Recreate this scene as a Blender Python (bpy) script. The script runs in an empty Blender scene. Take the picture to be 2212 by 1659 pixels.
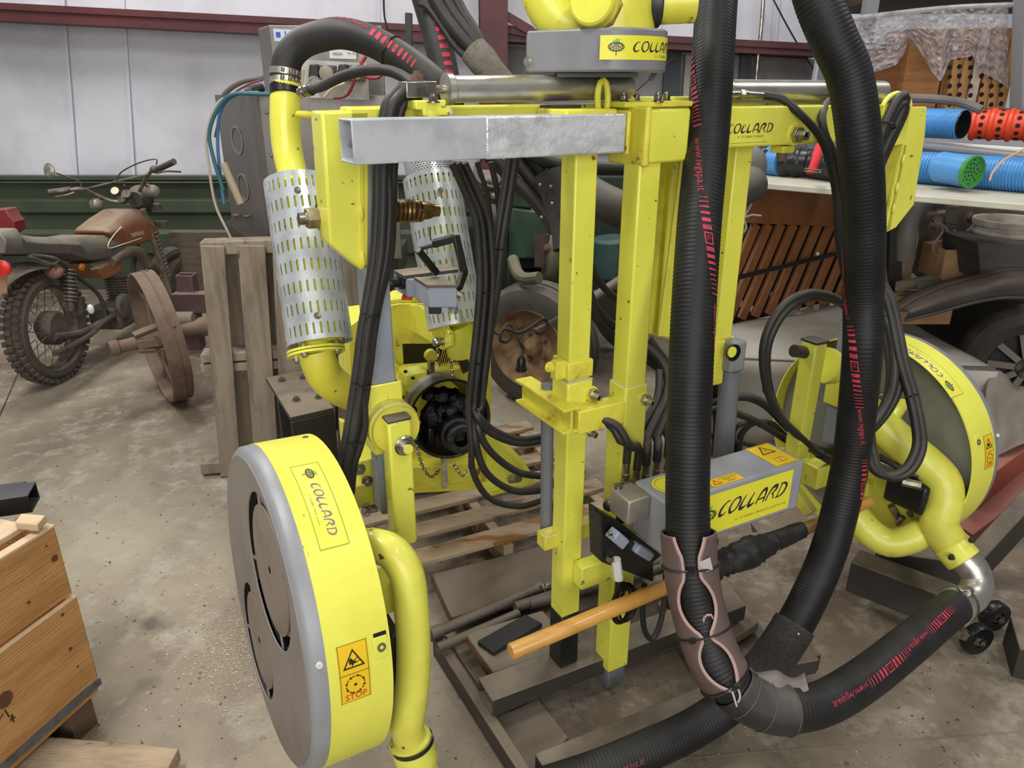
import bpy, bmesh, random
from math import *
from mathutils import Vector as V3, Matrix
random.seed(7)
S = bpy.context.scene
COL = S.collection
# ------------------------------------------------------------------ camera
FPX, CX, CY, PITCH, HC = 1600.0, 1106.0, 829.5, radians(21.8), 1.55
cam = bpy.data.cameras.new('camera'); cam.sensor_width = 36; cam.lens = 36 * FPX / 2212
cam.clip_start = .05; cam.clip_end = 60
co = bpy.data.objects.new('camera', cam); COL.objects.link(co)
co.location = (0, 0, HC); co.rotation_euler = (pi / 2 - PITCH, 0, 0); S.camera = co
# ------------------------------------------------------------------ light
S.view_settings.view_transform = 'Standard'; S.view_settings.look = 'None'
S.view_settings.gamma = 1; S.view_settings.use_curve_mapping = False
S.view_settings.exposure = 0.0
w = bpy.data.worlds.new('world'); S.world = w; w.use_nodes = True
w.node_tree.nodes['Background'].inputs[0].default_value = (.93, .97, 1, 1)
w.node_tree.nodes['Background'].inputs[1].default_value = .17
def lamp(name, loc, size, power, rot=(0, 0, 0), col=(1, .98, .94)):
    l = bpy.data.lights.new(name, 'AREA'); l.shape = 'RECTANGLE'; l.size, l.size_y = size
    l.energy = power; l.color = col
    o = bpy.data.objects.new(name, l); COL.objects.link(o); o.location = loc; o.rotation_euler = rot
for x, y, p in ((-1.6, .9, 105), (1.4, -.7, 45), (-2.8, 4.2, 105), (.9, 3.6, 62), (3.6, 2.4, 48)):
    lamp('ceiling_lamp', (x, y, 4.3), (.35, 1.6), p)
lamp('front_fill', (.2, -4.0, 2.4), (4.5, 3.0), 215, (radians(80), 0, 0), (1, .98, .96))  # unseen fill light added behind the camera to brighten camera-facing sides

# ------------------------------------------------------------------ layout helpers
def ray(px, py):
    x = (px - CX) / FPX; y = -(py - CY) / FPX
    return V3((x, cos(PITCH) + y * sin(PITCH), -sin(PITCH) + y * cos(PITCH)))
EYE = V3((0, 0, HC))
def P(px, py, t): return EYE + ray(px, py) * t
def PY(px, py, Y): d = ray(px, py); return EYE + d * (Y / d.y)
def PZ(px, py, z=0.): d = ray(px, py); return EYE + d * ((z - HC) / d.z)
def frame(org, deg):
    a = radians(deg); u = V3((cos(a), sin(a), 0)); v = V3((-sin(a), cos(a), 0)); o = V3((org[0], org[1], 0))
    def M(a_, b_, z): return o + u * a_ + v * b_ + V3((0, 0, z))
    def PB(px, py, b): d = ray(px, py); return EYE + d * (((o - EYE).dot(v) + b) / d.dot(v))
    def PA(px, py, a_): d = ray(px, py); return EYE + d * (((o - EYE).dot(u) + a_) / d.dot(u))
    def loc(p): q = p - o; return (q.dot(u), q.dot(v), p.z)
    return u, v, M, PB, PA, loc
U, W, M, PB, PA, MLOC = frame((.138, 1.578), 29)      # the vineyard machine
FU, FW, FM, FPB, FPA, FLOC = frame((0, 1.6), 26)      # the things lying on the floor
Z = V3((0, 0, 1))

# ------------------------------------------------------------------ materials
MATS = {}
def lin(c):
    f = lambda x: x / 12.92 if x <= .04045 else ((x + .055) / 1.055) ** 2.4
    if isinstance(c, str): c = tuple(int(c[i:i + 2], 16) / 255 for i in (0, 2, 4))
    return tuple(f(x) for x in c) + (1,)
def mat(name, c, c2=None, scale=8., rough=.5, metal=0., bump=0., amt=(.45, .65), dust=0., rr=0., stretch=None, detail=6., bscale=None, spec=.5, dustc='8f8270', wave=None, coat=0., spots=None, alpha=None, trans=0., stain=False):
    if name in MATS: return MATS[name]
    m = bpy.data.materials.new(name); m.use_nodes = True; MATS[name] = m
    nt = m.node_tree; N = nt.nodes; L = nt.links; b = N['Principled BSDF']
    b.inputs['Roughness'].default_value = rough; b.inputs['Metallic'].default_value = metal
    b.inputs['Specular IOR Level'].default_value = spec
    b.inputs['Coat Weight'].default_value = coat
    if trans: b.inputs['Transmission Weight'].default_value = trans
    if alpha: b.inputs['Alpha'].default_value = alpha
    tc = N.new('ShaderNodeTexCoord'); vec = tc.outputs['Object']
    if stretch:
        mp = N.new('ShaderNodeMapping'); mp.inputs['Scale'].default_value = stretch; L.new(vec, mp.inputs[0]); vec = mp.outputs[0]
    cur = None
    def noise(sc, det=detail, ro=.6):
        n = N.new('ShaderNodeTexNoise'); n.inputs['Scale'].default_value = sc; n.inputs['Detail'].default_value = det
        n.inputs['Roughness'].default_value = ro; L.new(vec, n.inputs[0]); return n
    def mix(fac, a, bb):
        x = N.new('ShaderNodeMix'); x.data_type = 'RGBA'
        L.new(fac, x.inputs[0])
        for k, q in ((6, a), (7, bb)):
            if isinstance(q, tuple): x.inputs[k].default_value = q
            else: L.new(q, x.inputs[k])
        return x.outputs[2]
    def ramp(src, lo, hi):
        r = N.new('ShaderNodeMapRange'); r.inputs[1].default_value = lo; r.inputs[2].default_value = hi; r.clamp = True
        L.new(src, r.inputs[0]); return r.outputs[0]
    base = lin(c); b.inputs['Base Color'].default_value = base; cur = base
    if c2:
        n = noise(scale); f = ramp(n.outputs[0], *amt); cur = mix(f, base, lin(c2))
        if rr:
            mr = N.new('ShaderNodeMapRange'); mr.inputs[3].default_value = rough; mr.inputs[4].default_value = rough + rr
            L.new(f, mr.inputs[0]); L.new(mr.outputs[0], b.inputs['Roughness'])
    if stain:
        n = noise(.55, 5, .55); cur = mix(ramp(n.outputs[0], .42, .62), cur, lin('6a5b4c')); n = noise(7., 8, .75); cur = mix(ramp(n.outputs[0], .50, .72), cur, lin('aaa292'))
        n = noise(22., 6, .8); cur = mix(ramp(n.outputs[0], .60, .68), cur, lin('5d5246')); n = noise(2.3, 4, .5); cur = mix(ramp(n.outputs[0], .64, .72), cur, lin('50453b'))
    if wave:
        wv = N.new('ShaderNodeTexWave'); wv.inputs['Scale'].default_value = wave[0]; wv.inputs['Distortion'].default_value = wave[1]
        wv.inputs['Detail'].default_value = 3; wv.bands_direction = wave[2]; L.new(vec, wv.inputs[0])
        cur = mix(ramp(wv.outputs[0], .55, 1.), cur, lin(wave[3]))
    if spots:
        n = noise(spots[0], 4, .55); f = ramp(n.outputs[0], spots[1], spots[1] + .03); cur = mix(f, cur, lin(spots[2]))
    if dust:
        g = N.new('ShaderNodeNewGeometry'); s = N.new('ShaderNodeSeparateXYZ'); L.new(g.outputs['Normal'], s.inputs[0])
        f = ramp(s.outputs[2], .1, .9); n = noise(6.)
        mu = N.new('ShaderNodeMath'); mu.operation = 'MULTIPLY'; L.new(f, mu.inputs[0]); L.new(ramp(n.outputs[0], .2, .6), mu.inputs[1])
        m2 = N.new('ShaderNodeMath'); m2.operation = 'MULTIPLY_ADD'; m2.inputs[1].default_value = dust; m2.inputs[2].default_value = dust * .12
        L.new(mu.outputs[0], m2.inputs[0]); cur = mix(m2.outputs[0], cur, lin(dustc))
    if not isinstance(cur, tuple): L.new(cur, b.inputs['Base Color'])
    if bump:
        n = noise(bscale or scale * 4); bp = N.new('ShaderNodeBump'); bp.inputs['Strength'].default_value = bump; bp.inputs['Distance'].default_value = .01
        L.new(n.outputs[0], bp.inputs['Height']); L.new(bp.outputs[0], b.inputs['Normal'])
    return m

YEL = mat('yellow_paint', 'e4e256', 'd9d64c', 5, .36, bump=.02, spots=(42, .675, '7f7036'), coat=.25)
YELD = mat('worn_yellow_paint', 'ded64a', 'c4b23c', 14, .5, bump=.05, amt=(.5, .7), spots=(14, .65, '7d6030'))
YELG = mat('soiled_yellow_paint', 'dcd448', 'a8974a', 5, .45, bump=.04, amt=(.45, .75), spots=(30, .72, '4f4428'), dust=.5)
GREYB = mat('blue_grey_steel', '8d939c', '7b818a', 6, .42, bump=.02)
GREYC = mat('grey_cover', '8a8a8c', '7c7c7e', 4, .45, bump=.05, bscale=200)
SILV = mat('brushed_silver', 'c9c5bd', '9a9084', 7, .36, .9, bump=.02, stretch=(1, 1, 3))
ALU = mat('taped_aluminium', 'dcdee0', 'c6c8ca', 22, .28, .35, bump=.9, bscale=20, detail=4, stretch=(1, 1, 1.3))
ALUD = mat('dull_galvanised_tube', 'bcbec3', 'a0a2a7', 9, .5, .2, bump=.03, spots=(8, .60, '7a675a'))
GALV = mat('galvanised_sheet', 'd6dadd', 'babfc3', 14, .33, .6, bump=.03)
STEEL = mat('stainless_sheet', '8f8a84', '77726d', 3, .36, .75, bump=.02, stretch=(1, 1, .4))
ZINC = mat('zinc_fastener', 'b0aca2', '7c7568', 30, .3, 1.)
BRASS = mat('gold_passivated_steel', '8a6f48', '5c452c', 20, .33, .9)
RUB = mat('black_hose_rubber', '1c1c1e', '2a2928', 9, .55, bump=.05, dust=.45, dustc='77716a', spec=.35)
RUB2 = mat('ribbed_hose_rubber', '121213', '1d1d1e', 12, .5, dust=.10, dustc='6a6662', spec=.3)
CAB = mat('cable_rubber', '171718', '252423', 12, .5, dust=.5, dustc='746c63', spec=.4)
BLK = mat('black_steel', '1c1c1d', '2a2827', 6, .45, bump=.05, dust=.45, dustc='7d7264')
BLKD = mat('dusty_black_steel', '1e1d1c', '2c2926', 5, .6, dust=1.0, dustc='7c6f5f', spots=(7, .6, '2c2824'))
BPL = mat('black_plastic', '141415', '1e1e1f', 10, .35)
REDP = mat('red_print', 'c2354a', '7c2a38', 60, .6)
WHT = mat('white_plastic', 'd8d6cf', 'c4c1b8', 8, .5)
WOODG = mat('weathered_pallet_wood', '8f8271', '6d6154', 3, .8, stretch=(6, 6, 1), bump=.3, bscale=30, spots=(14, .68, '4c4238'))
WOODB = mat('pale_pallet_wood', 'b39d80', '8c7760', 3, .8, stretch=(1.5, 6, 8), bump=.3, bscale=30, spots=(3, .62, '6a4e36'), dust=.25)
RUST = mat('rusty_iron', '6e5a4c', '58443a', 8, .85, bump=.3, dust=.5, dustc='8b7866')
FLUS = mat('thread_grey', '6d6860', None)
SIGN = mat('label_yellow', 'ecc41e', None, rough=.4)
SIGY = mat('label_lemon', 'e4de3a', None, rough=.4)
INK = mat('black_ink', '17151a', None, rough=.5)
INKP = mat('violet_ink', '30203a', None, rough=.5)
INKL = mat('faded_violet_ink', '84678a', None, rough=.5)
INKO = mat('olive_ink', '7c7a22', None, rough=.5)
INKR = mat('red_ink', 'c8352a', None, rough=.5)
INKG = mat('green_ink', '7fc23c', None, rough=.5)
DARK = mat('cavity_shade', '0f0e0d', None, rough=.9)  # near-black colour stands for shade inside openings and behind gaps

# ------------------------------------------------------------------ mesh collector
def perp(d):
    d = d.normalized(); r = Z if abs(d.z) < .9 else V3((1, 0, 0))
    a = d.cross(r).normalized(); return a, a.cross(d).normalized()
class G:
    def __init__(s): s.v = []; s.f = []
    def add(s, vs, fs):
        k = len(s.v); s.v += [V3(p) for p in vs]; s.f += [tuple(i + k for i in f) for f in fs]; return s
    def hexa(s, p):   # 8 points: bottom ring 0-3, top ring 4-7
        return s.add(p, [(3, 2, 1, 0), (4, 5, 6, 7), (0, 1, 5, 4), (1, 2, 6, 5), (2, 3, 7, 6), (3, 0, 4, 7)])
    def box(s, c, a, b, h):   # half vectors
        c, a, b, h = V3(c), V3(a), V3(b), V3(h)
        return s.hexa([c - a - b - h, c + a - b - h, c + a + b - h, c - a + b - h, c - a - b + h, c + a - b + h, c + a + b + h, c - a + b + h])
    def bar(s, p0, p1, w, h=None, ref=None, wall=0.):
        h = h or w; p0, p1 = V3(p0), V3(p1); d = (p1 - p0).normalized()
        if ref is None: x, y = perp(d)
        else: y = (V3(ref) - d * V3(ref).dot(d)).normalized(); x = d.cross(y).normalized()
        def ring(p, k): return [p + x * (sx * (w / 2 - k)) + y * (sy * (h / 2 - k)) for sx, sy in ((-1, -1), (1, -1), (1, 1), (-1, 1))]
        if not wall: return s.hexa(ring(p0, 0) + ring(p1, 0))
        vs = ring(p0, 0) + ring(p1, 0) + ring(p0, wall) + ring(p1, wall)
        fs = []
        for i in range(4):
            j = (i + 1) % 4
            fs += [(i, j, j + 4, i + 4), (j + 8, i + 8, i + 12, j + 12), (j, i, i + 8, j + 8), (i + 4, j + 4, j + 12, i + 12)]
        return s.add(vs, fs)
    def prism(s, pts, vec):
        n = len(pts); pts = [V3(p) for p in pts]; vec = V3(vec)
        return s.add(pts + [p + vec for p in pts], [tuple(reversed(range(n))), tuple(range(n, 2 * n))] + [(i, (i + 1) % n, (i + 1) % n + n, i + n) for i in range(n)])
    def lathe(s, p0, ax, prof, n=24, caps=True, e=None, a0=0., a1=2 * pi):
        p0 = V3(p0); ax = V3(ax).normalized()
        if e is None: e1, e2 = perp(ax)
        else: e1 = (V3(e) - ax * V3(e).dot(ax)).normalized(); e2 = ax.cross(e1)
        full = abs(a1 - a0 - 2 * pi) < 1e-6; m = n if full else n + 1
        vs = []
        for t, r in prof:
            for i in range(m):
                a = a0 + (a1 - a0) * i / n
                vs.append(p0 + ax * t + (e1 * cos(a) + e2 * sin(a)) * r)
        fs = []
        for k in range(len(prof) - 1):
            for i in range(n):
                j = (i + 1) % m
                fs.append((k * m + i, k * m + j, (k + 1) * m + j, (k + 1) * m + i))
        if caps and full:
            fs += [tuple(reversed(range(m))), tuple((len(prof) - 1) * m + i for i in range(m))]
        return s.add(vs, fs)
    def cyl(s, p0, p1, r0, r1=None, n=16):
        p0, p1 = V3(p0), V3(p1); r1 = r0 if r1 is None else r1
        return s.lathe(p0, p1 - p0, [(0, r0), ((p1 - p0).length, r1)], n)
    def bolt(s, p, d, r=.008, h=.007, washer=True):
        p, d = V3(p), V3(d).normalized()
        if washer: s.cyl(p, p + d * h * .25, r * 1.35, n=14)
        s.cyl(p + d * h * .25, p + d * h * 1.1, r, n=6); s.cyl(p + d * h * 1.1, p + d * h * 1.5, r * .55, n=10); return s
    def sph(s, c, r, n=14, m=8, ax=None):
        c = V3(c); r = r if hasattr(r, '__len__') else (r, r, r)
        X, Y, ZZ = ax or (V3((1, 0, 0)), V3((0, 1, 0)), Z)
        vs = [c + ZZ * r[2]]
        for k in range(1, m):
            a = pi * k / m
            for i in range(n):
                b = 2 * pi * i / n; vs.append(c + X * (r[0] * sin(a) * cos(b)) + Y * (r[1] * sin(a) * sin(b)) + ZZ * (r[2] * cos(a)))
        vs.append(c - ZZ * r[2]); fs = []
        for i in range(n):
            j = (i + 1) % n; fs.append((0, 1 + i, 1 + j)); fs.append((len(vs) - 1, 1 + (m - 2) * n + j, 1 + (m - 2) * n + i))
            for k in range(m - 2): fs.append((1 + k * n + i, 1 + (k + 1) * n + i, 1 + (k + 1) * n + j, 1 + k * n + j))
        return s.add(vs, fs)
    def tube(s, path, r, n=12, step=None, caps=True, s0=None, s1=None, rf=None):
        if not isinstance(path, Path): path = Path(path)
        s0 = 0 if s0 is None else s0; s1 = path.L if s1 is None else s1
        k = max(2, int((s1 - s0) / (step or max(r * .9, .008)))); vs = []
        for i in range(k + 1):
            t = s0 + (s1 - s0) * i / k; rr = r * (rf(t) if rf else 1)
            for j in range(n): vs.append(path.map(t, 2 * pi * j / n, rr))
        fs = [(i * n + j, i * n + (j + 1) % n, (i + 1) * n + (j + 1) % n, (i + 1) * n + j) for i in range(k) for j in range(n)]
        if caps: fs += [tuple(reversed(range(n))), tuple(k * n + j for j in range(n))]
        return s.add(vs, fs)
    def sheet(s, fn, nu, nv):
        vs = [fn(i / nu, j / nv) for j in range(nv + 1) for i in range(nu + 1)]
        return s.add(vs, [(j * (nu + 1) + i, j * (nu + 1) + i + 1, (j + 1) * (nu + 1) + i + 1, (j + 1) * (nu + 1) + i) for j in range(nv) for i in range(nu)])
    def build(s, name, m, parent=None, bevel=0., smooth=35, solid=0., kind=None, label=None, recalc=True, weld=False):
        me = bpy.data.meshes.new(name)
        lo = V3([min(p[i] for p in s.v) for i in range(3)]); hi = V3([max(p[i] for p in s.v) for i in range(3)])
        c = V3(((lo.x + hi.x) / 2, (lo.y + hi.y) / 2, lo.z))
        me.from_pydata([p - c for p in s.v], [], s.f)
        if weld:
            bm = bmesh.new(); bm.from_mesh(me); bmesh.ops.remove_doubles(bm, verts=bm.verts, dist=1e-5); bm.to_mesh(me); bm.free()
        if recalc:
            bm = bmesh.new(); bm.from_mesh(me); bmesh.ops.recalc_face_normals(bm, faces=bm.faces); bm.to_mesh(me); bm.free()
        me.materials.append(m)
        if smooth:
            me.polygons.foreach_set('use_smooth', [True] * len(me.polygons)); me.set_sharp_from_angle(angle=radians(smooth))
        o = bpy.data.objects.new(name, me); COL.objects.link(o); o.location = c
        if parent is not None:
            o.parent = parent
            q = parent; off = V3((0, 0, 0))
            while q is not None: off += q.location; q = q.parent
            o.location = c - off
        if solid:
            md = o.modifiers.new('thickness', 'SOLIDIFY'); md.thickness = solid; md.offset = 0
        if bevel:
            md = o.modifiers.new('edge', 'BEVEL'); md.width = bevel; md.segments = 2; md.limit_method = 'ANGLE'; md.angle_limit = radians(40)
            md.harden_normals = False
        if kind: o['kind'] = kind
        if label: o['label'] = label
        return o
def thing(name, label, cat, loc, group=None):
    o = bpy.data.objects.new(name, None); COL.objects.link(o); o.location = V3(loc); o.empty_display_size = .05
    o['label'] = label; o['category'] = cat
    if group: o['group'] = group
    return o
def tag(o, label, cat, group=None):
    o['label'] = label; o['category'] = cat
    if group: o['group'] = group
    return o
def struct(o): o['kind'] = 'structure'; return o
class Path:
    """smooth curve through points with a frame carried along it"""
    def __init__(s, pts, sub=10, closed=False, straight=False, up=None):
        pts = [V3(p) for p in pts]; q = []
        if straight or len(pts) < 3: q = pts
        else:
            e = [pts[0] * 2 - pts[1]] + pts + [pts[-1] * 2 - pts[-2]]
            if closed: e = [pts[-2]] + pts + [pts[1]]
            for i in range(1, len(e) - 2):
                a, b, c, d = e[i - 1:i + 3]
                for k in range(sub):
                    t = k / sub
                    q.append(.5 * ((2 * b) + (c - a) * t + (2 * a - 5 * b + 4 * c - d) * t * t + (3 * b - a - 3 * c + d) * t ** 3))
            q.append(e[-2])
        s.p = [q[0]]
        for x in q[1:]:
            if (x - s.p[-1]).length > 1e-5: s.p.append(x)
        s.s = [0.]
        for i in range(1, len(s.p)): s.s.append(s.s[-1] + (s.p[i] - s.p[i - 1]).length)
        s.L = s.s[-1]; n = len(s.p)
        s.t = [(s.p[min(i + 1, n - 1)] - s.p[max(i - 1, 0)]).normalized() for i in range(n)]
        a, _ = perp(s.t[0])
        if up is not None: a = (V3(up) - s.t[0] * V3(up).dot(s.t[0])).normalized()
        s.a = [a]
        for i in range(1, n):
            a = s.t[i - 1].rotation_difference(s.t[i]) @ s.a[-1]; a = (a - s.t[i] * a.dot(s.t[i])).normalized(); s.a.append(a)
    def at(s, t):
        t = min(max(t, 0), s.L)
        lo, hi = 0, len(s.s) - 1
        while hi - lo > 1:
            m = (lo + hi) // 2
            if s.s[m] <= t: lo = m
            else: hi = m
        k = (t - s.s[lo]) / max(s.s[hi] - s.s[lo], 1e-9)
        return s.p[lo].lerp(s.p[hi], k), s.t[lo].lerp(s.t[hi], k).normalized(), s.a[lo].lerp(s.a[hi], k).normalized()
    def map(s, t, ang, r):
        p, d, a = s.at(t); b = d.cross(a); return p + (a * cos(ang) + b * sin(ang)) * r
    def angle(s, t, dirv):
        p, d, a = s.at(t); b = d.cross(a); v = V3(dirv); return atan2(v.dot(b), v.dot(a))
    def near(s, q):
        return min(range(len(s.p)), key=lambda i: (s.p[i] - q).length)
    def s_near(s, q): return s.s[s.near(q)]
# ------------------------------------------------------------------ flat print
def d_rect(x0, y0, x1, y1, nx=1, ny=1):
    vs = [(x0 + (x1 - x0) * i / nx, y0 + (y1 - y0) * j / ny) for j in range(ny + 1) for i in range(nx + 1)]
    return vs, [(j * (nx + 1) + i, j * (nx + 1) + i + 1, (j + 1) * (nx + 1) + i + 1, (j + 1) * (nx + 1) + i) for j in range(ny) for i in range(nx)]
def d_ribbon(pts, w0, w1=None, sub=5, straight=False, ws=None):
    p = Path([(x, y, 0) for x, y in pts], sub, straight=straight); n = len(p.p); vs = []
    for i in range(n):
        k = p.s[i] / p.L
        w = w0 if w1 is None else w0 + (w1 - w0) * sin(pi * k)
        if ws: 
            q = k * (len(ws) - 1); a = min(int(q), len(ws) - 2); w = ws[a] + (ws[a + 1] - ws[a]) * (q - a)
        d = p.t[i]; nn = V3((-d.y, d.x, 0)); a, b = p.p[i] + nn * w / 2, p.p[i] - nn * w / 2
        vs += [(a.x, a.y), (b.x, b.y)]
    return vs, [(2 * i, 2 * i + 1, 2 * i + 3, 2 * i + 2) for i in range(n - 1)]
def d_disc(cx, cy, rx, ry=None, n=12):
    ry = ry or rx; return [(cx + rx * cos(2 * pi * i / n), cy + ry * sin(2 * pi * i / n)) for i in range(n)], [tuple(range(n))]
def d_poly(pts): return pts, [tuple(range(len(pts)))]
def d_tri(cx, cy, r, w):
    q = [(cx + r * cos(pi / 2 + 2 * pi * i / 3), cy + r * sin(pi / 2 + 2 * pi * i / 3)) for i in range(3)]
    k = 1 - w / r * 2; vs = q + [(cx + (x - cx) * k, cy + (y - cy) * k) for x, y in q]
    return vs, [(i, (i + 1) % 3, (i + 1) % 3 + 3, i + 3) for i in range(3)]
_TXT = {}
def d_text(txt, size, x=0, y=0, align='LEFT', sx=1.):
    if txt not in _TXT:
        cu = bpy.data.curves.new('t', 'FONT'); cu.body = txt; cu.resolution_u = 2
        o = bpy.data.objects.new('t', cu); COL.objects.link(o)
        bpy.context.view_layer.update()
        me = o.evaluated_get(bpy.context.evaluated_depsgraph_get()).to_mesh()
        _TXT[txt] = ([(v.co.x, v.co.y) for v in me.vertices], [tuple(p.vertices) for p in me.polygons])
        bpy.data.objects.remove(o); bpy.data.curves.remove(cu)
    vs, fs = _TXT[txt]; wd = max(v[0] for v in vs) * size * sx
    ox = x - (wd / 2 if align == 'CENTER' else 0)
    return [(ox + a * size * sx, y + b * size) for a, b in vs], fs
def decal(name, m, parent, shapes, fmap, label=None):
    g = G()
    for vs, fs in shapes: g.add([fmap(a, b) for a, b in vs], fs)
    return g.build(name, m, parent, smooth=0, recalc=False, label=label)
def plane_map(p, x, y, off=.0006):
    p, x, y = V3(p), V3(x), V3(y); n = x.cross(y).normalized() * off
    return lambda a, b: p + x * a + y * b + n
def collard(h, x=0, y=0, slant=.10, wk=1.):
    """the maker's word mark as on the machine; h letter height; returns shapes and width"""
    L = [([[(.78, .98), (.35, .86), (.02, .4), (.12, .04), (.45, .02), (.74, .18)]], [.07, .1, .2, .24, .14, .05], .80),
         ([[(.5, 1), (.2, .85), (.02, .4), (.2, .04), (.5, .02), (.85, .25), (.98, .7), (.82, .98), (.5, 1)]], [.1, .12, .18, .2, .1, .14, .2, .14, .1], 1.0),
         ([[(.3, 1), (.08, .5), (.05, .12), (.3, .04), (.72, .2)]], [.07, .14, .26, .2, .06], .72),
         ([[(.3, 1), (.08, .5), (.05, .12), (.3, .04), (.72, .2)]], [.07, .14, .26, .2, .06], .72),
         ([[(.03, -.02), (.12, .5), (.42, .93), (.75, .92), (.86, .5), (.86, 0)], [(.1, .3), (.86, .34)]], [.12, .12, .2, .22, .14, .12], .92),
         ([[(.03, -.02), (.12, .5), (.4, .9), (.8, .95), (.88, .7), (.5, .42)], [(.5, .42), (.7, .35), (.88, 0)]], [.12, .12, .18, .24, .2, .08], .92),
         ([[(.1, .98), (.6, .97), (.95, .7), (.85, .25), (.5, .03), (.0, .0)], [(.3, .94), (.16, .02)]], [.08, .12, .2, .2, .1, .08], .95)]
    out = []; cx = x
    for strokes, ws, adv in L:
        for k, st in enumerate(strokes):
            vs, fs = d_ribbon(st, .1, sub=5, ws=[q * wk for q in (ws if k == 0 else [.1, .1])])
            out.append(([(cx + (a + b * slant) * h, y + b * h) for a, b in vs], fs))
        cx += (adv + .22) * h
    return out, cx - x
def grape_logo(parent, fm, cx, cy, r):
    """gear ring with grapes and a green leaf"""
    sh = []
    for i in range(16):
        a = 2 * pi * i / 16; sh.append(d_poly([(cx + r * cos(a + q) * k, cy + r * .55 * sin(a + q) * k) for q, k in ((-.13, .86), (.13, .86), (.12, 1.05), (-.12, 1.05))]))
    sh.append(d_ribbon([(cx + r * .78 * cos(2 * pi * i / 14), cy + r * .42 * sin(2 * pi * i / 14)) for i in range(15)], r * .1))
    sh.append(d_rect(cx - r * .05, cy - r * 1.0, cx + r * .05, cy - r * .6))
    decal('logo_gear', INK, parent, sh, lambda a, b: fm(a, b))
    g = [d_disc(cx + r * a, cy + r * b, r * .13, n=8) for a, b in ((-.5, 0), (-.25, .12), (0, .05), (.25, .12), (.5, 0), (-.3, -.15), (0, -.2), (.3, -.15), (-.1, .3), (.15, .3), (0, .5))]
    decal('logo_grapes', mat('grey_ink', '6f7060', None), parent, g, lambda a, b: fm(a, b))
    decal('logo_leaf', INKG, parent, [d_poly([(cx + r * a, cy + r * b) for a, b in ((-.35, .35), (-.1, .3), (.1, .42), (.45, .35), (.4, .7), (.55, .95), (.2, .85), (-.05, 1.0), (-.15, .75), (-.45, .75))])], lambda a, b: fm(a, b))
def perf(g, p0, ax, r, rows, cols, h, sw, sh, e=None, stagger=False):
    """cylinder wall with real slots; h row height, sw/sh slot fractions of the cell"""
    ax = V3(ax).normalized(); e1, e2 = perp(ax)
    def at(c, t): a = 2 * pi * c / cols; return V3(p0) + ax * t + (e1 * cos(a) + e2 * sin(a)) * r
    for k in range(rows):
        o = .5 if (stagger and k % 2) else 0
        for c in range(cols):
            cc = c + .5 + o; ct = (k + .5) * h
            outer = [(cc - .5, ct - h / 2), (cc, ct - h / 2), (cc + .5, ct - h / 2), (cc + .5, ct), (cc + .5, ct + h / 2), (cc, ct + h / 2), (cc - .5, ct + h / 2), (cc - .5, ct)]
            q = .75
            inner = [(cc - sw / 2, ct - sh / 2 * h * q), (cc, ct - sh / 2 * h), (cc + sw / 2, ct - sh / 2 * h * q), (cc + sw / 2, ct), (cc + sw / 2, ct + sh / 2 * h * q), (cc, ct + sh / 2 * h), (cc - sw / 2, ct + sh / 2 * h * q), (cc - sw / 2, ct)]
            g.add([at(*x) for x in outer + inner], [(i, (i + 1) % 8, (i + 1) % 8 + 8, i + 8) for i in range(8)])
    return g
def hexn(p, d, r, h): return G().bolt(p, d, r, h)
# ================================================================== THE ROOM
CONC = mat('dusty_concrete', 'a49a86', '6f6454', 1.7, .7, bump=.25, bscale=45, amt=(.38, .72), rr=-.1, detail=12, stain=True)
FOIL = mat('white_wall_sheeting', 'd4d4dc', 'c2c2ca', 1.5, .5, bump=.05, bscale=3)
GRN = mat('dark_green_siding', '3f4a38', '343d2e', 2, .55, dust=.45, dustc='6a6c5a')
MAR = mat('maroon_primer_steel', '5a2b2c', '472324', 3, .55, dust=.3, dustc='7a5a55')
GRYB = mat('grey_board', '8f8c8a', '7a7673', 3, .7)
def Pp(g, pts, Y, dep, ty=None):
    """prism: outline given at distance Y, real depth dep away from the viewer"""
    return g.prism([PY(x, y, Y) for x, y in pts], V3((0, dep, 0)))
struct(G().box((0, 3, -.05), (7, 0, 0), (0, 4.2, 0), (0, 0, .05)).build('floor', CONC, smooth=0))
a = PZ(40, 805); b = PZ(46, 1040)
struct(G().bar(a + Z * .0005, b + V3((-.05, -.35, .0005)), .007, .001, ref=Z).build('trim_1', mat('joint_dark', '3c342c', None, rough=.9), smooth=0))
struct(G().bar(PZ(1200, 1659, .0005), PZ(2212, 1580, .0005), .004, .001, ref=Z).build('trim_2', mat('joint_soft', '7d7264', None, rough=.9), smooth=0))
WY = 6.1
g = G()
def wallf(u, v):
    x = -7 + 14 * u; z = .78 + 3.6 * v
    return V3((x, WY + .02 * sin(x * 2.3 + 1) * sin(z * 1.9) + .012 * sin(x * 7), z))
g.sheet(wallf, 120, 16)
struct(g.build('wall_back', FOIL, recalc=False))
struct(G().box((-7.0, 2.6, 2.1), (.05, 0, 0), (0, 3.6, 0), (0, 0, 2.2)).build('wall_left', FOIL, smooth=0))
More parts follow.
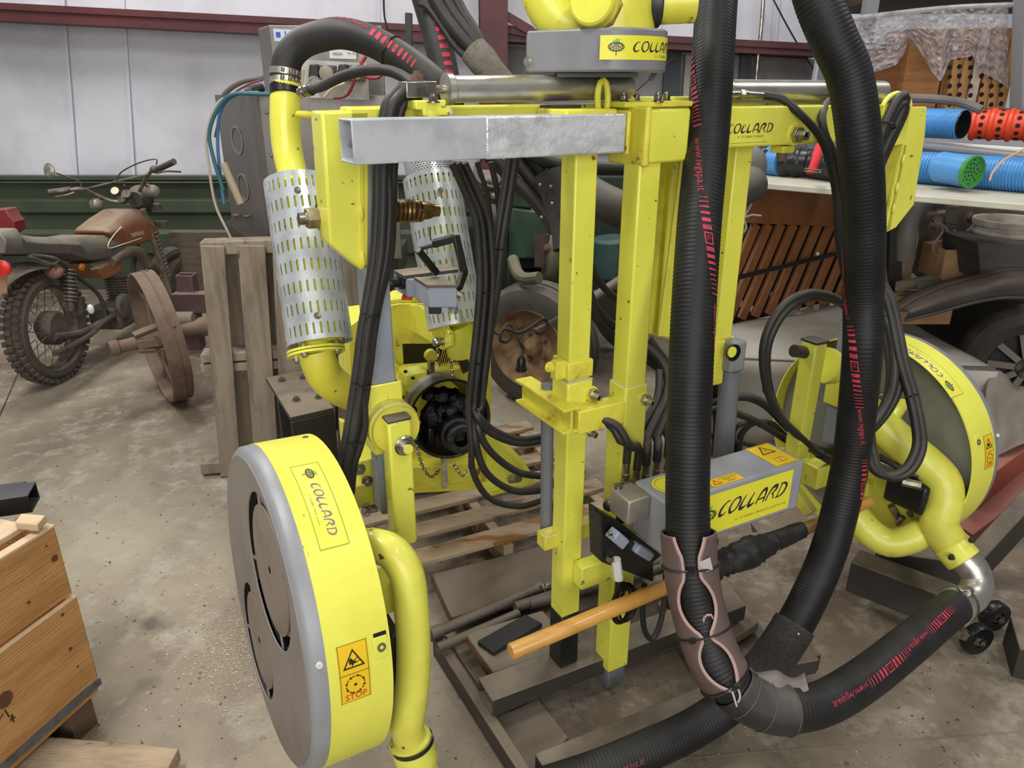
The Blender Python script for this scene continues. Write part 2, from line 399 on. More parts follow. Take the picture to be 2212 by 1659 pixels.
# siding with horizontal ribs
ys = [386, 393, 398, 429, 434, 457, 466, 497, 505, 545, 552, 590, 600, 640, 648, 700]
zs = [PY(200, y, 6.0).z for y in ys]; dep = [0, .10, .02, .02, .05, .05, .01, .01, .05, .05, .01, .01, .05, .05, .01, .01]
zs[-1] = 0
pr = [(6.03 - d, z) for d, z in zip(dep, zs)]
pts = [(V3((-7, y, z)), V3((1.2, y, z))) for y, z in pr]
g = G().add([q for p in pts for q in p], [(2 * i, 2 * i + 1, 2 * i + 3, 2 * i + 2) for i in range(len(pts) - 1)])
struct(g.build('wall_back_siding', GRN, smooth=0, solid=.004))
g = G().bar((-7, 6.0, zs[0] + .01), (1.2, 6.0, zs[0] + .01), .03, .1, ref=(0, 1, 0)); struct(g.build('trim_3', GRN, smooth=0))
# girts and columns
def girt(n, x0, yt0, yb0, x1, yt1, yb1, Y=5.95):
    g = G(); a, b, c, d = PY(x0, yt0, Y), PY(x1, yt1, Y), PY(x0, yb0, Y), PY(x1, yb1, Y)
    k = V3((0, .16, 0)); t = V3((0, 0, .012))
    g.hexa([a - k, b - k, b + k, a + k, a - k + t, b - k + t, b + k + t, a + k + t])          # top flange
    g.hexa([c - k, d - k, d + k, c + k, c - k + t, d - k + t, d + k + t, c + k + t])          # bottom flange
    w_ = V3((0, .006, 0)); k2 = -k * .9
    g.hexa([c + k2, d + k2, d + k2 + w_, c + k2 + w_, a + k2, b + k2, b + k2 + w_, a + k2 + w_])
    lp = V3((0, 0, -.03)); g.hexa([a - k + lp, b - k + lp, b - k + lp + w_, a - k + lp + w_, a - k, b - k, b - k + w_, a - k + w_])
    struct(g.build(n, MAR, smooth=0))
girt('trim_4', -400, -8, 26, 1052, 68, 100); girt('trim_5', 1085, 66, 92, 1760, 101, 124)
g = G().bar(PY(1068, 420, 5.7), PY(1066, -700, 5.7), .19, .012, ref=(0, 1, 0)); g.bar(PY(1063, 420, 5.95), PY(1061, -700, 5.95), .19, .012, ref=(0, 1, 0)); g.bar(PY(1066, 420, 5.82), PY(1064, -700, 5.82), .012, .24, ref=(0, 1, 0))
struct(g.build('trim_6', MAR, smooth=0))
g = G().bar(PY(1086, 30, 5.75), PY(1150, 68, 5.75), .06, .012, ref=(0, 1, 0)).bar(PY(1086, 60, 5.8), PY(1180, 82, 5.8), .05, .05, ref=(0, 1, 0)); struct(g.build('trim_7', MAR, smooth=0))
for i, (x0, y0, x1, y1, w_) in enumerate(((262, -60, 290, 400, .025), (132, -60, 168, 400, .012), (820, -60, 818, 120, .012), (1440, -60, 1420, 240, .012), (1590, -60, 1560, 240, .014), (1690, -60, 1660, 240, .012))):
    struct(G().bar(PY(x0, y0, WY - .03), PY(x1, y1, WY - .03), w_, .008, ref=(0, 1, 0)).build('trim_%d' % (8 + i), FOIL, bevel=.002))
g = G(); Pp(g, [(1088, 100), (1760, 128), (1740, 330), (1088, 330)], 6.04, .03); struct(g.build('wall_back_boards', GRYB, smooth=0))
for i, (x0, y0, x1, y1, c) in enumerate(((1434, 106, 1472, 300, '3a3e44'), (1598, 118, 1624, 300, '41454b'), (1478, 118, 1500, 300, '9a9690'))):
    g = G(); Pp(g, [(x0 + 3, y0), (x1, y0), (x1 - 8, y1), (x0 - 8, y1)], 5.98, .03); struct(g.build('trim_%d' % (20 + i), mat('board_%d' % i, c, None, rough=.6), bevel=.003))
g = G(); Pp(g, [(1772, 98), (1830, 60), (1850, 300), (1735, 300)], 5.7, .05); struct(g.build('trim_24', FOIL, smooth=0))
o = G().tube([PY(1650, -40, 5.9), PY(1646, 40, 5.9), PY(1633, 180, 5.9), PY(1628, 320, 5.9)], .014, 10).build('conduit', ZINC)
tag(o, 'thin galvanised conduit running down the white back wall', 'conduit')
o = G().tube([PY(1650, -40, 5.88), PY(1720, 90, 5.88), PY(1810, 230, 5.88)], .006, 6).build('bracing_cable', BLK); tag(o, 'thin dark bracing cable slanting down rightwards from the conduit', 'cable')
o = G().tube([PY(1500, 92, 5.85), PY(1432, 145, 5.85), PY(1360, 210, 5.85)], .006, 6).build('bracing_cable', BLK); tag(o, 'thin dark cable slanting down leftwards across the dark wall boards', 'cable')
o = G().tube([PY(828, -40, 5.5), PY(830, 30, 5.5), PY(836, 60, 5.5), PY(838, 100, 5.5)], .007, 6).build('hanging_wire', CAB); tag(o, 'thin wire hanging in front of the maroon girt', 'wire')

# sawdust and grit on the floor
g = G(); R = random.Random(3)
def fleck(x, y, r):
    a = R.uniform(0, pi); n = R.choice((3, 4)); g.add([(x + r * cos(a + 2 * pi * i / n) * (1.6 if i % 2 else .7), y + r * sin(a + 2 * pi * i / n), .0008 + R.random() * .0015) for i in range(n)], [tuple(range(n))])
for k in range(3100):
    q = (PZ(R.gauss(480, 70), R.gauss(1330, 110)) if k % 2 else PZ(R.gauss(500, 45), R.gauss(1420, 50))) if k < 2600 else PZ(R.uniform(0, 2200), R.uniform(1000, 1655))
    fleck(q.x, q.y, R.uniform(.0007, .0024))
tag(g.build('sawdust', mat('sawdust_pale', 'd6c8ae', 'b8a88c', 40, .9), smooth=0, kind='stuff', recalc=False), 'pale sawdust and chips scattered over the concrete beside the left head', 'sawdust')
g = G()
for k in range(260):
    q = PZ(R.uniform(60, 520), R.uniform(900, 1650)) if k < 150 else PZ(R.uniform(900, 2200), R.uniform(1400, 1655)); fleck(q.x, q.y, R.uniform(.001, .004))
tag(g.build('grit', mat('dark_grit', '4a3d31', None, rough=.9), smooth=0, kind='stuff', recalc=False), 'dark grit and crumbs lying loose on the concrete floor', 'grit')

# ================================================================== MOTORCYCLE
MO = PZ(122, 826); bd = V3((.05, .999, 0)).normalized(); bl = Z.cross(bd)      # heading, left side
def BP(px, py, off=0.):      # point on the motorcycle's own upright plane, off = sideways to its right
    n = bl; d = ray(px, py); o0 = MO - bl * off
    return EYE + d * ((o0 - EYE).dot(n) / d.dot(n))
mt = thing('motorcycle', 'dusty old trail motorcycle with orange tank leaning by the green siding', 'motorcycle', MO)
TYR = mat('dusty_knobby_rubber', '4a443c', '3b362f', 12, .85, dust=.5, dustc='8d8170')
DCHR = mat('dusty_chrome', '8c8479', '5e564c', 15, .5, .7, dust=.4, dustc='8a7d6c')
DBLK = mat('dusty_black_enamel', '2b2926', '45403a', 9, .55, dust=.8, dustc='857969')
DENG = mat('dusty_engine_metal', '5b544a', '3f3a33', 14, .7, .3, dust=.4, dustc='85796a')
ORG = mat('burnt_orange_paint', '84481f', '6f3c1c', 4, .45, dust=1.3, dustc='93806a', coat=.2)
SEAT = mat('dusty_vinyl', '3a3835', '4c4843', 7, .6, dust=.95, dustc='8c8171')
wc = BP(104, 708); rw = wc.z - .0
ax = bl
g = G(); g.lathe(wc - ax * .055, ax, [(0, rw * .76), (.0, rw * .86), (.02, rw * .95), (.035, rw * .97), (.055, rw * .975), (.075, rw * .97), (.09, rw * .95), (.11, rw * .86), (.11, rw * .76), (.055, rw * .72), (0, rw * .76)], 48, caps=False); ty = g.build('rear_tyre', TYR, mt)
g = G()
for i in range(44):
    for off, wd in ((-.036, .026), (0, .028), (.036, .026)):
        a = 2 * pi * (i + (.5 if off == 0 else 0)) / 44; e1, e2 = perp(ax); rd = e1 * cos(a) + e2 * sin(a); tn = ax.cross(rd)
        g.box(wc + ax * off + rd * (rw * .985 - abs(off) * .25), ax * wd / 2, tn * .013, rd * .011)
g.build('tread_knobs', TYR, ty, kind='stuff')
g = G().lathe(wc - ax * .03, ax, [(0, rw * .74), (0, rw * .70), (.06, rw * .70), (.06, rw * .74), (0, rw * .74)], 40, caps=False); g.build('rear_rim', DCHR, mt)
g = G().lathe(wc - ax * .07, ax, [(0, .02), (0, .085), (.02, .095), (.08, .095), (.09, .07), (.12, .05)], 24); g.build('rear_hub', DENG, mt)
g = G()
for i in range(28):
    a = 2 * pi * i / 28; e1, e2 = perp(ax); b = a + (.28 if i % 2 else -.28); o_ = .03 if (i // 2) % 2 else -.05
    g.cyl(wc + ax * o_ + (e1 * cos(b) + e2 * sin(b)) * .09, wc + (e1 * cos(a) + e2 * sin(a)) * rw * .71, .0025, n=5)
g.build('spokes', DCHR, mt, kind='stuff')
def btube(pts, r, n=10): return G().tube([BP(*p) for p in pts], r, n)
def band(g, up, lo, w0, w1=None):      # closed body between an upper and lower outline, thick across the bike
    w1 = w1 or w0
    def ring(pts, k): return [BP(*p) + bl * k for p in pts]
    n = len(up); A = ring(up, w0 * .35); A2 = ring(up, -w0 * .35); B = ring(lo, w1 / 2); B2 = ring(lo, -w1 / 2)
    mid = [(BP(*u) * .62 + BP(*l) * .38) for u, l in zip(up, lo)]; Cm = [m + bl * w0 / 2 for m in mid]; Cn = [m - bl * w0 / 2 for m in mid]
    vs = []; 
    for i in range(n): vs += [A2[i], A[i], Cm[i], B[i], B2[i], Cn[i]]
    fs = [(i * 6 + j, i * 6 + (j + 1) % 6, (i + 1) * 6 + (j + 1) % 6, (i + 1) * 6 + j) for i in range(n - 1) for j in range(6)] + [tuple(range(6)), tuple(reversed([6 * (n - 1) + j for j in range(6)]))]
    return g.add(vs, fs)
g = band(G(), [(-40, 500), (0, 492), (8, 506), (40, 511), (100, 513), (130, 512), (160, 507), (200, 508), (222, 516), (230, 530)], [(-40, 548), (0, 550), (12, 548), (50, 548), (105, 549), (130, 556), (158, 563), (190, 558), (220, 545), (230, 536)], .24); sm = g.build('seat', SEAT, mt, bevel=.012, smooth=60)
btube([(4, 552), (60, 551), (110, 554), (160, 566), (200, 560), (228, 548)], .004).build('seat_piping', DBLK, sm)
g = band(G(), [(191, 500), (200, 488), (222, 470), (250, 452), (270, 450), (292, 462), (304, 482), (310, 498)], [(206, 512), (212, 522), (224, 535), (244, 537), (264, 530), (286, 524), (302, 518), (310, 512)], .25, .2); tk = g.build('fuel_tank', ORG, mt, bevel=.02, smooth=70)
G().lathe(BP(244, 466), Z, [(0, .035), (.015, .035), (.025, .02)], 16).build('filler_cap', DENG, tk)
CREAM = mat('cream_lettering', 'd9cdb4', None, rough=.5)
pm = BP(284, 512, .128); tm = plane_map(pm, (BP(310, 505, .128) - BP(284, 512, .128)).normalized(), V3((0, 0, 1)), .004)
decal('tank_lettering', CREAM, tk, [d_text('YAMAHA', .042, -.01, -.004, sx=.9)], lambda a, b: tm(a, b) )
G().tube([BP(306, 514, .13), BP(270, 526, .13), BP(238, 536, .135), BP(234, 527, .135), BP(246, 508, .135), BP(262, 490, .13)], .003, 6).build('tank_pinstripe', CREAM, tk)
g = band(G(), [(168, 570), (190, 560), (214, 553), (230, 556)], [(190, 602), (200, 600), (216, 592), (232, 584)], .2); sp = g.build('side_panel', ORG, mt, bevel=.004)
pm = BP(196, 584, .105); tm = plane_map(pm, (BP(228, 574, .105) - pm).normalized(), Z, .003); decal('panel_lettering', CREAM, sp, [d_text('Enduro', .022)], tm)
g = G().sph(BP(177, 577, .1), (.014, .03, .022)); g.build('side_reflector', mat('amber_plastic', 'b5671a', None, rough=.3), mt)
g = G(); arc = [(84, 573), (60, 566), (30, 570), (0, 582), (-30, 604), (-50, 640)]; pa = Path([BP(*p) for p in arc])
g.sheet(lambda u, v: pa.at(v * pa.L)[0] + bl * (.2 * (u - .5)) - Z * .035 * abs(2 * u - 1) ** 2, 8, 24); g.build('rear_fender', mat('dusty_tan_enamel', '8d8270', '6f6555', 6, .6, dust=.4), mt, solid=.004)
g = G(); perf_p = BP(150, 582, .1); q_ = BP(154, 672, .1); g.cyl(perf_p, q_, .019, n=12); sh_ = g.build('shock_absorber', DENG, mt)
g = G(); d = q_ - perf_p; e1, e2 = perp(d); g.tube([perf_p + d * (i / 72 * .82) + (e1 * cos(i * 2 * pi / 8) + e2 * sin(i * 2 * pi / 8)) * .032 for i in range(73)], .0055, 6, step=.008); g.build('spring', DCHR, sh_)
g = G(); p_ = BP(172, 640, .08); g.lathe(p_, (q_ - perf_p), [(0, .024), (.11, .024)], 14)
for k in range(8): g.lathe(p_ + d.normalized() * k * .014, d, [(0, .028), (.006, .028)], 14)
g.build('air_reservoir', DENG, mt)
btube([(116, 728, .07), (170, 720, .07), (215, 700, .07), (240, 690, .07)], .022).build('swingarm', DBLK, mt)
btube([(118, 764, .09), (150, 750, .09), (196, 722, .1), (230, 690, .1), (255, 680, .08)], .016).build('chain_guard', DENG, mt)
btube([(60, 552, .11), (100, 556, .12), (130, 566, .12), (170, 600, .08), (215, 640, .06), (232, 700, .06)], .013).build('frame_rail', DBLK, mt)
btube([(66, 554, .13), (96, 566, .135), (114, 571, .135), (126, 563, .13)], .007, 8).build('grab_rail', DCHR, mt)
btube([(310, 476), (290, 560), (282, 640), (262, 694), (232, 700)], .016).build('down_tube', DBLK, mt)
g = G(); q = BP(262, 622, .02)
for k in range(9): g.box(q + Z * (k * .018 - .06), bd * .06, bl * .07, Z * .004)
g.box(q, bd * .045, bl * .05, Z * .075); g.build('cylinder_fins', DENG, mt, kind='stuff')
g = G().box(BP(252, 676, .02), bd * .14, bl * .1, Z * .07); g.lathe(BP(262, 662, .10), -bl, [(0, .085), (.03, .085), (.04, .06)], 24); g.build('crankcase', DENG, mt, bevel=.02)
btube([(318, 572, .06), (300, 545, .07), (282, 541, .08), (262, 548, .1), (244, 560, .1), (238, 566, .1)], .035, 16).build('exhaust_pipe', mat('dusty_brown_pipe', '6e6152', '554a3e', 8, .7, dust=.5), mt)
for off in (.1, -.09):
    G().tube([BP(308, 452, off), BP(344, 560, off), BP(372, 650, off)], .021, 14).build('fork_leg', DCHR, mt)
g = G()
for k in range(12): g.lathe(BP(330, 500 + 0, .1).lerp(BP(362, 600, .1), k / 12), BP(362, 600, .1) - BP(330, 500, .1), [(0, .027), (.006, .031), (.012, .027)], 14)
g.build('fork_gaiter', DBLK, mt)
g = G().tube([BP(290, 462, 0), BP(320, 452, 0)], .03, 12); g.box(BP(312, 446), bd * .03, bl * .11, Z * .02); g.box(BP(326, 484), bd * .03, bl * .11, Z * .02); g.build('fork_yoke', DENG, mt, bevel=.004)
hb = [PY(108, 415, 4.78), PY(140, 412, 4.80), PY(176, 408, 4.85), PY(205, 420, 4.95), PY(250, 436, 5.02), PY(292, 424, 5.02), PY(312, 392, 4.95), PY(326, 371, 4.9), PY(345, 362, 4.86), PY(376, 350, 4.80)]
G().tube(hb, .012, 10).build('handlebar', DCHR, mt)
G().tube([PY(180, 409, 4.85), PY(250, 392, 4.88), PY(322, 376, 4.90)], .006, 8).build('handlebar_brace', DCHR, mt)
G().tube([PY(106, 416, 4.78), PY(154, 410, 4.82)], .02, 12).build('grip', DBLK, mt); G().tube([PY(340, 366, 4.87), PY(376, 349, 4.8)], .02, 12).build('grip', DBLK, mt)
G().tube([PY(160, 416, 4.78), PY(140, 422, 4.74), PY(120, 425, 4.73)], .006, 8).build('clutch_lever', DCHR, mt)
G().tube([PY(338, 374, 4.86), PY(360, 370, 4.78), PY(390, 371, 4.72)], .006, 8).build('brake_lever', DCHR, mt)
G().sph(PY(334, 366, 4.88), (.03, .03, .025)).build('throttle_housing', DENG, mt)
G().tube([PY(176, 404, 4.84), PY(170, 392, 4.84), PY(145, 382, 4.8), PY(121, 374, 4.76)], .005, 8).build('mirror_stalk', DBLK, mt)
g = G().lathe(PY(108, 369, 4.72), V3((-.35, -.9, .1)), [(0, .045), (.006, .047), (.02, .03)], 24, e=(0, 0, 1)); g.build('mirror', mat('speckled_mirror', 'a8a49a', '6a655c', 40, .35, .6), mt)
for (x, y, Y_) in ((208, 442, 4.95), (331, 413, 4.98)):
    g = G().sph(PY(x, y, Y_), (.04, .045, .042)); ind = g.build('indicator', mat('dusty_grey_lens', '8f8678', '6f675b', 9, .4, .2), mt)
    G().cyl(PY(x, y - 10, Y_), PY(x + (16 if x < 250 else -14), y - 14, Y_ + .1), .008).build('stalk', DCHR, ind)
g = G().sph(PY(117, 588, 3.95), (.05, .04, .035)); g.build('rear_indicator', mat('dusty_pink_lens', '7d4a48', '8f7a6a', 12, .4), mt)
G().cyl(PY(86, 578, 3.95), PY(110, 584, 3.95), .012).build('indicator_stalk', DCHR, mt)
G().lathe(PY(6, 579, 3.45), V3((.2, -.9, 0)), [(0, .038), (.015, .036), (.02, .02)], 20).build('tail_light', mat('red_lens', 'c8201a', 'e23a2c', 30, .25), mt)
g = G(); Pp(g, [(-20, 594), (14, 592), (15, 632), (-20, 636)], 3.46, .004); g.build('licence_plate', mat('orange_white_plate', 'a8795c', '8f6b52', 8, .5), mt)
G().tube([PY(252, 392, 4.8), PY(262, 372, 4.7), PY(300, 352, 4.6), PY(336, 344, 4.5), PY(338, 356, 4.5)], .004, 6).build('brake_cable', DBLK, mt)
G().tube([PY(268, 400, 4.85), PY(282, 420, 4.9), PY(296, 446, 4.95)], .006, 6).build('clutch_cable', DBLK, mt)
g = G()
for x, y in ((248, 412), (272, 418), (262, 428)): g.lathe(PY(x, y, 4.85), V3((.1, -.8, .5)), [(0, .028), (-.04, .024)], 16)
g.build('instruments', DBLK, mt); G().lathe(PY(248, 412, 4.82), V3((.1, -.8, .5)), [(0, .024), (.002, .024)], 16).build('dial', CREAM, mt)
G().lathe(PY(296, 430, 5.0), bd, [(-.03, .05), (.04, .085), (.06, .085)], 20).build('headlamp', DBLK, mt)
G().sph(PY(196, 668, 3.95), (.018, .018, .028)).build('footpeg_bolt', WHT, mt)
fw = BP(395, 640); g = G().lathe(fw - bl * .04, bl, [(0, .24), (0, .28), (.02, .305), (.06, .305), (.08, .28), (.08, .24), (0, .24)], 32, caps=False); g.build('front_tyre', TYR, mt)
btube([(330, 590, 0), (352, 556, 0), (380, 545, 0), (408, 560, 0)], .045, 10).build('front_fender', DBLK, mt)

g = G(); Pp(g, [(-30, 455), (12, 452), (20, 468), (30, 480), (32, 500), (20, 510), (-30, 510)], 4.9, .12)
g = g.build('red_bracket', mat('red_enamel', '8a2028', '6b1a20', 6, .5, dust=.4), bevel=.006); tag(g, 'small dark red metal bracket just behind the motorcycle seat', 'bracket')

# ---- rusty iron wheel on its hub
ic = (PY(346, 728, 3.66)); ia = V3((.80, .60, .07)).normalized()
iw = thing('iron_wheel', 'rusty spoked iron wheel with long hub standing between motorcycle and pallet', 'wheel', PZ(375, 868))
RI = ic.z / sin(acos(max(-1, min(1, ia.z)))) * .985
g = G().lathe(ic - ia * .05, ia, [(0, RI - .012), (0, RI), (.10, RI), (.10, RI - .012), (.0, RI - .012)], 56, caps=False); g.build('rim', RUST, iw)
g = G().lathe(ic - ia * .0, ia, [(0, RI), (.002, RI + .005), (.010, RI + .005), (.012, RI)], 56, caps=False); g.build('rim_rib', RUST, iw)
e1, e2 = perp(ia)
for i in range(8):
    a = 2 * pi * i / 8 + .2; r_ = e1 * cos(a) + e2 * sin(a)
    G().bar(ic + r_ * .04 + ia * (.03 if i % 2 else -.03), ic + r_ * (RI - .01), .035, .012, ref=ia).build('spoke', RUST, iw, bevel=.002)
g = G().lathe(ic - ia * .24, ia, [(0, .022), (0, .036), (.015, .042), (.04, .042), (.045, .032), (.12, .032), (.17, .045), (.23, .058), (.29, .058), (.33, .05), (.35, .038), (.42, .038), (.45, .052), (.53, .052), (.55, .035)], 24); g.build('hub', RUST, iw)
for k in range(5):
    a = 2 * pi * k / 5; G().bar(ic + (e1 * cos(a) + e2 * sin(a)) * .05 - ia * .12, ic + (e1 * cos(a) + e2 * sin(a)) * .075, .012, .04, ref=e1 * -sin(a) + e2 * cos(a)).build('hub_rib', RUST, iw)
for t_ in (.4, 1.6, 2.8, 4.0, 5.2): G().sph(ic + (e1 * cos(t_) + e2 * sin(t_)) * (RI + .001) + ia * .02, .009, 8, 5).build('rivet', RUST, iw)

tr = thing('tow_bracket', 'maroon steel bracket with square post standing behind the iron wheel', 'bracket', PZ(430, 700))
MRD = mat('dusty_maroon_steel', '4b3030', '5d4643', 6, .7, dust=.6)
q = PY(404, 640, 4.5); G().bar(V3((q.x, q.y, 0)), PY(402, 592, 4.5), .10, .09, ref=(0, 1, 0), wall=.008).build('square_post', MRD, tr, bevel=.003)
G().bar(PY(378, 652, 4.45), PY(470, 652, 4.45), .12, .09, ref=(0, 1, 0)).build('cross_bar', MRD, tr, bevel=.004)
G().cyl(PY(378, 690, 4.4), PY(420, 690, 4.4), .05).build('roller', mat('grey_roller', '7d7568', None, rough=.7), tr)
tb = thing('timber_stack', 'dusty dark timbers stacked low against the green siding', 'timbers', (-2.0, 5.45, 0))
for k in range(5):
    a_ = PY(372 - 4 * k, 520 + 38 * k, 5.5); b_ = PY(620, 518 + 38 * k, 5.5); a_.z = b_.z = max(.06, (a_.z + b_.z) / 2)
    G().bar(a_, b_, .14, .09, ref=(0, 1, 0)).build('timber', mat('dark_timber', '5a4e43', '463c33', 4, .85, stretch=(1, 6, 6), dust=.4), tb, bevel=.006)

# ================================================================== UPRIGHT PALLET
up = thing('upright_pallet', 'weathered wooden pallet standing on edge in front of the stainless cabinet', 'pallet', PZ(530, 1010))
A0, A1 = PZ(462, 1032), PZ(610, 1020); A0z = V3((A0.x, A0.y, 0)); pd = (A1 - A0).normalized(); pn = V3((-pd.y, pd.x, 0))
def UP_(px, py, off=0.): d = ray(px, py); return EYE + d * (((A0 + pn * off - EYE).dot(pn)) / d.dot(pn))
for k, (xt, yt, xb, yb, w_) in enumerate(((459, 531, 500, 1028, .085), (543, 530, 578, 1018, .10), (620, 530, 640, 1010, .11), (690, 530, 700, 1000, .10), (755, 540, 752, 990, .09))):
    g = G(); a, b = UP_(xt, yt), UP_(xb, yb); b.z = .002
    g.bar(b, a, .02, w_, ref=pd); g.build('board', WOODG, up, bevel=.003)
zt = UP_(500, 533).z
for k, (y, hgt) in enumerate(((533, .05), (768, .035), (790, .035), (1004, .05))):
    a = UP_(438, y, .06); b = UP_(770, y, .06); a.z = b.z = a.z
    g = G().bar(a, b, .09, hgt, ref=Z); g.build('stringer', WOODG, up, bevel=.003)
for k, (xt, xb) in enumerate(((585, 612), (505, 530), (660, 672))):
    a, b = UP_(xt, 545, .13), UP_(xb, 1000, .13); b.z = .002; G().bar(b, a, .018, .09, ref=pd).build('board', WOODG, up, bevel=.003)

# ================================================================== STAINLESS CABINET
sc = thing('stainless_cabinet', 'stainless steel control cabinet with narrow upper box behind the pallet', 'cabinet', (-1.3, 3.4, 0))
def quad_box(x0, y0, x1, y1, Y0, side, Y1, dep=.35):
    """front face from px x0..x1 at depth Y0, left side face running back to px 'side' at depth Y1"""
    tl, tr_, bl_, br = PY(x0, y0, Y0), PY(x1, y0, Y0), PY(x0, y1, Y0), PY(x1, y1, Y0)
    for q in (tr_, ): q.z = tl.z
    br.z = bl_.z; s = PY(side, y0, Y1); v = V3((s.x - tl.x, s.y - tl.y, 0))
    tr_.x = br.x = PY(x1, (y0 + y1) / 2, Y0).x; bl_.x = tl.x = PY(x0, (y0 + y1) / 2, Y0).x
    return [bl_, br, br + v, bl_ + v, tl, tr_, tr_ + v, tl + v]
CB = quad_box(578, 205, 860, 560, 3.15, 482, 3.5)
g = G().hexa(CB); cb = g.build('lower_box', STEEL, sc, bevel=.004)
def on(face, u, v, off=.002):      # point on a quad (bl, br, tr, tl)
    a, b, c, d = face; n = (b - a).cross(d - a).normalized(); return a.lerp(b, u).lerp(d.lerp(c, u), v) + n * off
side = (CB[3], CB[0], CB[4], CB[7]); frontf = (CB[0], CB[1], CB[5], CB[4])
sn = (side[1] - side[0]).cross(side[3] - side[0]).normalized(); fn_ = (frontf[1] - frontf[0]).cross(frontf[3] - frontf[0]).normalized()
RING = mat('ring_stain', 'a29c93', None, rough=.5, metal=.6)
for v_ in (.72, .42):
    G().lathe(on(side, .42, v_), sn, [(0, .060), (.002, .060), (.002, .052), (0, .052)], 32, caps=False).build('ring_mark', RING, cb)
for u_, v_ in ((.05, .9), (.05, .65), (.05, .35), (.05, .1), (.5, .62), (.5, .5)): G().sph(on(frontf, u_, v_), .007, 8, 5).build('rivet', ZINC, cb)
G().bar(on(side, .93, .02), on(side, .93, .98), .012, .006, ref=sn).build('seam_strip', STEEL, cb); G().bar(on(side, .86, .02), on(side, .86, .98), .006, .006, ref=sn).build('seam_strip', STEEL, cb)
UB = quad_box(590, 54, 830, 240, 3.35, 566, 3.55)
ub = G().hexa(UB).build('upper_box', STEEL, sc, bevel=.004)
uf = (UB[0], UB[1], UB[5], UB[4])
G().add([on(uf, u, v, .003) for u, v in ((.04, .82), (.32, .80), (.32, .94), (.04, .96))], [(0, 1, 2, 3)]).build('paper_label', mat('pale_blue_label', 'c9d2e2', None, rough=.5), ub)
tm = lambda a, b: on(uf, a, b, .005); decal('label_print', mat('blue_ink', '3b57b5', None), ub, [d_rect(.06, .86, .10, .92), d_rect(.14, .85, .15, .93), d_rect(.18, .85, .19, .93)], tm)
pl = G(); Pp(pl, [(652, 128), (792, 137), (796, 216), (650, 210)], 3.05, .02); pl = pl.build('socket_panel', mat('pale_panel', 'bdb9b1', 'a39f98', 12, .5), sc)
for x in (705, 768):
    g = G(); Pp(g, [(x - 17, 140), (x + 17, 141), (x + 17, 176), (x - 17, 175)], 2.99, .05); b_ = g.build('socket', mat('dark_socket', '4a463f', '6a655c', 20, .5), sc, bevel=.004)
    G().lathe(PY(x, 158, 2.985), V3((0, -1, .1)), [(0, .026), (.008, .026), (.012, .018)], 18).build('socket_ring', mat('tan_ring', '8a8273', None, rough=.5), b_)
for x in (677, 740):
    g = G(); Pp(g, [(x - 9, 139), (x + 10, 139), (x + 12, 170), (x - 12, 170)], 2.98, .06); g.build('breaker', BPL, sc, bevel=.004)
G().lathe(PY(681, 182, 2.5), V3((0, -1, .1)), [(0, .021), (.012, .023), (.016, .023), (.016, .019)], 22).build('pressure_gauge', mat('gauge', '8f8c86', '4a4844', 60, .4, .4), sc)
wh = G(); Pp(wh, [(712, 104), (770, 108), (770, 128), (712, 126)], 3.335, .002); wh = wh.build('rating_label', mat('white_label', 'dcdad6', None, rough=.5), sc)
pm = plane_map(PY(718, 119, 3.33), (1, 0, -.04), Z); decal('label_print', INK, wh, [d_text('HIGH', .017), d_text('No 4712', .012, .062, .006)], pm)
for k, (c, pts) in enumerate((('2e5f66', [(640, 205), (560, 203), (500, 205), (468, 240), (452, 290), (462, 345), (482, 410)]), ('3d6f9e', [(560, 200), (510, 204), (478, 235), (470, 300), (476, 380), (484, 440)]), ('7a2a30', [(568, 172), (530, 186), (490, 215), (472, 262), (464, 296)]), ('b4aa9b', [(520, 200), (470, 224), (446, 290), (450, 350), (465, 440), (492, 500), (520, 560), (536, 640)]), ('5c554e', [(568, 168), (520, 178), (484, 205), (476, 240)]))):
    nm = ('teal air line', 'blue air line', 'red wire', 'cream cable', 'dark grey cable')[k]
    o = G().tube([PY(x, y, 3.1 + .03 * k) for x, y in pts], (.008, .007, .004, .006, .01)[k], 8).build('air_line' if k < 2 else 'cable', mat('line_%d' % k, c, None, rough=.5)); tag(o, nm + ' looping down the left side of the stainless cabinet', 'cable')
o = G().cyl(PY(482, 352, 3.05), PY(520, 440, 3.05), .015).build('copper_pipe', mat('tan_pipe', 'a3947e', None, rough=.5)); tag(o, 'short tan pipe slanting across the cabinet side', 'pipe')
o = G().tube([PY(566, 190, 3.4), PY(540, 196, 3.35), PY(536, 204, 3.3)], .02, 10).build('hose_stub', RUB); tag(o, 'short grey hose stub entering the cabinet top', 'hose')
for x, y in ((492, 392), (505, 466), (528, 468)):
    G().cyl(PY(x, y, 3.2), PY(x + 14, y, 3.15), .006).build('latch_pin', ZINC, sc)
g = G(); Pp(g, [(484, 480), (578, 540), (860, 545), (860, 600), (560, 600), (500, 560)], 3.2, .3); g.build('base_frame', mat('dark_frame', '3a3531', '4a423a', 6, .7), sc)
for x in (520, 700, 840): 
    q = PY(x, 600, 3.3); G().bar(V3((q.x, q.y, 0)), q, .05).build('leg', mat('dark_frame', '3a3531'), sc)

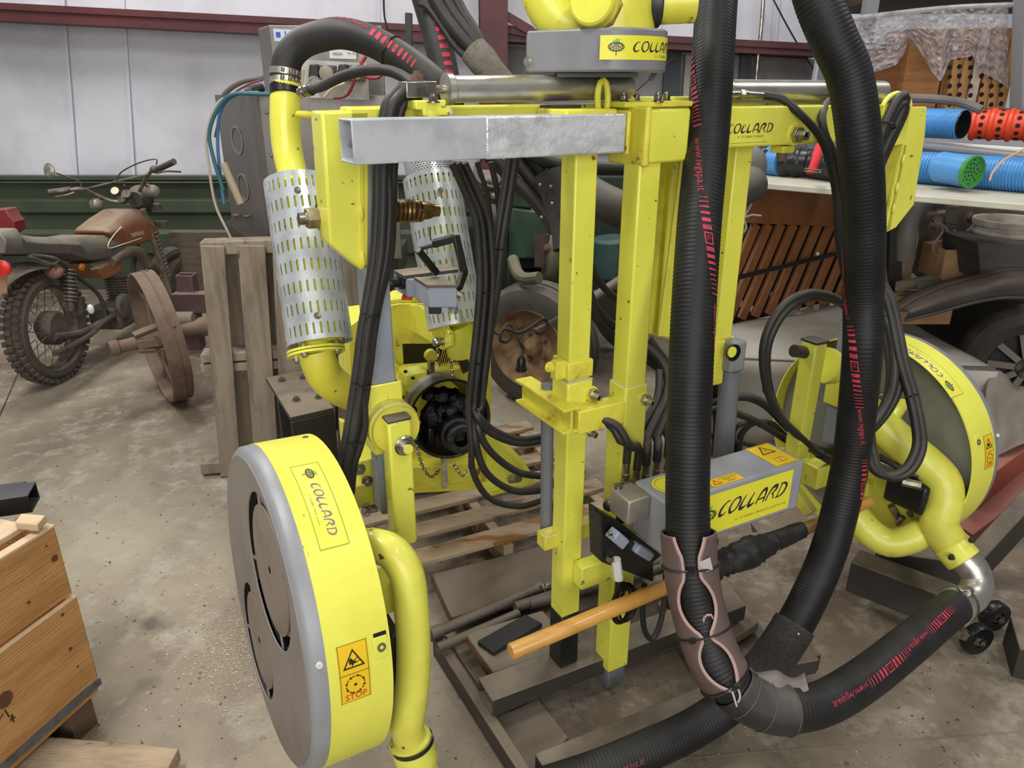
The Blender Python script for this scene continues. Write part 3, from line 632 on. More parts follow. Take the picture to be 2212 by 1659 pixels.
# ================================================================== GREEN TRACTOR
TG = mat('dusty_green_enamel', '2f4f3d', '263f33', 4, .55, dust=.5, dustc='6c6b5a'); TGD = mat('dark_green_casting', '22332a', '1b2822', 6, .7); TEAL = mat('dusty_teal_tank', '35504c', '2b423f', 4, .5)
tt = thing('tractor', 'old dark green tractor standing behind the yellow masts', 'tractor', PZ(1240, 860))
for nm, pts, Y_, dp in (('cowl', [(1083, 366), (1105, 378), (1130, 396), (1150, 418), (1150, 452), (1105, 448), (1084, 440)], 3.9, .3), ('hood', [(1104, 448), (1162, 456), (1180, 480), (1200, 530), (1200, 560), (1100, 560), (1100, 470)], 3.9, .4),
    ('frame_rail', [(1098, 560), (1340, 560), (1340, 590), (1098, 590)], 4.0, .3), ('engine_block', [(1150, 380), (1360, 380), (1360, 560), (1200, 560), (1150, 440)], 4.4, .3), ('transmission', [(960, 480), (1100, 500), (1100, 660), (960, 650)], 4.2, .3), ('under_tractor_shade', [(1096, 575), (1440, 575), (1440, 690), (1200, 700), (1096, 660)], 4.0, .5)):  # last box is added in black for the deep shade under the tractor
    g = G(); Pp(g, pts, Y_, dp); g.build(nm, TG if nm in ('cowl', 'hood') else (BLK if nm == 'under_tractor_shade' else TGD), tt, bevel=.012)
g = G().cyl(PY(1322, 512, 4.0), PY(1322, 600, 4.0), .11, n=24); g.build('fuel_tank', TEAL, tt, bevel=.02)
g = G().bar(PY(1171, 575, 3.75), PY(1171, 506, 3.75), .058, .058, ref=(.5, .86, 0), wall=.004); g.build('square_post', mat('rust_brown', '4f4038', '3e332d', 8, .8), tt)
g = G().sph(PY(1188, 560, 3.8), (.05, .09, .13)); g.build('steering_box', mat('olive_casting', '5a5a42', '47472f', 7, .7, dust=.5), tt); G().bolt(PY(1181, 535, 3.72), (-.3, -1, 0), .016, .014).build('bolt', RUST, tt)
g = G().tube([PY(1108, 560, 3.7), PY(1118, 590, 3.6), PY(1135, 602, 3.55), PY(1165, 600, 3.5)], .03, 10); g.build('drag_arm', mat('olive_casting', '5a5a42'), tt)
tc_ = PY(1160, 765, 3.62); ta = V3((-.50, -.85, .0)).normalized(); tr_r = .325; tc_.z = tr_r
prof = [(-.10, .20), (-.105, .25), (-.085, .30), (-.06, .318), (-.055, tr_r), (-.035, tr_r), (-.03, .315), (-.018, .315), (-.013, tr_r + .004), (.013, tr_r + .004), (.018, .315), (.03, .315), (.035, tr_r), (.055, tr_r), (.06, .318), (.085, .30), (.105, .25), (.10, .20)]
g = G().lathe(tc_, ta, prof, 56, caps=False); g.build('front_tyre', mat('dusty_tyre', '3d3b37', '2e2c29', 6, .8, dust=.7, dustc='7c7468'), tt, smooth=30)
RR = mat('rusty_cream_rim', '9a7f5c', '6b4c33', 9, .7, .2, bump=.1, amt=(.4, .6))
g = G().lathe(tc_, ta, [(.10, .205), (.11, .205), (.10, .19), (.06, .17), (.05, .12), (.03, .10), (.03, .05), (.07, .045), (.09, .03), (.10, .0)], 40, caps=False); rm = g.build('front_rim', RR, tt)
for k in range(5):
    a = 2 * pi * k / 5; e1, e2 = perp(ta); G().bolt(tc_ + ta * .035 + (e1 * cos(a) + e2 * sin(a)) * .075, ta, .012, .012).build('wheel_nut', RUST, rm)
g = G(); sw = PY(1098, 352, 3.8); sa = V3((-.3, -.55, .78)).normalized(); e1, e2 = perp(sa)
g.tube(Path([sw + (e1 * cos(2 * pi * i / 24) + e2 * sin(2 * pi * i / 24)) * .17 for i in range(25)]), .012, 10); swm = g.build('steering_wheel', BLK, tt)
for k in range(3): a = 2 * pi * k / 3 + .5; G().cyl(sw, sw + (e1 * cos(a) + e2 * sin(a)) * .165, .006, n=8).build('spoke', DENG, swm)
G().cyl(sw, sw - sa * .35, .018).build('steering_column', TGD, tt)
G().cyl(PY(1066, 428, 3.8), PY(1069, 470, 3.8), .006).build('gear_lever', BLK, tt); G().sph(PY(1066, 424, 3.8), .016).build('gear_knob', mat('tan_knob', '8b8374', None), tt)
g = G().sph(PY(1068, 470, 3.8), (.05, .05, .07)); g.build('gearbox_turret', DENG, tt)
g = G(); Pp(g, [(1000, 380), (1060, 384), (1082, 400), (1082, 416), (1000, 412)], 4.0, .4); g.build('seat', SEAT, tt, bevel=.03)
g = G().cyl(PY(1345, 600, 3.7), PY(1270, 650, 3.6), .022).cyl(PY(1420, 585, 3.8), PY(1270, 640, 3.8), .018); g.build('axle_rod', mat('grey_rod', '6c6860', None, rough=.6), tt)

# ================================================================== RIGHT BACKGROUND
# boards and drilled blocks wrapped in film
BW = mat('bare_wood_orange', 'a3703f', '8a5a31', 3, .6, stretch=(1, 1, 8), spots=(6, .68, '5e3a20'))
BW2 = mat('bare_wood_pale', 'b98a58', 'a0733f', 3, .6, stretch=(8, 8, 1))
rk = thing('storage_rack', 'grey steel storage rack holding film-wrapped timber at upper right', 'rack', (2.9, 4.4, 0))
RG = mat('grey_rack_paint', '7c7f83', None, rough=.5)
zb = PY(2000, 236, 4.2).z
for x in (1.80, 3.62):
    for y in (4.16, 4.62): G().bar((x, y, 0), (x, y, 3.), .06, .06, ref=(0, 1, 0)).build('upright', RG, rk)
G().box((2.71, 4.40, zb - .025), (.93, 0, 0), (0, .24, 0), (0, 0, .02)).build('shelf', RG, rk)
zt2 = PY(2000, 14, 4.2).z
G().box((2.75, 4.55, zt2 + .05), (.9, 0, 0), (0, .42, 0), (0, 0, .02)).build('shelf', mat('dark_shelf', '3a2c22', None, rough=.7), rk)
for k in range(4): G().box((2.1 + .45 * k, 4.5, zt2 + .12), (.2, 0, 0), (0, .3, 0), (0, 0, .05)).build('deck_board', mat('dark_shelf', '3a2c22'), rk)
def upright_box(name, x0, y0, x1, Y_, dep, m, label, cat, group=None):
    a = PY(x0, 236, Y_); b = PY(x1, 236, Y_); t = PY((x0 + x1) / 2, y0, Y_)
    o = G().box(((a.x + b.x) / 2, Y_ + dep / 2, (zb + t.z) / 2), ((b.x - a.x) / 2 - .002, 0, 0), (0, dep / 2, 0), (0, 0, (t.z - zb) / 2)).build(name, m, bevel=.003); return tag(o, label, cat, group)
upright_box('plywood_sheet', 1832, 95, 1936, 4.3, .25, mat('brown_wood', '83542f', '6d4526', 4, .6, stretch=(1, 1, 6)), 'dark brown timber panel at the left end of the wrapped load', 'panel')
upright_box('plywood_sheet', 1940, 62, 2020, 4.22, .3, BW, 'broad orange-brown timber panel showing through the torn film', 'panel')
upright_box('plywood_sheet', 2022, 100, 2036, 4.26, .3, BW, 'narrow timber edge board beside the drilled blocks', 'panel')
HD = mat('hole_shade', '21150d', None, rough=.9)  # flat dark discs of this colour stand for the shade inside holes
for k, x in enumerate((2050, 2071, 2095, 2119, 2140, 2161)):
    o = upright_box('drilled_post', x - 10.5, 60, x + 10.5, 4.2, .12, BW2 if k != 2 else mat('film_taped_wood', 'd6c3b4', 'bba596', 20, .3), ('first', 'second', 'white-taped third', 'fourth', 'fifth', 'sixth')[k] + ' wooden post with drilled holes, counted from the left, in the wrapped load', 'post', 'drilled posts in the wrapped load')
    for j in range(7):
        q = PY(x + 1, 226 - 20 * j - (k % 2) * 2, 4.2); off = o.location
        G().lathe(q + V3((0, -.0012, 0)), (0, -1, 0), [(0, .0125), (.0005, .0125)], 10).build('painted_hole', HD, o)
FILM = mat('crumpled_stretch_film', 'c9c2c4', 'a09a9e', 14, .2, bump=.45, bscale=16, alpha=.55)
bot = [(1815, 150), (1880, 160), (1936, 140), (1950, 121), (1965, 88), (1987, 109), (2014, 156), (2032, 178), (2053, 129), (2100, 121), (2120, 156), (2151, 172), (2178, 190)]
def fbot(x):
    for (a, c), (b, d) in zip(bot, bot[1:]):
        if a <= x <= b: return c + (d - c) * (x - a) / (b - a)
    return 190
RW = random.Random(5); nz = [[RW.uniform(-.012, .012) for _ in range(90)] for _ in range(30)]
def film(u, v):
    x = 1815 + 363 * u; yb = fbot(x); yt = 38 - 24 * u; y = yt + (yb - yt) * (1 - v)
    return PY(x, y, 4.12 + nz[int(v * 28)][int(u * 88)] - .03 * sin(u * 3.1))
tag(G().sheet(film, 88, 28).build('stretch_film', FILM, smooth=60, recalc=False), 'torn cloudy plastic film draped over the timber posts at upper right', 'film')
o = G().tube([PY(1830, 42, 4.1), PY(1940, 28, 4.08), PY(2060, 16, 4.05), PY(2190, 10, 4.05)], .012, 8).build('film_edge_roll', FILM); tag(o, 'rolled upper edge of the clear film along the load top', 'film')
o = G(); Pp(o, [(2216, -20), (2290, -20), (2290, 245), (2206, 245)], 3.95, .1); tag(o.build('grey_post', mat('pale_grey_post', '8f9094', None, rough=.5), bevel=.004), 'pale grey steel post at the right edge of the picture', 'post')

# white sheet with pipes
SH = mat('off_white_sheet', 'c9c5b6', 'b5b09f', 4, .55, dust=.2, dustc='9a927f')
zsh = 1.17
f0, f1 = PZ(1560, 388, zsh), PZ(2300, 448, zsh); bk = V3((.55, .83, 0)) * .62
o = G().hexa([f0 - Z * .025, f1 - Z * .025, f1 + bk - Z * .025, f0 + bk - Z * .025, f0, f1, f1 + bk, f0 + bk]).build('white_sheet', SH, bevel=.004); tag(o, 'long off-white board carrying blue and black drain pipes', 'board')
BLU = mat('blue_pipe', '4f92cf', '4483bd', 6, .4); BLKP = mat('black_drain_pipe', '1b1c1e', None, rough=.35); ORP = mat('orange_pipe', 'e04a2a', 'd24223', 6, .45); DGP = mat('dark_grey_pipe', '4b4f58', '3f434b', 5, .4, dust=.5, dustc='8f8f8d')
def corr(name, p, q, r, m, label, pitch=.012, dep=.06, inner=BLKP, group=None):
    d = (q - p); n = int(d.length / pitch); prof = []
    for i in range(n):
        t = i * pitch; prof += [(t, r * (1 - dep)), (t + pitch * .25, r), (t + pitch * .6, r), (t + pitch * .8, r * (1 - dep))]
    t_ = thing(name, label, 'pipe', (p + q) / 2 - Z * r, group)
    G().lathe(p, d, prof, 28, caps=False).build('corrugated_wall', m, t_, smooth=50)
    G().lathe(p, d, [(0, r * .93), (d.length, r * .93)], 28, caps=False).build('lining', inner, t_); return t_
corr('corrugated_pipe', PZ(1935, 358, zsh + .065), PZ(2240, 380, zsh + .065), .065, BLU, 'long blue corrugated pipe lying on the white board behind the green-capped pipe')
be_ = P(2082, 269, 3.22); corr('corrugated_pipe', be_ - V3((.55, -.83, 0)).normalized() * .34, be_, .063, BLU, 'short blue corrugated pipe with open dark end beside the orange pipe')
corr('corrugated_pipe', PZ(1600, 340, 1.235), PZ(1668, 347, 1.235), .064, BLKP, 'black corrugated pipe beside the grey sack', pitch=.03)
corr('corrugated_pipe', PZ(1690, 349, 1.235), PZ(1745, 352, 1.235), .066, BLKP, 'black ribbed pipe between the blue collar and the red strap', pitch=.05, dep=.1)
t_ = corr('corrugated_pipe', PZ(1750, 352, 1.235), PZ(1830, 362, 1.235), .062, BLKP, 'black corrugated pipe tied with the red strap', pitch=.03)
corr('corrugated_pipe', PZ(1820, 358, 1.235), PZ(1850, 362, 1.235), .062, BLU, 'stub of blue pipe just behind the ribbed hose')
a, b = PZ(1664, 346, 1.235), PZ(1694, 349, 1.235)
g = G().lathe(a, b - a, [(0, .052), (0, .068), ((b - a).length, .068), ((b - a).length, .052)], 12); tag(g.build('pipe_collar', BLU), 'small blue slotted collar between the black pipes', 'collar')
st = thing('red_strap', 'bright red webbing strap with buckle round the black pipe', 'strap', PZ(1760, 380, zsh))
rs = Path([PY(1775, 305, 3.2), PY(1768, 322, 3.12), PY(1762, 345, 3.08), PY(1754, 368, 3.06), PY(1750, 376, 3.05)]); G().sheet(lambda u, v: rs.at(v * rs.L)[0] + V3((.036 * (u - .5), 0, 0)), 2, 12).build('webbing', mat('red_webbing', 'd0262e', None, rough=.7), st, solid=.002)
G().tube(Path([PY(x, y, 3.04) for x, y in ((1738, 364), (1774, 368), (1773, 373), (1737, 370), (1738, 364))], straight=True), .003, 6).build('buckle', ZINC, st)
pa_ = P(2098, 268, 3.62); pb_ = pa_ + V3((.78, -.62, 0)) * .4
op = thing('perforated_pipe', 'bright orange ribbed pipe with rows of round holes', 'pipe', (pa_ + pb_) / 2 - Z * .075)
g = G(); d = pb_ - pa_; prof = []
for i in range(5): t = i * .075; prof += [(t, .066), (t + .006, .075), (t + .020, .077), (t + .027, .068), (t + .074, .068)]
g.lathe(pa_, d, prof, 32, caps=False); g.build('ribbed_wall', ORP, op, smooth=45); e1, e2 = perp(d)
for i in range(5):
    for j in range(12):
        a = 2 * pi * (j + (.5 if i % 2 else 0)) / 12; r_ = e1 * cos(a) + e2 * sin(a)
        if r_.y < .5: G().lathe(pa_ + d.normalized() * (i * .075 + .05) + r_ * .0672, r_, [(0, .0105), (.0016, .0105)], 12).build('painted_hole', HD, op)
a, b = P(1940, 316, 3.35), P(2260, 350, 2.85); tag(G().cyl(a, b, .029, n=20).build('grey_pipe', DGP), 'long smooth dark grey pipe lying across the blue pipes', 'pipe')
a, b = P(1925, 304, 3.55), P(2330, 332, 3.0); tag(G().bar(a, b, .11, .012, ref=Z).build('foam_board', mat('white_foam', 'dedcd6', None, rough=.7)), 'thin white foam board under the upper blue and orange pipes', 'board')
cp, cq = PZ(2108, 374, zsh + .07), PZ(2062, 352, zsh + .075); ca = (cp - cq).normalized(); ca = V3((.36, -.92, -.05)).normalized(); cp = P(2102, 372, 2.86); cq = cp - ca * .2
cpt = thing('capped_pipe', 'smooth blue pipe end with a green perforated cap', 'pipe', cp - Z * .066)
G().lathe(cq, ca, [(.05, .058), (.19, .060), (.2, .060), (.2, .056), (.15, .054)], 32, caps=False).build('pipe_wall', BLU, cpt)
g = G().lathe(cq, ca, [(.185, .0605), (.203, .062), (.203, .0565), (.192, .055), (.191, .0)], 32, caps=False); gc = g.build('cap', mat('green_plastic', '3f8a3a', None, rough=.4), cpt); e1, e2 = perp(ca)
for rr_, n_ in ((.0, 1), (.016, 6), (.031, 11), (.045, 8)):
    for j in range(n_): a = 2 * pi * j / n_; G().lathe(cq + ca * .1915 + (e1 * cos(a) + e2 * sin(a)) * rr_, ca, [(0, .0038), (.0008, .0038)], 8).build('painted_hole', HD, gc)
o = G().tube([PY(2212, 322, 2.9), PY(2170, 345, 2.88), PY(2145, 372, 2.86), PY(2138, 390, 2.85)], .004, 6).build('string', mat('orange_string', 'c99a7c', None)); tag(o, 'orange twine hanging over the right blue pipe', 'string')
o = G().tube([PY(1905, 215, 3.9), PY(1960, 212, 3.7), PY(2030, 215, 3.6), PY(2085, 224, 3.55), PY(2120, 238, 3.5)], .02, 10).build('grey_hose', mat('grey_hose', '6b6560', '5a554f', 9, .6)); tag(o, 'thick grey hose arching behind the blue pipe', 'hose')

# sack with strings
sk = thing('sack', 'grey dusty sack hanging beside the far yellow mast', 'sack', PY(1625, 410, 2.75))
G().sph(PY(1622, 362, 2.75), (.055, .06, .075), 20, 12).build('bag', mat('grey_sack', '6f6d68', '5f5c57', 5, .7), sk)
G().sph(PY(1612, 420, 2.75), (.03, .04, .06), 16, 10).build('tied_neck', mat('grey_sack', '6f6d68'), sk)
for k, pts in enumerate(([(1630, 385), (1608, 396), (1604, 430), (1612, 460), (1605, 470)], [(1632, 390), (1618, 402), (1622, 440), (1608, 468), (1625, 464), (1644, 466)], [(1610, 400), (1616, 430), (1606, 465), (1600, 490), (1606, 502), (1612, 490), (1606, 470)])):
    G().tube([PY(x, y, 2.66) for x, y in pts], .0035, 6).build('string', mat('white_string', 'b8b3a8', None, rough=.8), sk)

# slatted wooden panel
SLW = mat('dark_red_wood', '8d5a32', '704524', 4, .5, stretch=(1, 1, 1), spots=(5, .68, '3a2114'), coat=.1)
s0, s1 = PZ(1560, 705, .5), PZ(1860, 632, .5); sd = (s1 - s0).normalized(); snn = V3((-sd.y, sd.x, 0))
def SP(px, py, off=0.): d = ray(px, py); return EYE + d * ((s0 + snn * off - EYE).dot(snn) / d.dot(snn))
sl = thing('slatted_panel', 'brown slatted wooden panel with slanting slats under the white board', 'panel', (s0 + s1) / 2)
a = SP(1560, 395); b = SP(1868, 410)
G().add([SP(1560, 388), SP(1868, 400), SP(1868, 492), SP(1560, 480)] + [SP(1560, 388, .04), SP(1868, 400, .04), SP(1868, 492, .04), SP(1560, 480, .04)], [(3, 2, 1, 0), (4, 5, 6, 7), (0, 1, 5, 4), (1, 2, 6, 5), (2, 3, 7, 6), (3, 0, 4, 7)]).build('top_rail', SLW, sl, bevel=.004)
G().prism([SP(1540, 392, .16), SP(1868, 402, .16), SP(1868, 632, .16), SP(1540, 712, .16)], snn * .01).build('slat_gap_shade', DARK, sl)  # dark panel added to stand for the shade seen between the slats
for k in range(14):
    x = 1606 + 27 * k; a = SP(x, 484, .03); yb = 704 - (x - 1606) * .19; L_ = (yb - 484); b = SP(x - L_ * .42, yb, .03)
    if x - L_ * .42 < 1540: b = SP(1540, 484 + (x - 1540) / .42, .03)
    if (b - a).length < .05: continue
    G().bar(a, b, .055, .02, ref=snn).build('slat', SLW, sl, bevel=.003)
for k, (x, y) in enumerate(((1628, 634), (1668, 638), (1600, 655), (1642, 668), (1625, 668), (1690, 660))):
    o = G().sph(SP(x, y, .08), (.012, .01, .02)).build('paper_scrap', WHT); tag(o, 'small white scrap showing between the lower slats', 'scrap', 'scraps behind the slats')
G().cyl(SP(1560, 608, -.05), SP(1862, 534, -.05), .011).build('black_rod', mat('gloss_black', '191919', None, rough=.25), sl, label='thin glossy black rod')
for x, y in ((1766, 548), (1816, 535)):
    G().sph(SP(x, y, -.06), .010).build('rod_knob', WHT, sl)

# canvas-covered load
CAN = mat('dusty_grey_canvas', 'a39d93', '8d877d', 2.5, .8, bump=.06, bscale=8)
k0, k1, k2, k3 = PZ(1540, 712, .5), PZ(1880, 645, .5), PZ(2147, 797, .5), PZ(1560, 772, .5)
cv = thing('canvas_cover', 'grey canvas cover stretched over a low load behind the right head', 'cover', V3(((k0.x + k2.x) / 2, (k0.y + k2.y) / 2, 0)))
g = G(); RC = random.Random(2)
def cvf(u, v):
    p = k3.lerp(k2, u).lerp(k0.lerp(k1, u), v); return p + Z * (.01 * sin(u * 9 + v * 3) * sin(v * 5))
g.sheet(cvf, 30, 14); g.build('top', CAN, cv, solid=.004, recalc=False)
g = G(); g.sheet(lambda u, v: k3.lerp(k2, u) - Z * (.38 * (1 - v)) + V3((0, -.03 + .02 * sin(u * 30) * (1 - v), 0)), 60, 6); g.build('front_drop', CAN, cv, solid=.004, recalc=False)
G().tube([k3 - Z * .03, k3.lerp(k2, .3) - Z * .035, k3.lerp(k2, .62) - Z * .03, k2 - Z * .02], .03, 12).build('rolled_edge', mat('dark_canvas', '4c4945', None, rough=.7), cv)
e = [PY(2148, 800, 2.78), PY(2240, 862, 2.75), PY(2240, 940, 2.45), PY(2080, 1018, 2.42)]
g = G(); g.sheet(lambda u, v: e[3].lerp(e[2], u).lerp(e[0].lerp(e[1], u), v) + V3((0, .02 * sin(u * 6 + v * 9), .012 * sin(u * 11))), 16, 12); g.build('right_fold', mat('brown_grey_canvas', '7c746a', '6a6259', 3, .8), cv, solid=.004, recalc=False)
RED = mat('dusty_red_primer', '94483c', '7c3b31', 5, .65, dust=.3)
tl_ = thing('trailer_frame', 'faded red steel channel with black braces at the right edge', 'trailer', PZ(2180, 1240))
for nm, p, q, wd, ht in (('red_channel', PY(2092, 1072, 2.38), PY(2260, 946, 2.5), .05, .11), ('red_ledge', PY(2080, 1150, 2.33), PY(2260, 1015, 2.42), .10, .05)): G().bar(p, q, wd, ht, ref=Z).build(nm, RED, tl_, bevel=.004)
for p, q in ((PY(2075, 1255, 2.05), PY(2260, 1055, 2.2)), (PY(2000, 1225, 2.2), PY(2120, 1190, 2.5)), (PY(2150, 1270, 2.25), PY(2260, 1090, 2.5))): G().bar(p, q, .06, .10, ref=Z).build('brace', BLKD, tl_, bevel=.004)
fb = thing('black_skid_frame', 'black steel base beam with levelling foot under the right head', 'frame', PZ(1950, 1290))
a, b = PZ(1848, 1200, .17), PZ(2060, 1278, .17)
G().bar(a - Z * .055, b - Z * .055, .09, .11, ref=Z).build('beam', BLKD, fb, bevel=.004); G().bar(PZ(1900, 1178, .17) - Z * .055, PZ(2110, 1205, .17) - Z * .055, .06, .1, ref=Z).build('cross_beam', BLKD, fb, bevel=.004)
q = PZ(1842, 1246); G().cyl(q, q + Z * .05, .006, n=10).lathe(q, Z, [(0, .014), (.008, .012)], 14).build('levelling_foot', ZINC, fb)
for k, (x, y, r_) in enumerate(((2101, 1370, .047), (2140, 1320, .047))):
    ct = thing('caster', ('nearer' if k == 0 else 'farther') + ' black swivel caster by the hose clamp at lower right', 'caster', PZ(x, y + 38), 'casters at lower right')
    c_ = PZ(x, y + 36); c_.z = r_; aw = V3((.25, -.97, 0)).normalized()
    G().lathe(c_ - aw * .016, aw, [(0, .02), (0, r_ * .95), (.004, r_), (.028, r_), (.032, r_ * .95), (.032, .02)], 32, caps=False).build('tyre', BPL, ct)
    G().lathe(c_ - aw * .012, aw, [(0, .012), (0, r_ * .7), (.024, r_ * .7), (.024, .012)], 24).build('hub', BLK, ct)
    for s_ in (.020, -.024): G().bar(c_ + aw * s_ + V3((.010, 0, -.004)), c_ + aw * s_ + V3((-.075, 0, .030)), .024, .003, ref=aw).build('fork', ZINC, ct, bevel=.001)
    G().box(c_ + V3((-.075, 0, .045)), (.026, 0, 0), (0, .028, 0), (0, 0, .003)).build('mount_plate', ZINC, ct)
    G().bolt(c_ + aw * .024, aw, .007, .006).build('axle_bolt', ZINC, ct)
o = G().box(PZ(2240, 1440, .0) + Z * .05, (.07, -.03, 0), (.03, .07, 0), (0, 0, .05)).build('steel_block', BLKD, bevel=.004); tag(o, 'dusty dark steel block at the lower right edge', 'block')

# old truck
ot = thing('old_truck', 'rusty old truck with black fender behind the canvas at right', 'truck', (2.6, 3.5, 0))
FND = mat('dusty_black_fender', '2f2b28', '3f3832', 4, .55, dust=.45, dustc='75695c'); OIL = mat('oily_brown_casting', '5b5147', '453d35', 6, .7, bump=.15); GUN = mat('grey_patina', '6a6862', '544b42', 5, .6)
g = G(); Pp(g, [(1975, 428), (2240, 452), (2240, 630), (2040, 625), (1968, 560)], 3.75, .3); g.build('engine_block', OIL, ot, bevel=.01)
g = G(); Pp(g, [(1926, 425), (1946, 425), (1950, 640), (1918, 640)], 3.5, .06); g.build('dark_pillar', BLK, ot)
g = G(); Pp(g, [(1950, 470), (1986, 440), (1985, 520), (1966, 612), (1942, 614), (1952, 520)], 3.55, .08); g.build('wooden_post', mat('old_post', '8a745c', '6f5c49', 5, .8, stretch=(5, 5, 1)), ot, bevel=.006)
g = G(); pth = Path([PY(1955, 560, 3.5), PY(1958, 500, 3.5), PY(1972, 455, 3.52), PY(2000, 432, 3.55), PY(2030, 430, 3.6)]); g.tube(pth, .045, 12); g.build('radiator_shell', GUN, ot)
for p in ([(2000, 462), (2040, 458)], [(1998, 528), (2112, 512)], [(2030, 438), (2150, 440)], [(2060, 500), (2075, 512), (2092, 500), (2112, 480)], [(2120, 448), (2165, 446)]): G().tube([PY(x, y, 3.6) for x, y in p], .012, 8).build('rod', mat('grey_brown_rod', '7d7264', None, rough=.6), ot)
g = G(); Pp(g, [(2045, 444), (2076, 446), (2070, 486), (2042, 484)], 3.62, .1); g.build('carburettor', OIL, ot, bevel=.006)
for x, y in ((2024, 478), (2096, 470), (2018, 486)): G().bolt(PY(x, y, 3.65), (0, -1, 0), .02, .02).build('nut', RUST, ot)
for pts in ([(2020, 482), (2040, 490), (2054, 520), (2048, 560), (2025, 590), (1985, 606)], [(2030, 484), (2036, 500), (2016, 530), (2022, 552), (2060, 556), (2122, 562)]): G().tube([PY(x, y, 3.45) for x, y in pts], .006, 6).build('wire', mat('grey_wire', '6e675e', None), ot)
up_ = Path([PY(1940, 672, 3.0), PY(1985, 645, 3.0), PY(2050, 617, 3.02), (PY(2120, 598, 3.05)), PY(2180, 585, 3.1), PY(2280, 580, 3.2)]); lo_ = Path([PY(1952, 692, 2.94), PY(2000, 681, 2.92), PY(2060, 665, 2.92), PY(2120, 650, 2.92), PY(2180, 643, 2.95), PY(2280, 648, 3.0)])
g = G(); g.sheet(lambda u, v: lo_.at(u * lo_.L)[0].lerp(up_.at(u * up_.L)[0], v) + V3((0, -.05, .03)) * sin(pi * v), 40, 8); g.build('fender', FND, ot, smooth=60, solid=.006, recalc=False)
G().tube(lo_, .008, 8).build('fender_lip', FND, ot)
g = G(); g.sheet(lambda u, v: up_.at(u * up_.L)[0] + V3((.04, .16, -.03)) * v, 40, 3); g.build('fender_top', FND, ot, smooth=60, solid=.006, recalc=False)
g = G(); Pp(g, [(1900, 640), (2300, 630), (2300, 815), (1900, 815)], 3.9, .1); g.build('under_fender_shade', DARK, ot)  # near-black panel added for the shade below the fender
wc = PY(2212, 785, 3.25); wa = V3((-.35, -.93, 0)).normalized()
G().lathe(wc, wa, [(-.08, .17), (-.09, .22), (-.07, .265), (-.03, .28), (.03, .28), (.07, .265), (.09, .22), (.08, .17)], 48, caps=False).build('tyre', mat('old_tyre', '2b2a27', '37342f', 9, .85, dust=.3), ot)
g = G().lathe(wc, wa, [(.075, .175), (.06, .165), (.03, .15), (.02, .06), (.06, .05), (.075, .0)], 32, caps=False); g.build('wheel_disc', mat('dark_wheel', '2a2826', None, rough=.6), ot)
e1, e2 = perp(wa)
for k in range(10): a = 2 * pi * k / 10; r_ = e1 * cos(a) + e2 * sin(a); G().bar(wc + wa * .06 + r_ * .05, wc + wa * .05 + r_ * .16, .028, .02, ref=wa).build('wheel_spoke', mat('grey_wood_spoke', '7a7066', None, rough=.7), ot)
for k in range(5): a = 2 * pi * k / 5; G().bolt(wc + wa * .065 + (e1 * cos(a) + e2 * sin(a)) * .04, wa, .012, .012).build('lug_nut', DENG, ot)
bk_ = thing('bucket', 'dirty white plastic bucket standing on the truck behind the dark box', 'bucket', PY(2180, 520, 3.4))
c_ = PY(2180, 488, 3.45); G().lathe(c_ - Z * .1, Z, [(0, .12), (.06, .135), (.06, .15), (.075, .152), (.085, .14), (.105, .14), (.105, .152), (.13, .155), (.135, .15), (.13, .14), (.02, .125), (.02, 0)], 40, caps=False).build('pail', mat('dirty_white_plastic', 'a39c8f', '7d7568', 8, .6), bk_)
g = G(); Pp(g, [(2112, 524), (2250, 528), (2250, 608), (2120, 606)], 3.2, .3); tag(g.build('dark_box', mat('dark_grey_box', '4a4641', '3b3733', 4, .8, stretch=(1, 1, 5)), bevel=.004), 'dark grey wooden box in front of the bucket', 'box')
cb_ = thing('cardboard_box', 'open brown cardboard box standing in the truck bay', 'box', PY(2070, 610, 3.4))
a = PY(2030, 606, 3.38); b = PY(2110, 612, 3.38); t = PY(2030, 540, 3.38); hh = t.z - a.z; dx = b.x - a.x
CBD = mat('cardboard', '9c7a55', '8a6a48', 6, .8)
for nm, c_, hx, hy, hz in (('front', (a.x + dx / 2, a.y, a.z + hh / 2), dx / 2, .002, hh / 2), ('back', (a.x + dx / 2, a.y + .2, a.z + hh / 2), dx / 2, .002, hh / 2), ('left_side', (a.x, a.y + .1, a.z + hh / 2), .002, .1, hh / 2), ('right_side', (b.x, a.y + .1, a.z + hh / 2), .002, .1, hh / 2), ('bottom', (a.x + dx / 2, a.y + .1, a.z), dx / 2, .1, .002)):
    G().box(c_, (hx, 0, 0), (0, hy, 0), (0, 0, hz)).build(nm, CBD, cb_)
G().box((a.x + dx * .78, a.y - .003, a.z + hh * .32), (.035, 0, 0), (0, .0005, 0), (0, 0, .01)).build('printed_patch', INK, cb_)
bx = thing('wooden_tray', 'low open wooden frame lying on the truck bed beside the cardboard box', 'frame', PY(1980, 640, 3.3))
for p, q in (((1938, 622), (1985, 616)), ((1985, 616), (2032, 612)), ((1938, 616), (2010, 602)), ((2036, 614), (2015, 604))): G().bar(PY(p[0], p[1], 3.3), PY(q[0], q[1], 3.35), .022, .03, ref=Z).build('slat', mat('olive_wood', '6e6a58', None, rough=.8), bx)
G().box(PY(1975, 665, 3.3), (.12, 0, 0), (0, .1, 0), (0, 0, .05)).build('base_block', CBD, bx, bevel=.004)
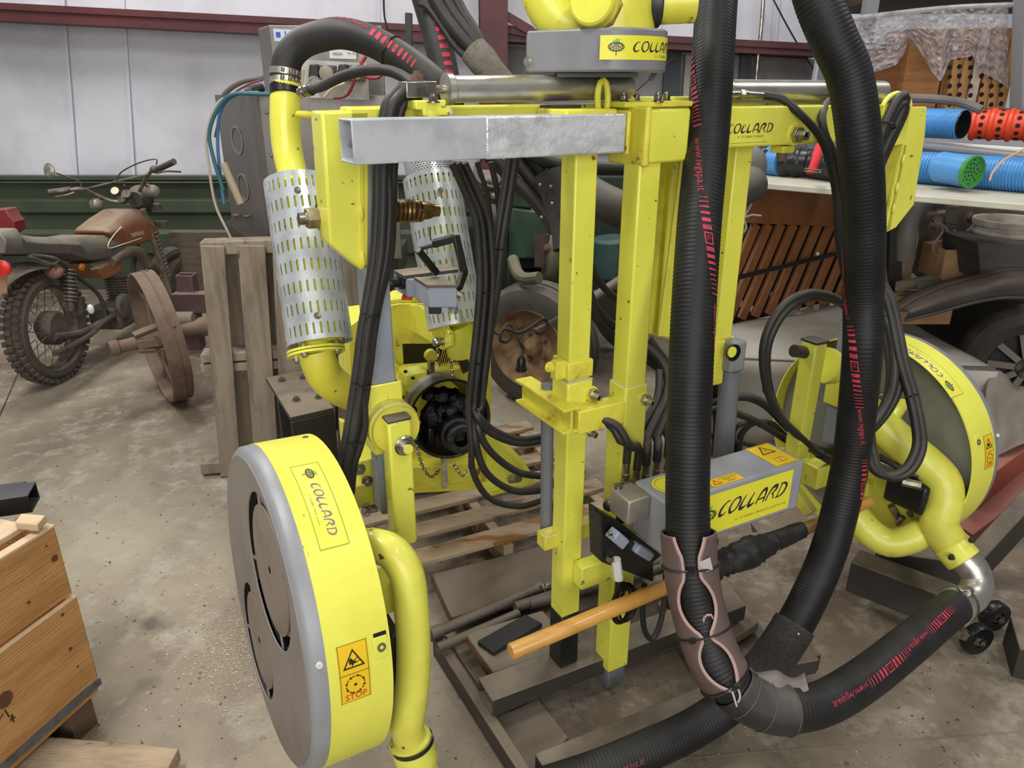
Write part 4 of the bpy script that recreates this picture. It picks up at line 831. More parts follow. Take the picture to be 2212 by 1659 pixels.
# ================================================================== THE VINEYARD MACHINE: FRAME
def zY(py, Y): d = ray(1106, py); return HC + d.z * Y / d.y
def plate(name, outer, holes, p0, x, y, th, m, parent=None, bevel=0., kind=None, label=None):
    """flat plate with holes; outlines in metres on the plane p0 + x*a + y*b, thickness th along x cross y"""
    p0, x, y = V3(p0), V3(x).normalized(), V3(y).normalized(); n = x.cross(y)
    cu = bpy.data.curves.new('c', 'CURVE'); cu.dimensions = '2D'; cu.fill_mode = 'BOTH'; cu.extrude = th / 2
    for lp in [outer] + list(holes):
        s = cu.splines.new('POLY'); s.points.add(len(lp) - 1); s.use_cyclic_u = True
        for i, (a, b) in enumerate(lp): s.points[i].co = (a, b, 0, 1)
    o = bpy.data.objects.new('c', cu); COL.objects.link(o); bpy.context.view_layer.update()
    me = o.evaluated_get(bpy.context.evaluated_depsgraph_get()).to_mesh()
    g = G(); g.add([p0 + x * v.co.x + y * v.co.y + n * (v.co.z + th / 2) for v in me.vertices], [tuple(p.vertices) for p in me.polygons])
    bpy.data.objects.remove(o); bpy.data.curves.remove(cu)
    return g.build(name, m, parent, bevel=bevel, smooth=30, kind=kind, label=label)
def circ(cx, cy, r, n=32, ry=None, a0=0.): return [(cx + r * cos(a0 + 2 * pi * i / n), cy + (ry or r) * sin(a0 + 2 * pi * i / n)) for i in range(n)]
def onpl(px, py, p0, n): d = ray(px, py); return EYE + d * ((V3(p0) - EYE).dot(V3(n)) / d.dot(V3(n)))
fr = thing('leaf_remover_frame', 'tall bright yellow machine frame with twin masts and long cross beam', 'machine', M(.08, 0, .1))
def vpost(name, a, b, z0, z1, w_, m, wall=0., bevel=.004): return G().bar(M(a, b, z0), M(a, b, z1), w_, w_, ref=U, wall=wall).build(name, m, fr, bevel=bevel)
pq_ = PB(1382, 350, -.074); MBc = M(MLOC(pq_)[0], -.074, 0); mba = MLOC(pq_)[0] + .030
ya = M(-.0275, -.0275, 0).y; yb_ = MBc.y
za = lambda y: zY(y, ya); zb2 = lambda y: zY(y, yb_)
# mast A
vpost('mast', 0, 0, za(1336), 1.47, .055, YEL); vpost('foot', 0, 0, .122, za(1336) , .0565, mat('black_tape_steel', '161616', '242321', 8, .4, bump=.2))
vpost('mast_collar', 0, 0, za(821), za(783), .068, YELD); vpost('mast_sleeve', 0, 0, za(880), za(828), .068, YEL)
G().bar(M(0, 0, za(828)), M(0, 0, za(825)), .066, .066, ref=U).build('grease_line', mat('pale_grease', 'cfc9ae', None), fr)
c = M(-.045, -.01, za(800)); G().box(c, U * .014, W * .012, Z * .022).build('clamp_ear', YELD, fr, bevel=.003); G().bolt(PB(1187, 792, -.03), -W, .009, .01).build('clamp_bolt', YELD, fr)
G().box(M(.035, -.055, za(898)), U * .065, W * .022, Z * .028).build('cross_block', YELD, fr, bevel=.003)
G().box(M(.05, -.05, za(1240)), U * .05, W * .02, Z * .032).build('cross_block', YEL, fr, bevel=.003)
G().box(M(.035, .02, za(1180)), U * .1, W * .02, Z * .02).build('rear_tie', YELG, fr, bevel=.003)
# I-section bracket running back from mast A
q0 = M(-.045, -.07, 0); q1 = PA(1130, 862, -.045); bl_ = MLOC(q1)[1]
zt_, zb_ = za(868), za(915)
for z_, t_ in ((zt_, .006), (zb_, .006)): G().box(M(-.045, (bl_ - .07) / 2, z_), U * .022, W * ((bl_ + .07) / 2), Z * t_ / 2).build('bracket_flange', YELD, fr, bevel=.001)
G().box(M(-.045, (bl_ - .07) / 2, (zt_ + zb_) / 2), U * .003, W * ((bl_ + .07) / 2), Z * (zt_ - zb_) / 2).build('bracket_web', YELD, fr)
G().cyl(PB(1183, 830, .06), PB(1180, 1145, .06), .0155, n=18).build('lift_cylinder', mat('mid_grey_cylinder', '6d7076', None, rough=.4), fr)
# mast B
vpost('mast', mba, -.045, zb2(860), 1.47, .056, YEL); vpost('mast_sleeve', mba, -.045, zb2(1452), zb2(838), .065, YEL); vpost('wrapped_foot', mba, -.045, zb2(1490), zb2(1450), .057, mat('grey_film_wrap', '6e7074', '505257', 14, .35, bump=.3))
G().bar(M(mba, -.045, zb2(841)), M(mba, -.045, zb2(837)), .060, .060, ref=U).build('grease_line', mat('pale_grease', 'cfc9ae'), fr)
for x, y, b, r_ in ((1279, 850, -.036, .014), (1393, 862, -.079, .014), (1272, 931, -.03, .012)):
    p_ = PB(x, y, b); G().lathe(p_ + W * .005, -W, [(0, r_ * 1.25), (.006, r_ * 1.25)], 16).build('bolt_boss', YELD, fr)
    G().lathe(p_ - W * .0, -W, [(0, r_), (.012, r_), (.012, r_ * .62), (.03, r_ * .62), (.03, r_ * .3), (.012, r_ * .3)], 6).build('hex_bolt', ZINC, fr, bevel=.001)
# rear plate post and far mast
pl_ = lambda pts, b: [PB(x, y, b) for x, y in pts]
G().prism(pl_([(1414, 320), (1470, 320), (1452, 735), (1398, 720)], .13), W * .012).build('rear_plate', YELD, fr, bevel=.002)
G().prism(pl_([(1458, 320), (1538, 320), (1530, 738), (1424, 726)], .10), W * .01).build('rear_plate', YEL, fr, bevel=.002)
G().bar(PB(1475, 330, .095), PB(1425, 725, .095), .008, .008).build('weld_seam', YELD, fr)
p0, p1 = PB(1588, 250, .04), PB(1546, 726, .04); p1.x, p1.y = p0.x, p0.y
xx = PB(1590, 330, .04); a_ = MLOC(xx)[0]
G().bar(M(a_, .04, zY(726, M(a_, .04, 0).y)), M(a_, .04, 1.45), .055, .055, ref=U).build('far_mast', YEL, fr, bevel=.004)
zf = zY(726, M(a_, .04, 0).y)
G().box(M(a_, .04, zf - .01), U * .036, W * .034, Z * .012).build('mast_foot_plate', YELD, fr, bevel=.003)
G().box(M(a_ - .02, .02, zf - .06), U * .02, W * .02, Z * .06).build('pivot_lug', YELD, fr, bevel=.003)
cy = PB(1578, 765, 0); G().box(cy, U * .026, W * .03, Z * .042).build('cylinder_eye', GREYC, fr, bevel=.008)
G().lathe(PB(1580, 760, -.03), -W, [(0, .02), (.004, .022), (.01, .022)], 24).build('pivot_ring', BPL, fr); G().lathe(PB(1580, 760, -.04), -W, [(0, .014), (.004, .014)], 24).build('pivot_cap', YEL, fr)
G().cyl(PB(1577, 797, .01), PB(1560, 1010, .01), .027, n=20).build('lift_cylinder', mat('mid_grey_cylinder', '6d7076'), fr); G().lathe(PB(1577, 795, .01), -Z, [(0, .02), (.004, .03), (.012, .03)], 20).build('cylinder_gland', mat('mid_grey_cylinder', '6d7076'), fr)
G().bar(PB(1600, 1060, .0), PB(1440, 1140, .0), .05, .05, ref=Z).build('lower_tie', YELD, fr, bevel=.003)
# beams
zt = 1.512; zl = 1.425
def beam(name, a0, a1, b, w_, z0, z1, m, bev=.005): return G().box(M((a0 + a1) / 2, b, (z0 + z1) / 2), U * (a1 - a0) / 2, W * w_ / 2, Z * (z1 - z0) / 2).build(name, m, fr, bevel=bev)
aL = MLOC(PB(694, 241, .07))[0]
bm_ = beam('cross_beam', .13, 1.0, 0, .07, zl, zt, YEL); beam('rear_beam', aL + .05, .40, .10, .06, zl + .01, zt + .006, YEL); beam('upper_rail', .12, .95, .07, .03, zt - .01, zt + .02, YEL)
beam('inner_beam', -.02, .16, .0, .06, zl + .02, zt - .004, YELD)
beam('beam_collar', .105, .215, -.025, .115, zl - .018, zt - .002, YEL); beam('collar_band', .098, .112, -.025, .124, zl - .024, zt + .004, YELD)
beam('flange_plate', .075, .30, .01, .11, zt + .001, zt + .012, YELD, .003)
for x, y in ((1347, 243), (1420, 241), (1374, 222), (1440, 214)):
    p_ = PZ(x, y - 1, zt + .012) if False else PY(x, y - 12, 1.62 if y > 230 else 1.72); p_.z = zt + .01
    G().bolt(p_, Z, .009, .013).build('flange_bolt', ZINC, fr, bevel=.0008)
for x in (1230, 1262):
    p_ = PB(x, 240, .0); p_.z = zt - .02
G().box(M(-.01, .0, zt - .012), U * .06, W * .055, Z * .012).build('mast_cap', YELD, fr, bevel=.004)
G().box(M(-.03, .03, zt + .003), U * .03, W * .03, Z * .003).build('dark_pad', BLK, fr)
pk = Path([PB(1292, 243, -.005), PB(1291, 205, -.005), PB(1296, 180, -.005), PB(1303, 172, -.005), PB(1310, 182, -.005), PB(1313, 210, -.005), PB(1310, 243, -.005)]); G().tube(pk, .0065, 10).build('lifting_eye', YELD, fr)
G().cyl(PB(1416, 250, -.04), PB(1416, 278, -.04), .008).build('drain_stub', YEL, fr)
pm = PB(1571, 288, -.0358); ls, wd = collard(.0185); ty0 = plane_map(pm, U, Z, .0006); decal('maker_lettering', INKP, fr, ls, ty0)
decal('small_lettering', INKO, fr, [d_text('51 - ST THIERRY - FRANCE', .0068, .032, -.011)], ty0); decal('label_rule', INKO, fr, [d_rect(.0, -.022, .125, -.0212)], ty0)
p_ = PB(1718, 291, -.037); G().lathe(p_ + W * .004, -W, [(0, .026), (.006, .024)], 20).build('bolt_boss', YELD, fr); G().lathe(p_, -W, [(0, .019), (.014, .019), (.014, .012), (.034, .012), (.034, .006), (.014, .006)], 6).build('hex_bolt', ZINC, fr, bevel=.001)
G().box(PB(1690, 322, -.01), U * .02, W * .02, Z * .008).build('under_lug', YELD, fr, bevel=.002); G().cyl(PB(1688, 325, -.01), PB(1688, 346, -.01), .011).build('under_pin', RUST, fr)
# grey square tube with foil tape
a0 = MLOC(PB(760, 300, -.064))[0]; a1 = MLOC(PB(1350, 290, -.064))[0]; at_ = MLOC(PB(1048, 290, -.064))[0]
zg = 1.502; G().bar(M(a0, -.03, zg - .036), M(a1, -.03, zg - .036), .072, .072, ref=Z, wall=.004).build('square_steel_tube', ALUD, fr, bevel=.003, label='grey galvanised open-ended square tube')
G().bar(M(at_, -.03, zg - .036), M(a1, -.03, zg - .036), .0745, .0745, ref=Z).build('foil_tape', ALU, fr, bevel=.004, label='crinkled silver foil tape')
G().box(M(a1 + .006, -.028, zg - .036), U * .004, W * .041, Z * .041).build('tube_socket', YELD, fr, bevel=.002)
# cylinders on top
def ram(x0, y0, x1, y1, b, r_, nm='hydraulic_ram'):
    p, q = PB(x0, y0, b), PB(x1, y1, b); o = G().cyl(p, q, r_, n=28).build(nm, SILV, fr, smooth=40); d = (q - p).normalized()
    G().lathe(p, d, [(-.004, r_ * .7), (0, r_ * 1.15), (.012, r_ * 1.15), (.016, r_)], 28).build('ram_gland', SILV, o); return p, q, d
p, q, d = ram(962, 193, 1357, 188, .04, .0245)
G().cyl(p - d * .03, p, .008).build('ram_rod', ZINC, fr); G().box(p - d * .055, d * .03, W * .02, Z * .014).build('rod_eye', ZINC, fr, bevel=.002); G().bolt(p - d * .055 + Z * .014, Z, .012, .012).build('eye_bolt', RUST, fr)
G().box(PB(1332, 160, .04), U * .012, W * .01, Z * .006).build('port_boss', RUST, fr)
ram(1560, 197, 1905, 197, .045, .0255)
g = G().cyl(PB(1570, 204, .01), PB(1612, 203, .01), .009).cyl(PB(1606, 203, .01), PB(1650, 206, .01), .0075); g.build('hose_fitting', ZINC, fr); G().lathe(PB(1596, 204, .01), U, [(0, .012), (.012, .012)], 6).build('fitting_nut', ZINC, fr)
for x, y, s in ((920, 226, 1), (932, 240, .9)): G().box(PB(x, y, .03), U * .03 * s, W * .025, Z * .008).build('pivot_bracket', YEL, fr, bevel=.003)
G().cyl(PB(930, 238, .02), PB(930, 262, .02), .018).build('pivot_post', YELD, fr); G().bolt(PB(936, 222, .0), Z, .009, .01).build('pivot_bolt', ZINC, fr); G().sph(PB(966, 244, .02), .011).build('grease_nipple_cap', WHT, fr)

# ---- left arm
bP = .07; zy = lambda x, y, b=bP: PB(x, y, b)
out = [(694, 241), (800, 238), (797, 574), (783, 586), (713, 528)]
G().prism([zy(*p) for p in out], W * .075).build('hanger_plate', YEL, fr, bevel=.005)
G().bar(zy(778, 290) - W * .002, zy(783, 575) - W * .002, .006, .004, ref=W).build('weld_seam', YELD, fr)
for x, y in ((779, 460), (782, 560)): G().sph(zy(x, y) - W * .002, (.006, .006, .018), 8, 6).build('weld_bead', YELD, fr)
p_ = PA(690, 470, aL - .002); G().lathe(p_ + U * .002, -U, [(0, .027), (.004, .027)], 24).build('washer', ZINC, fr); G().lathe(p_, -U, [(.0, .0215), (.026, .0215)], 6).build('hanger_bolt', mat('tan_zinc', 'a89c84', '7f745f', 20, .4, .8), fr, bevel=.002); G().cyl(p_ - U * .02, p_ - U * .04, .012).build('bolt_end', ZINC, fr)
p, q = PB(838, 456, .105), PB(908, 455, .105); d = (q - p).normalized(); e1, e2 = perp(d); Ls = (q - p).length
G().tube([p + d * (Ls * i / 98) + (e1 * cos(2 * pi * i / 14) + e2 * sin(2 * pi * i / 14)) * .0185 for i in range(99)], .0048, 8, step=.004).build('coil_spring', BRASS, fr)
G().cyl(p, q + d * .04, .012).build('spring_rod', BRASS, fr); G().lathe(q, d, [(0, .019), (.02, .017), (.026, .013), (.034, .013)], 20).build('spring_nut', BRASS, fr)
al, bl2 = MLOC(PB(813, 700, .10))[0:2]; yl = M(al, .07, 0).y
G().bar(M(al, .10, zY(1110, yl)), M(al, .10, 1.47), .053, .053, ref=U).build('leg', GREYB, fr, bevel=.006)
zs0, zs1 = zY(985, yl - .02), zY(835, yl - .02)
G().bar(M(al, .10, zs0), M(al, .10, zs1), .07, .07, ref=U, wall=.006).build('leg_sleeve', YEL, fr, bevel=.004)
zc_ = zY(935, yl - .05); G().lathe(M(al + .004, .068, zc_ - .0), -W, [(0, .056), (.026, .056), (.030, .051), (.040, .051)], 36).build('pivot_boss', YELG, fr)
am, bmm = MLOC(PB(858, 960, .02))[0:2]; ym = M(am, -.005, 0).y
AT, AB = M(am, .02, zY(912, ym)), M(am, .02, zY(1180, ym)) 
G().bar(AT, AB, .047, .05, ref=U).build('arm', YELD if False else YEL, fr, bevel=.005); G().bar(AT, AT + Z * .007, .050, .053, ref=U).build('arm_end_cap', BLK, fr, bevel=.004)
p_ = PB(874, 962, -.007); G().lathe(p_, -W, [(0, .021), (.003, .0225), (.006, .019), (.006, .015), (.014, .015), (.014, .011), (.02, .011)], 24).build('pivot_bolt', ZINC, fr); G().lathe(p_ - W * .019, -W, [(0, .0105), (.003, .0105)], 16).build('pivot_bolt_cap', YEL, fr)
g = G().box(PB(785, 1015, .20), U * .022, W * .05, Z * .052); g.build('link_block', YEL, fr, bevel=.003)
for x, y in ((777, 1014), (793, 1040)): G().bolt(PB(x, y, .145), -W, .010, .008).build('link_bolt', ZINC, fr)
g = G().cyl(PB(785, 1102, .15), PB(815, 1096, .15), .011); g.build('hitch_pin', ZINC, fr); G().tube(Path([PB(792 + 9 * cos(t), 1102 + 14 * sin(t), .13) for t in [2 * pi * i / 16 for i in range(17)]]), .002, 6).build('pin_ring', ZINC, fr)
G().box(PB(765, 1062, .17), U * .04, W * .03, Z * .03).build('link_plate', YELG, fr, bevel=.003)
# ---- right arm
bR = 0.0
hp = [(1893, 232), (2003, 228), (1998, 300), (1976, 440), (1938, 488), (1924, 498), (1908, 496), (1912, 330), (1893, 320)]
aR0 = MLOC(PB(1893, 240, -.035))[0]
G().prism([PB(x, y, -.035) for x, y in [(1893, 232), (2003, 230), (1999, 290), (1975, 442), (1936, 492), (1912, 504), (1916, 480), (1952, 312), (1893, 322)]], W * .012).build('hanger_hook', YEL, fr, bevel=.003)
G().prism([PB(x, y, -.035) for x, y in [(1952, 312), (1960, 312), (1924, 498), (1914, 500)]], W * .07).build('hook_inner_plate', YELD, fr, bevel=.002)
beam('hanger_box', aR0 - .02, aR0 + .10, .0, .07, zl, zt, YEL)
for x, y in ((1951, 345), (1938, 405), (1930, 450)): G().sph(PB(x, y, -.04), (.005, .005, .014), 8, 6).build('weld_bead', YEL, fr)
ar = MLOC(PB(1922, 330, .02))[0]; yr = M(ar, .0, 0).y
aR = MLOC(PB(1808, 900, .03))[0]; 
top_ = M(ar - .02, .03, 1.46); bot_ = PB(1800, 960, .03); G().bar(top_, bot_, .055, .055, ref=U).build('leg', GREYB, fr, bevel=.006)
d = (top_ - bot_).normalized(); s_ = PB(1814, 800, .03)
G().bar(bot_.lerp(top_, ((848 - 960) / (200 - 960)) * 1.0), bot_.lerp(top_, ((732 - 960) / (200 - 960)) * 1.0), .072, .072, ref=U).build('leg_sleeve', YEL, fr, bevel=.004)
AT, AB = PB(1760, 738, -.06), PB(1718, 985, -.06)
G().bar(AT, AB, .045, .05, ref=W).build('arm', YEL, fr, bevel=.005); ad = (AT - AB).normalized(); G().bar(AT, AT + ad * .008, .05, .055, ref=W).build('arm_end_cap', BLK, fr, bevel=.003)
bb = PB(1783, 790, -.05); bax = (PB(1815, 800, -.02) - PB(1755, 785, -.06)).normalized(); G().lathe(bb - bax * .025, bax, [(0, .05), (.03, .052), (.034, .047), (.07, .047)], 36).build('pivot_boss', YEL, fr)
G().cyl(PB(1715, 758, -.05), PB(1745, 762, -.05), .017).build('pivot_stub', BLK, fr)

# ================================================================== THE TWO HEADS
def head(C, az, el, R, w1, w2, sgn, label, lower=None):
    """C outer face centre, axis points inwards (towards the machine)"""
    C = V3(C); ax = V3((cos(az) * cos(el), sin(az) * cos(el), sin(el)))
    if sgn < 0: ax = -ax
    t = thing('leaf_stripping_head', label, 'machine head', C + ax * .07 - Z * R)
    e1 = (Z - ax * ax.z).normalized(); e2 = ax.cross(e1).normalized()
    Rf = R - .022
    th = lambda p: None
    g = G().lathe(C, ax, [(.0, Rf), (.003, R - .008), (.010, R - .001), (w1 + .004, R), (w1 + .004, R - .006), (.012, R - .01), (.004, Rf)], 96, caps=False, e=e1); cup = g.build('grey_rim', mat('head_grey', '8f9094', '7d7e82', 3, .4, bump=.02), t, smooth=50)
    g = G().lathe(C, ax, [(w1, R + .001), (w2, R + .001), (w2, R - .003), (w1, R - .003), (w1, R + .001)], 96, caps=False, e=e1); band_ = g.build('yellow_guard_band', mat('guard_yellow', 'e6e45a', 'dcd94e', 5, .4, spots=(40, .70, '9a8e40')), t, smooth=50)
    g = G().lathe(C, ax, [(w2 - .045, 0.0), (w2 - .045, R - .004), (w2 - .05, R - .004), (w2 - .05, 0.)], 64, caps=False, e=e1); back = g.build('back_plate', mat('back_plate_grey', '83837a', '6c6c62', 4, .5), t, smooth=50)
    return t, C, ax, e1, e2, cup, band_, back
def cylhit(px, py, C, ax, R, e1, e2):
    d = ray(px, py); o = EYE - C; dd = d - ax * d.dot(ax); oo = o - ax * o.dot(ax)
    a, b, c_ = dd.dot(dd), 2 * dd.dot(oo), oo.dot(oo) - R * R
    disc = max(b * b - 4 * a * c_, 0); k = (-b - sqrt(disc)) / (2 * a); p = EYE + d * k - C
    return atan2(p.dot(e2), p.dot(e1)), p.dot(ax)
RH = .33
LH = head((-.509, 1.240, .565), radians(31.3), radians(-2.95), RH, .031, .146, 1, 'near left stripping head: upright round grey disc with yellow guard band')
RHd = head((1.199, 2.130, .535), radians(32.2), radians(.9), RH, .032, .146, -1, 'far right stripping head seen from its open inner side with pipes')
FACE = mat('head_face_grey', '867f78', '746d66', 3, .55, bump=.03, spots=(7, .70, '5c564f')); DISC = mat('rotor_disc_dusty', '887d71', '756a5f', 6, .6, bump=.05, spots=(16, .7, '5a5047'))
t, C, ax, e1, e2, cup, band_, back = LH
ops = ((.075, .131, .153, .127), (-.088, -.150, .129, .107))
def face(H, ops):
    t, C, ax, e1, e2, cup, band_, back = H
    ff = plate('front_face', circ(0, 0, RH - .018, 96), [circ(x, y, r, 48) for x, y, r, ri in ops], C + ax * .001, e2, e1, .003, FACE, t)
    for x, y, r, ri in ops:
        cc = C + e2 * x + e1 * y
        G().lathe(cc + ax * .005, ax, [(0, r - .0008), (.05, r - .0008), (.05, 0)], 48, caps=False, e=e1).build('opening_well', DARK, t)
        dsk = G().lathe(cc + ax * .002, ax, [(0, .008), (0, ri), (.003, ri), (.003, .008)], 48, caps=False, e=e1).build('rotor_disc', DISC, t)
        G().lathe(cc - e2 * .008 + e1 * .004 + ax * .016, ax, [(0, ri + .013), (.004, ri + .013)], 48, e=e1).build('felt_disc', mat('tan_felt', 'a8957c', '8d7b66', 50, .8), dsk)
        G().lathe(cc + ax * .004, ax, [(0, .0085), (.003, .0085)], 16).build('hub_pin', ZINC, dsk)
        for a in (.35, 1.95, 3.5, 5.1):
            d_ = e2 * cos(a) + e1 * sin(a); G().bar(cc + ax * .003 + d_ * (ri - .004), cc + ax * .003 + d_ * (r + .004), .006, .003, ref=ax).build('disc_tab', DISC, dsk)
face(LH, ops)
face(RHd, ops)
def rimfit(H, brk):
    t, C, ax, e1, e2, cup, band_, back = H
    R = RH
    def cm(px, py, along, out=.0018, flip=1):
        th0, t0 = cylhit(px, py, C, ax, R, e1, e2)
        def f(u, v): # u along circumference, v along the axis (inwards)
            a = th0 + along * u / R; return C + ax * (t0 + v) + (e1 * cos(a) + e2 * sin(a)) * (R + out)
        return f
    return cm
# ---- left head labels
cm = rimfit(LH, 0)
def sgn_of(H, p, q):
    t, C, ax, e1, e2 = H[:5]; a = cylhit(p[0], p[1], C, ax, RH, e1, e2)[0]; b = cylhit(q[0], q[1], C, ax, RH, e1, e2)[0]; return (1 if b > a else -1), a, b
t, C, ax, e1, e2, cup, band_, back = LH
sg, a_, b_ = sgn_of(LH, (640, 1040), (735, 1185)); LL = abs(a_ - b_) * RH
th, t0 = cylhit(626, 1012, C, ax, RH, e1, e2); th2, t2 = cylhit(681, 1003, C, ax, RH, e1, e2); Wd = abs(t2 - t0)
def labelset(H, cmap, Lw, Ww, big):
    band_ = H[6]
    lab = decal('maker_label', mat('label_on_guard', 'eae866', 'e2dc48', 5, .38), band_, [d_rect(0, 0, Lw, Ww, 30, 1)], lambda u, v: cmap(u, v))
    decal('label_outline', INKO, lab, [d_rect(0, 0, Lw, .0009, 30, 1), d_rect(0, Ww, Lw, Ww + .0009, 30, 1), d_rect(0, 0, .0009, Ww, 1, 4), d_rect(Lw, 0, Lw + .0009, Ww, 1, 4)], lambda u, v: cmap(u, v) * 1.0 + (cmap(u, v) - H[1] - H[2] * (cmap(u, v) - H[1]).dot(H[2])).normalized() * .0004)
    up_ = lambda u, v: cmap(u, v) + (cmap(u, v) - H[1] - H[2] * (cmap(u, v) - H[1]).dot(H[2])).normalized() * .0008
    h = Ww * .30; ls, wd = collard(h, Lw * .30, Ww * .42, .0); k = Lw * .60 / wd
    decal('maker_lettering', INKL, lab, [([(Lw * .30 + (a - Lw * .30) * k, b) for a, b in vs], fs) for vs, fs in ls], up_)
    decal('small_lettering', INKO, lab, [d_text('51 - ST THIERRY - FRANCE - Tel. 03 26', Ww * .075, Lw * .42, Ww * .2)], up_)
    grape_logo(lab, lambda a, b: up_(a, b), Lw * .15, Ww * .55, Ww * .27)
labelset(LH, cm(626, 1012, sg), LL * 1.22, max(Wd, .052), True)
def warn(H, px, py, w_, h_, sg_):
    band_ = H[6]; C, ax = H[1], H[2]; cmp_ = rimfit(H, 0)(px, py, sg_)
    s_ = 1 if H is LH else -1
    rad = lambda p: (p - C - ax * (p - C).dot(ax)).normalized()
    f0 = lambda x, y: cmp_(-y, s_ * x); f1 = lambda x, y: f0(x, y) + rad(f0(x, y)) * .0004; f2 = lambda x, y: f0(x, y) + rad(f0(x, y)) * .0008
    lab = decal('warning_label', SIGN, band_, [d_rect(0, -h_, w_, 0, 2, 10)], f0)
    k = w_
    decal('warning_frame', mat('brown_ink', '6e5a12', None, rough=.5), lab, [d_rect(0, -h_ / 2 - .0006, w_, -h_ / 2 + .0006, 1, 1), d_rect(.02 * k, -h_, .04 * k, 0, 1, 8), d_rect(.96 * k, -h_, .98 * k, 0, 1, 8), d_rect(0, -.02 * k, k, -.005 * k), d_rect(0, -h_ + .005 * k, k, -h_ + .02 * k)], f1)
    decal('warning_triangle', INK, lab, [d_tri(k * .5, -h_ * .30, k * .42, k * .045)], f2)
    decal('hand_symbol', INK, lab, [d_poly([(k * a, -h_ * .30 + k * b) for a, b in ((.36, .10), (.44, .12), (.50, .02), (.58, -.02), (.60, -.07), (.50, -.08), (.46, -.16), (.42, -.06), (.37, -.10), (.35, 0))]), d_ribbon([(k * .5, -h_ * .30 + k * .0), (k * .64, -h_ * .30 + k * .10)], k * .03), d_ribbon([(k * .56, -h_ * .30 - k * .06), (k * .70, -h_ * .30 - k * .02)], k * .025)], f2)
    cy_ = -h_ * .70; sh = [d_disc(k * .5, cy_, k * .05)]
    for i in range(8):
        a = 2 * pi * i / 8; b = a + .45; r_ = k * .30; sh.append(d_ribbon([(k * .5 + r_ * cos(a), cy_ + r_ * sin(a)), (k * .5 + r_ * cos((a + b) / 2), cy_ + r_ * sin((a + b) / 2)), (k * .5 + r_ * cos(b), cy_ + r_ * sin(b))], k * .03))
        q = (k * .5 + r_ * cos(b), cy_ + r_ * sin(b)); t_ = (-sin(b), cos(b)); n_ = (cos(b), sin(b)); sh.append(d_poly([(q[0] + t_[0] * k * .07, q[1] + t_[1] * k * .07), (q[0] + n_[0] * k * .055, q[1] + n_[1] * k * .055), (q[0] - n_[0] * k * .055, q[1] - n_[1] * k * .055)]))
    decal('rotation_arrows', INK, lab, sh, f2)
    decal('stop_lettering', INKR, lab, [d_text('STOP', k * .30, k * .5, -h_ * .955, 'CENTER')], f2)
a0, tt0 = cylhit(724, 1399, C, ax, RH, e1, e2); a1, tt1 = cylhit(790, 1376, C, ax, RH, e1, e2); a2, tt2 = cylhit(737, 1522, C, ax, RH, e1, e2)
warn(LH, 724, 1399, abs(tt1 - tt0), abs(a2 - a0) * RH, sg)
def rimpt(H, px, py, out=.0): t, C, ax, e1, e2 = H[:5]; a, tt = cylhit(px, py, C, ax, RH, e1, e2); r_ = e1 * cos(a) + e2 * sin(a); return C + ax * tt + r_ * (RH + out), r_, ax.cross(r_)
p_, r_, tn = rimpt(LH, 823, 1397); g = G().box(p_, ax * .012, tn * .02, r_ * .0015); g.build('guard_tab', YEL, band_, bevel=.001); G().lathe(p_, r_, [(0, .008), (.004, .008), (.004, .004), (.001, .004)], 16).build('tab_screw', ZINC, band_)
p_, r_, tn = rimpt(LH, 820, 1372); G().box(p_, ax * .012, tn * .006, r_ * .0012).build('guard_slot', DARK, band_)
for px, py in ((690, 1437), (660, 946)):
    p_, r_, tn = rimpt(LH, px, py); G().lathe(p_, r_, [(0, .0065), (.003, .0055), (.003, .002), (.001, .002)], 16).build('rivet', WHT if px == 690 else ZINC, cup)
# left head pipes and brackets (inner side)
HP = mat('head_pipe_yellow', 'dfdd58', 'cac44c', 5, .42, spots=(36, .69, '5a4c28'), coat=.2)
def hpipe(H, pts, r_, nm='suction_pipe'): return G().tube(pts, r_, 24, step=.012).build(nm, HP, H[0], smooth=60)
L0 = LH[0]
hpipe(LH, [P(785, 1178, 1.46), P(815, 1180, 1.44), P(850, 1195, 1.43), P(878, 1240, 1.43), P(888, 1310, 1.44), P(893, 1390, 1.46), P(892, 1460, 1.48), P(886, 1520, 1.5), P(880, 1570, 1.52), P(888, 1600, 1.53)], .034)
hpipe(LH, [P(850, 1530, 1.56), P(866, 1560, 1.54), P(884, 1590, 1.53)], .03)
G().lathe(P(884, 1592, 1.53), P(912, 1680, 1.56) - P(884, 1592, 1.53), [(0, .036), (.005, .044), (.06, .044), (.062, .038), (.09, .038)], 32).build('pipe_cuff', HP, L0)
G().lathe(P(889, 1600, 1.53), P(912, 1680, 1.56) - P(884, 1592, 1.53), [(.0, .0448), (.004, .0452), (.010, .0448)], 32, caps=False).build('tape_band', mat('black_tape_steel', '161616'), L0)
for pos in ((868, 1262), (893, 1392)): pass
G().box(P(832, 1275, 1.50), U * .035, W * .03, Z * .036).build('mount_block', YEL, L0, bevel=.003)
G().box(P(845, 1440, 1.55), U * .01, W * .05, Z * .12).build('motor_bracket', BLK, L0, bevel=.004)
mc = LH[1] + ax * .15; G().lathe(mc - e1 * .02 + e2 * .06, ax, [(-.06, .05), (.02, .05), (.03, .04), (.055, .04)], 24).build('hydraulic_motor', BPL, L0, bevel=.003)
G().box(LH[1] + ax * .125, ax * .03, e2 * .05, e1 * .29).build('spine_bar', YEL, L0, bevel=.004)
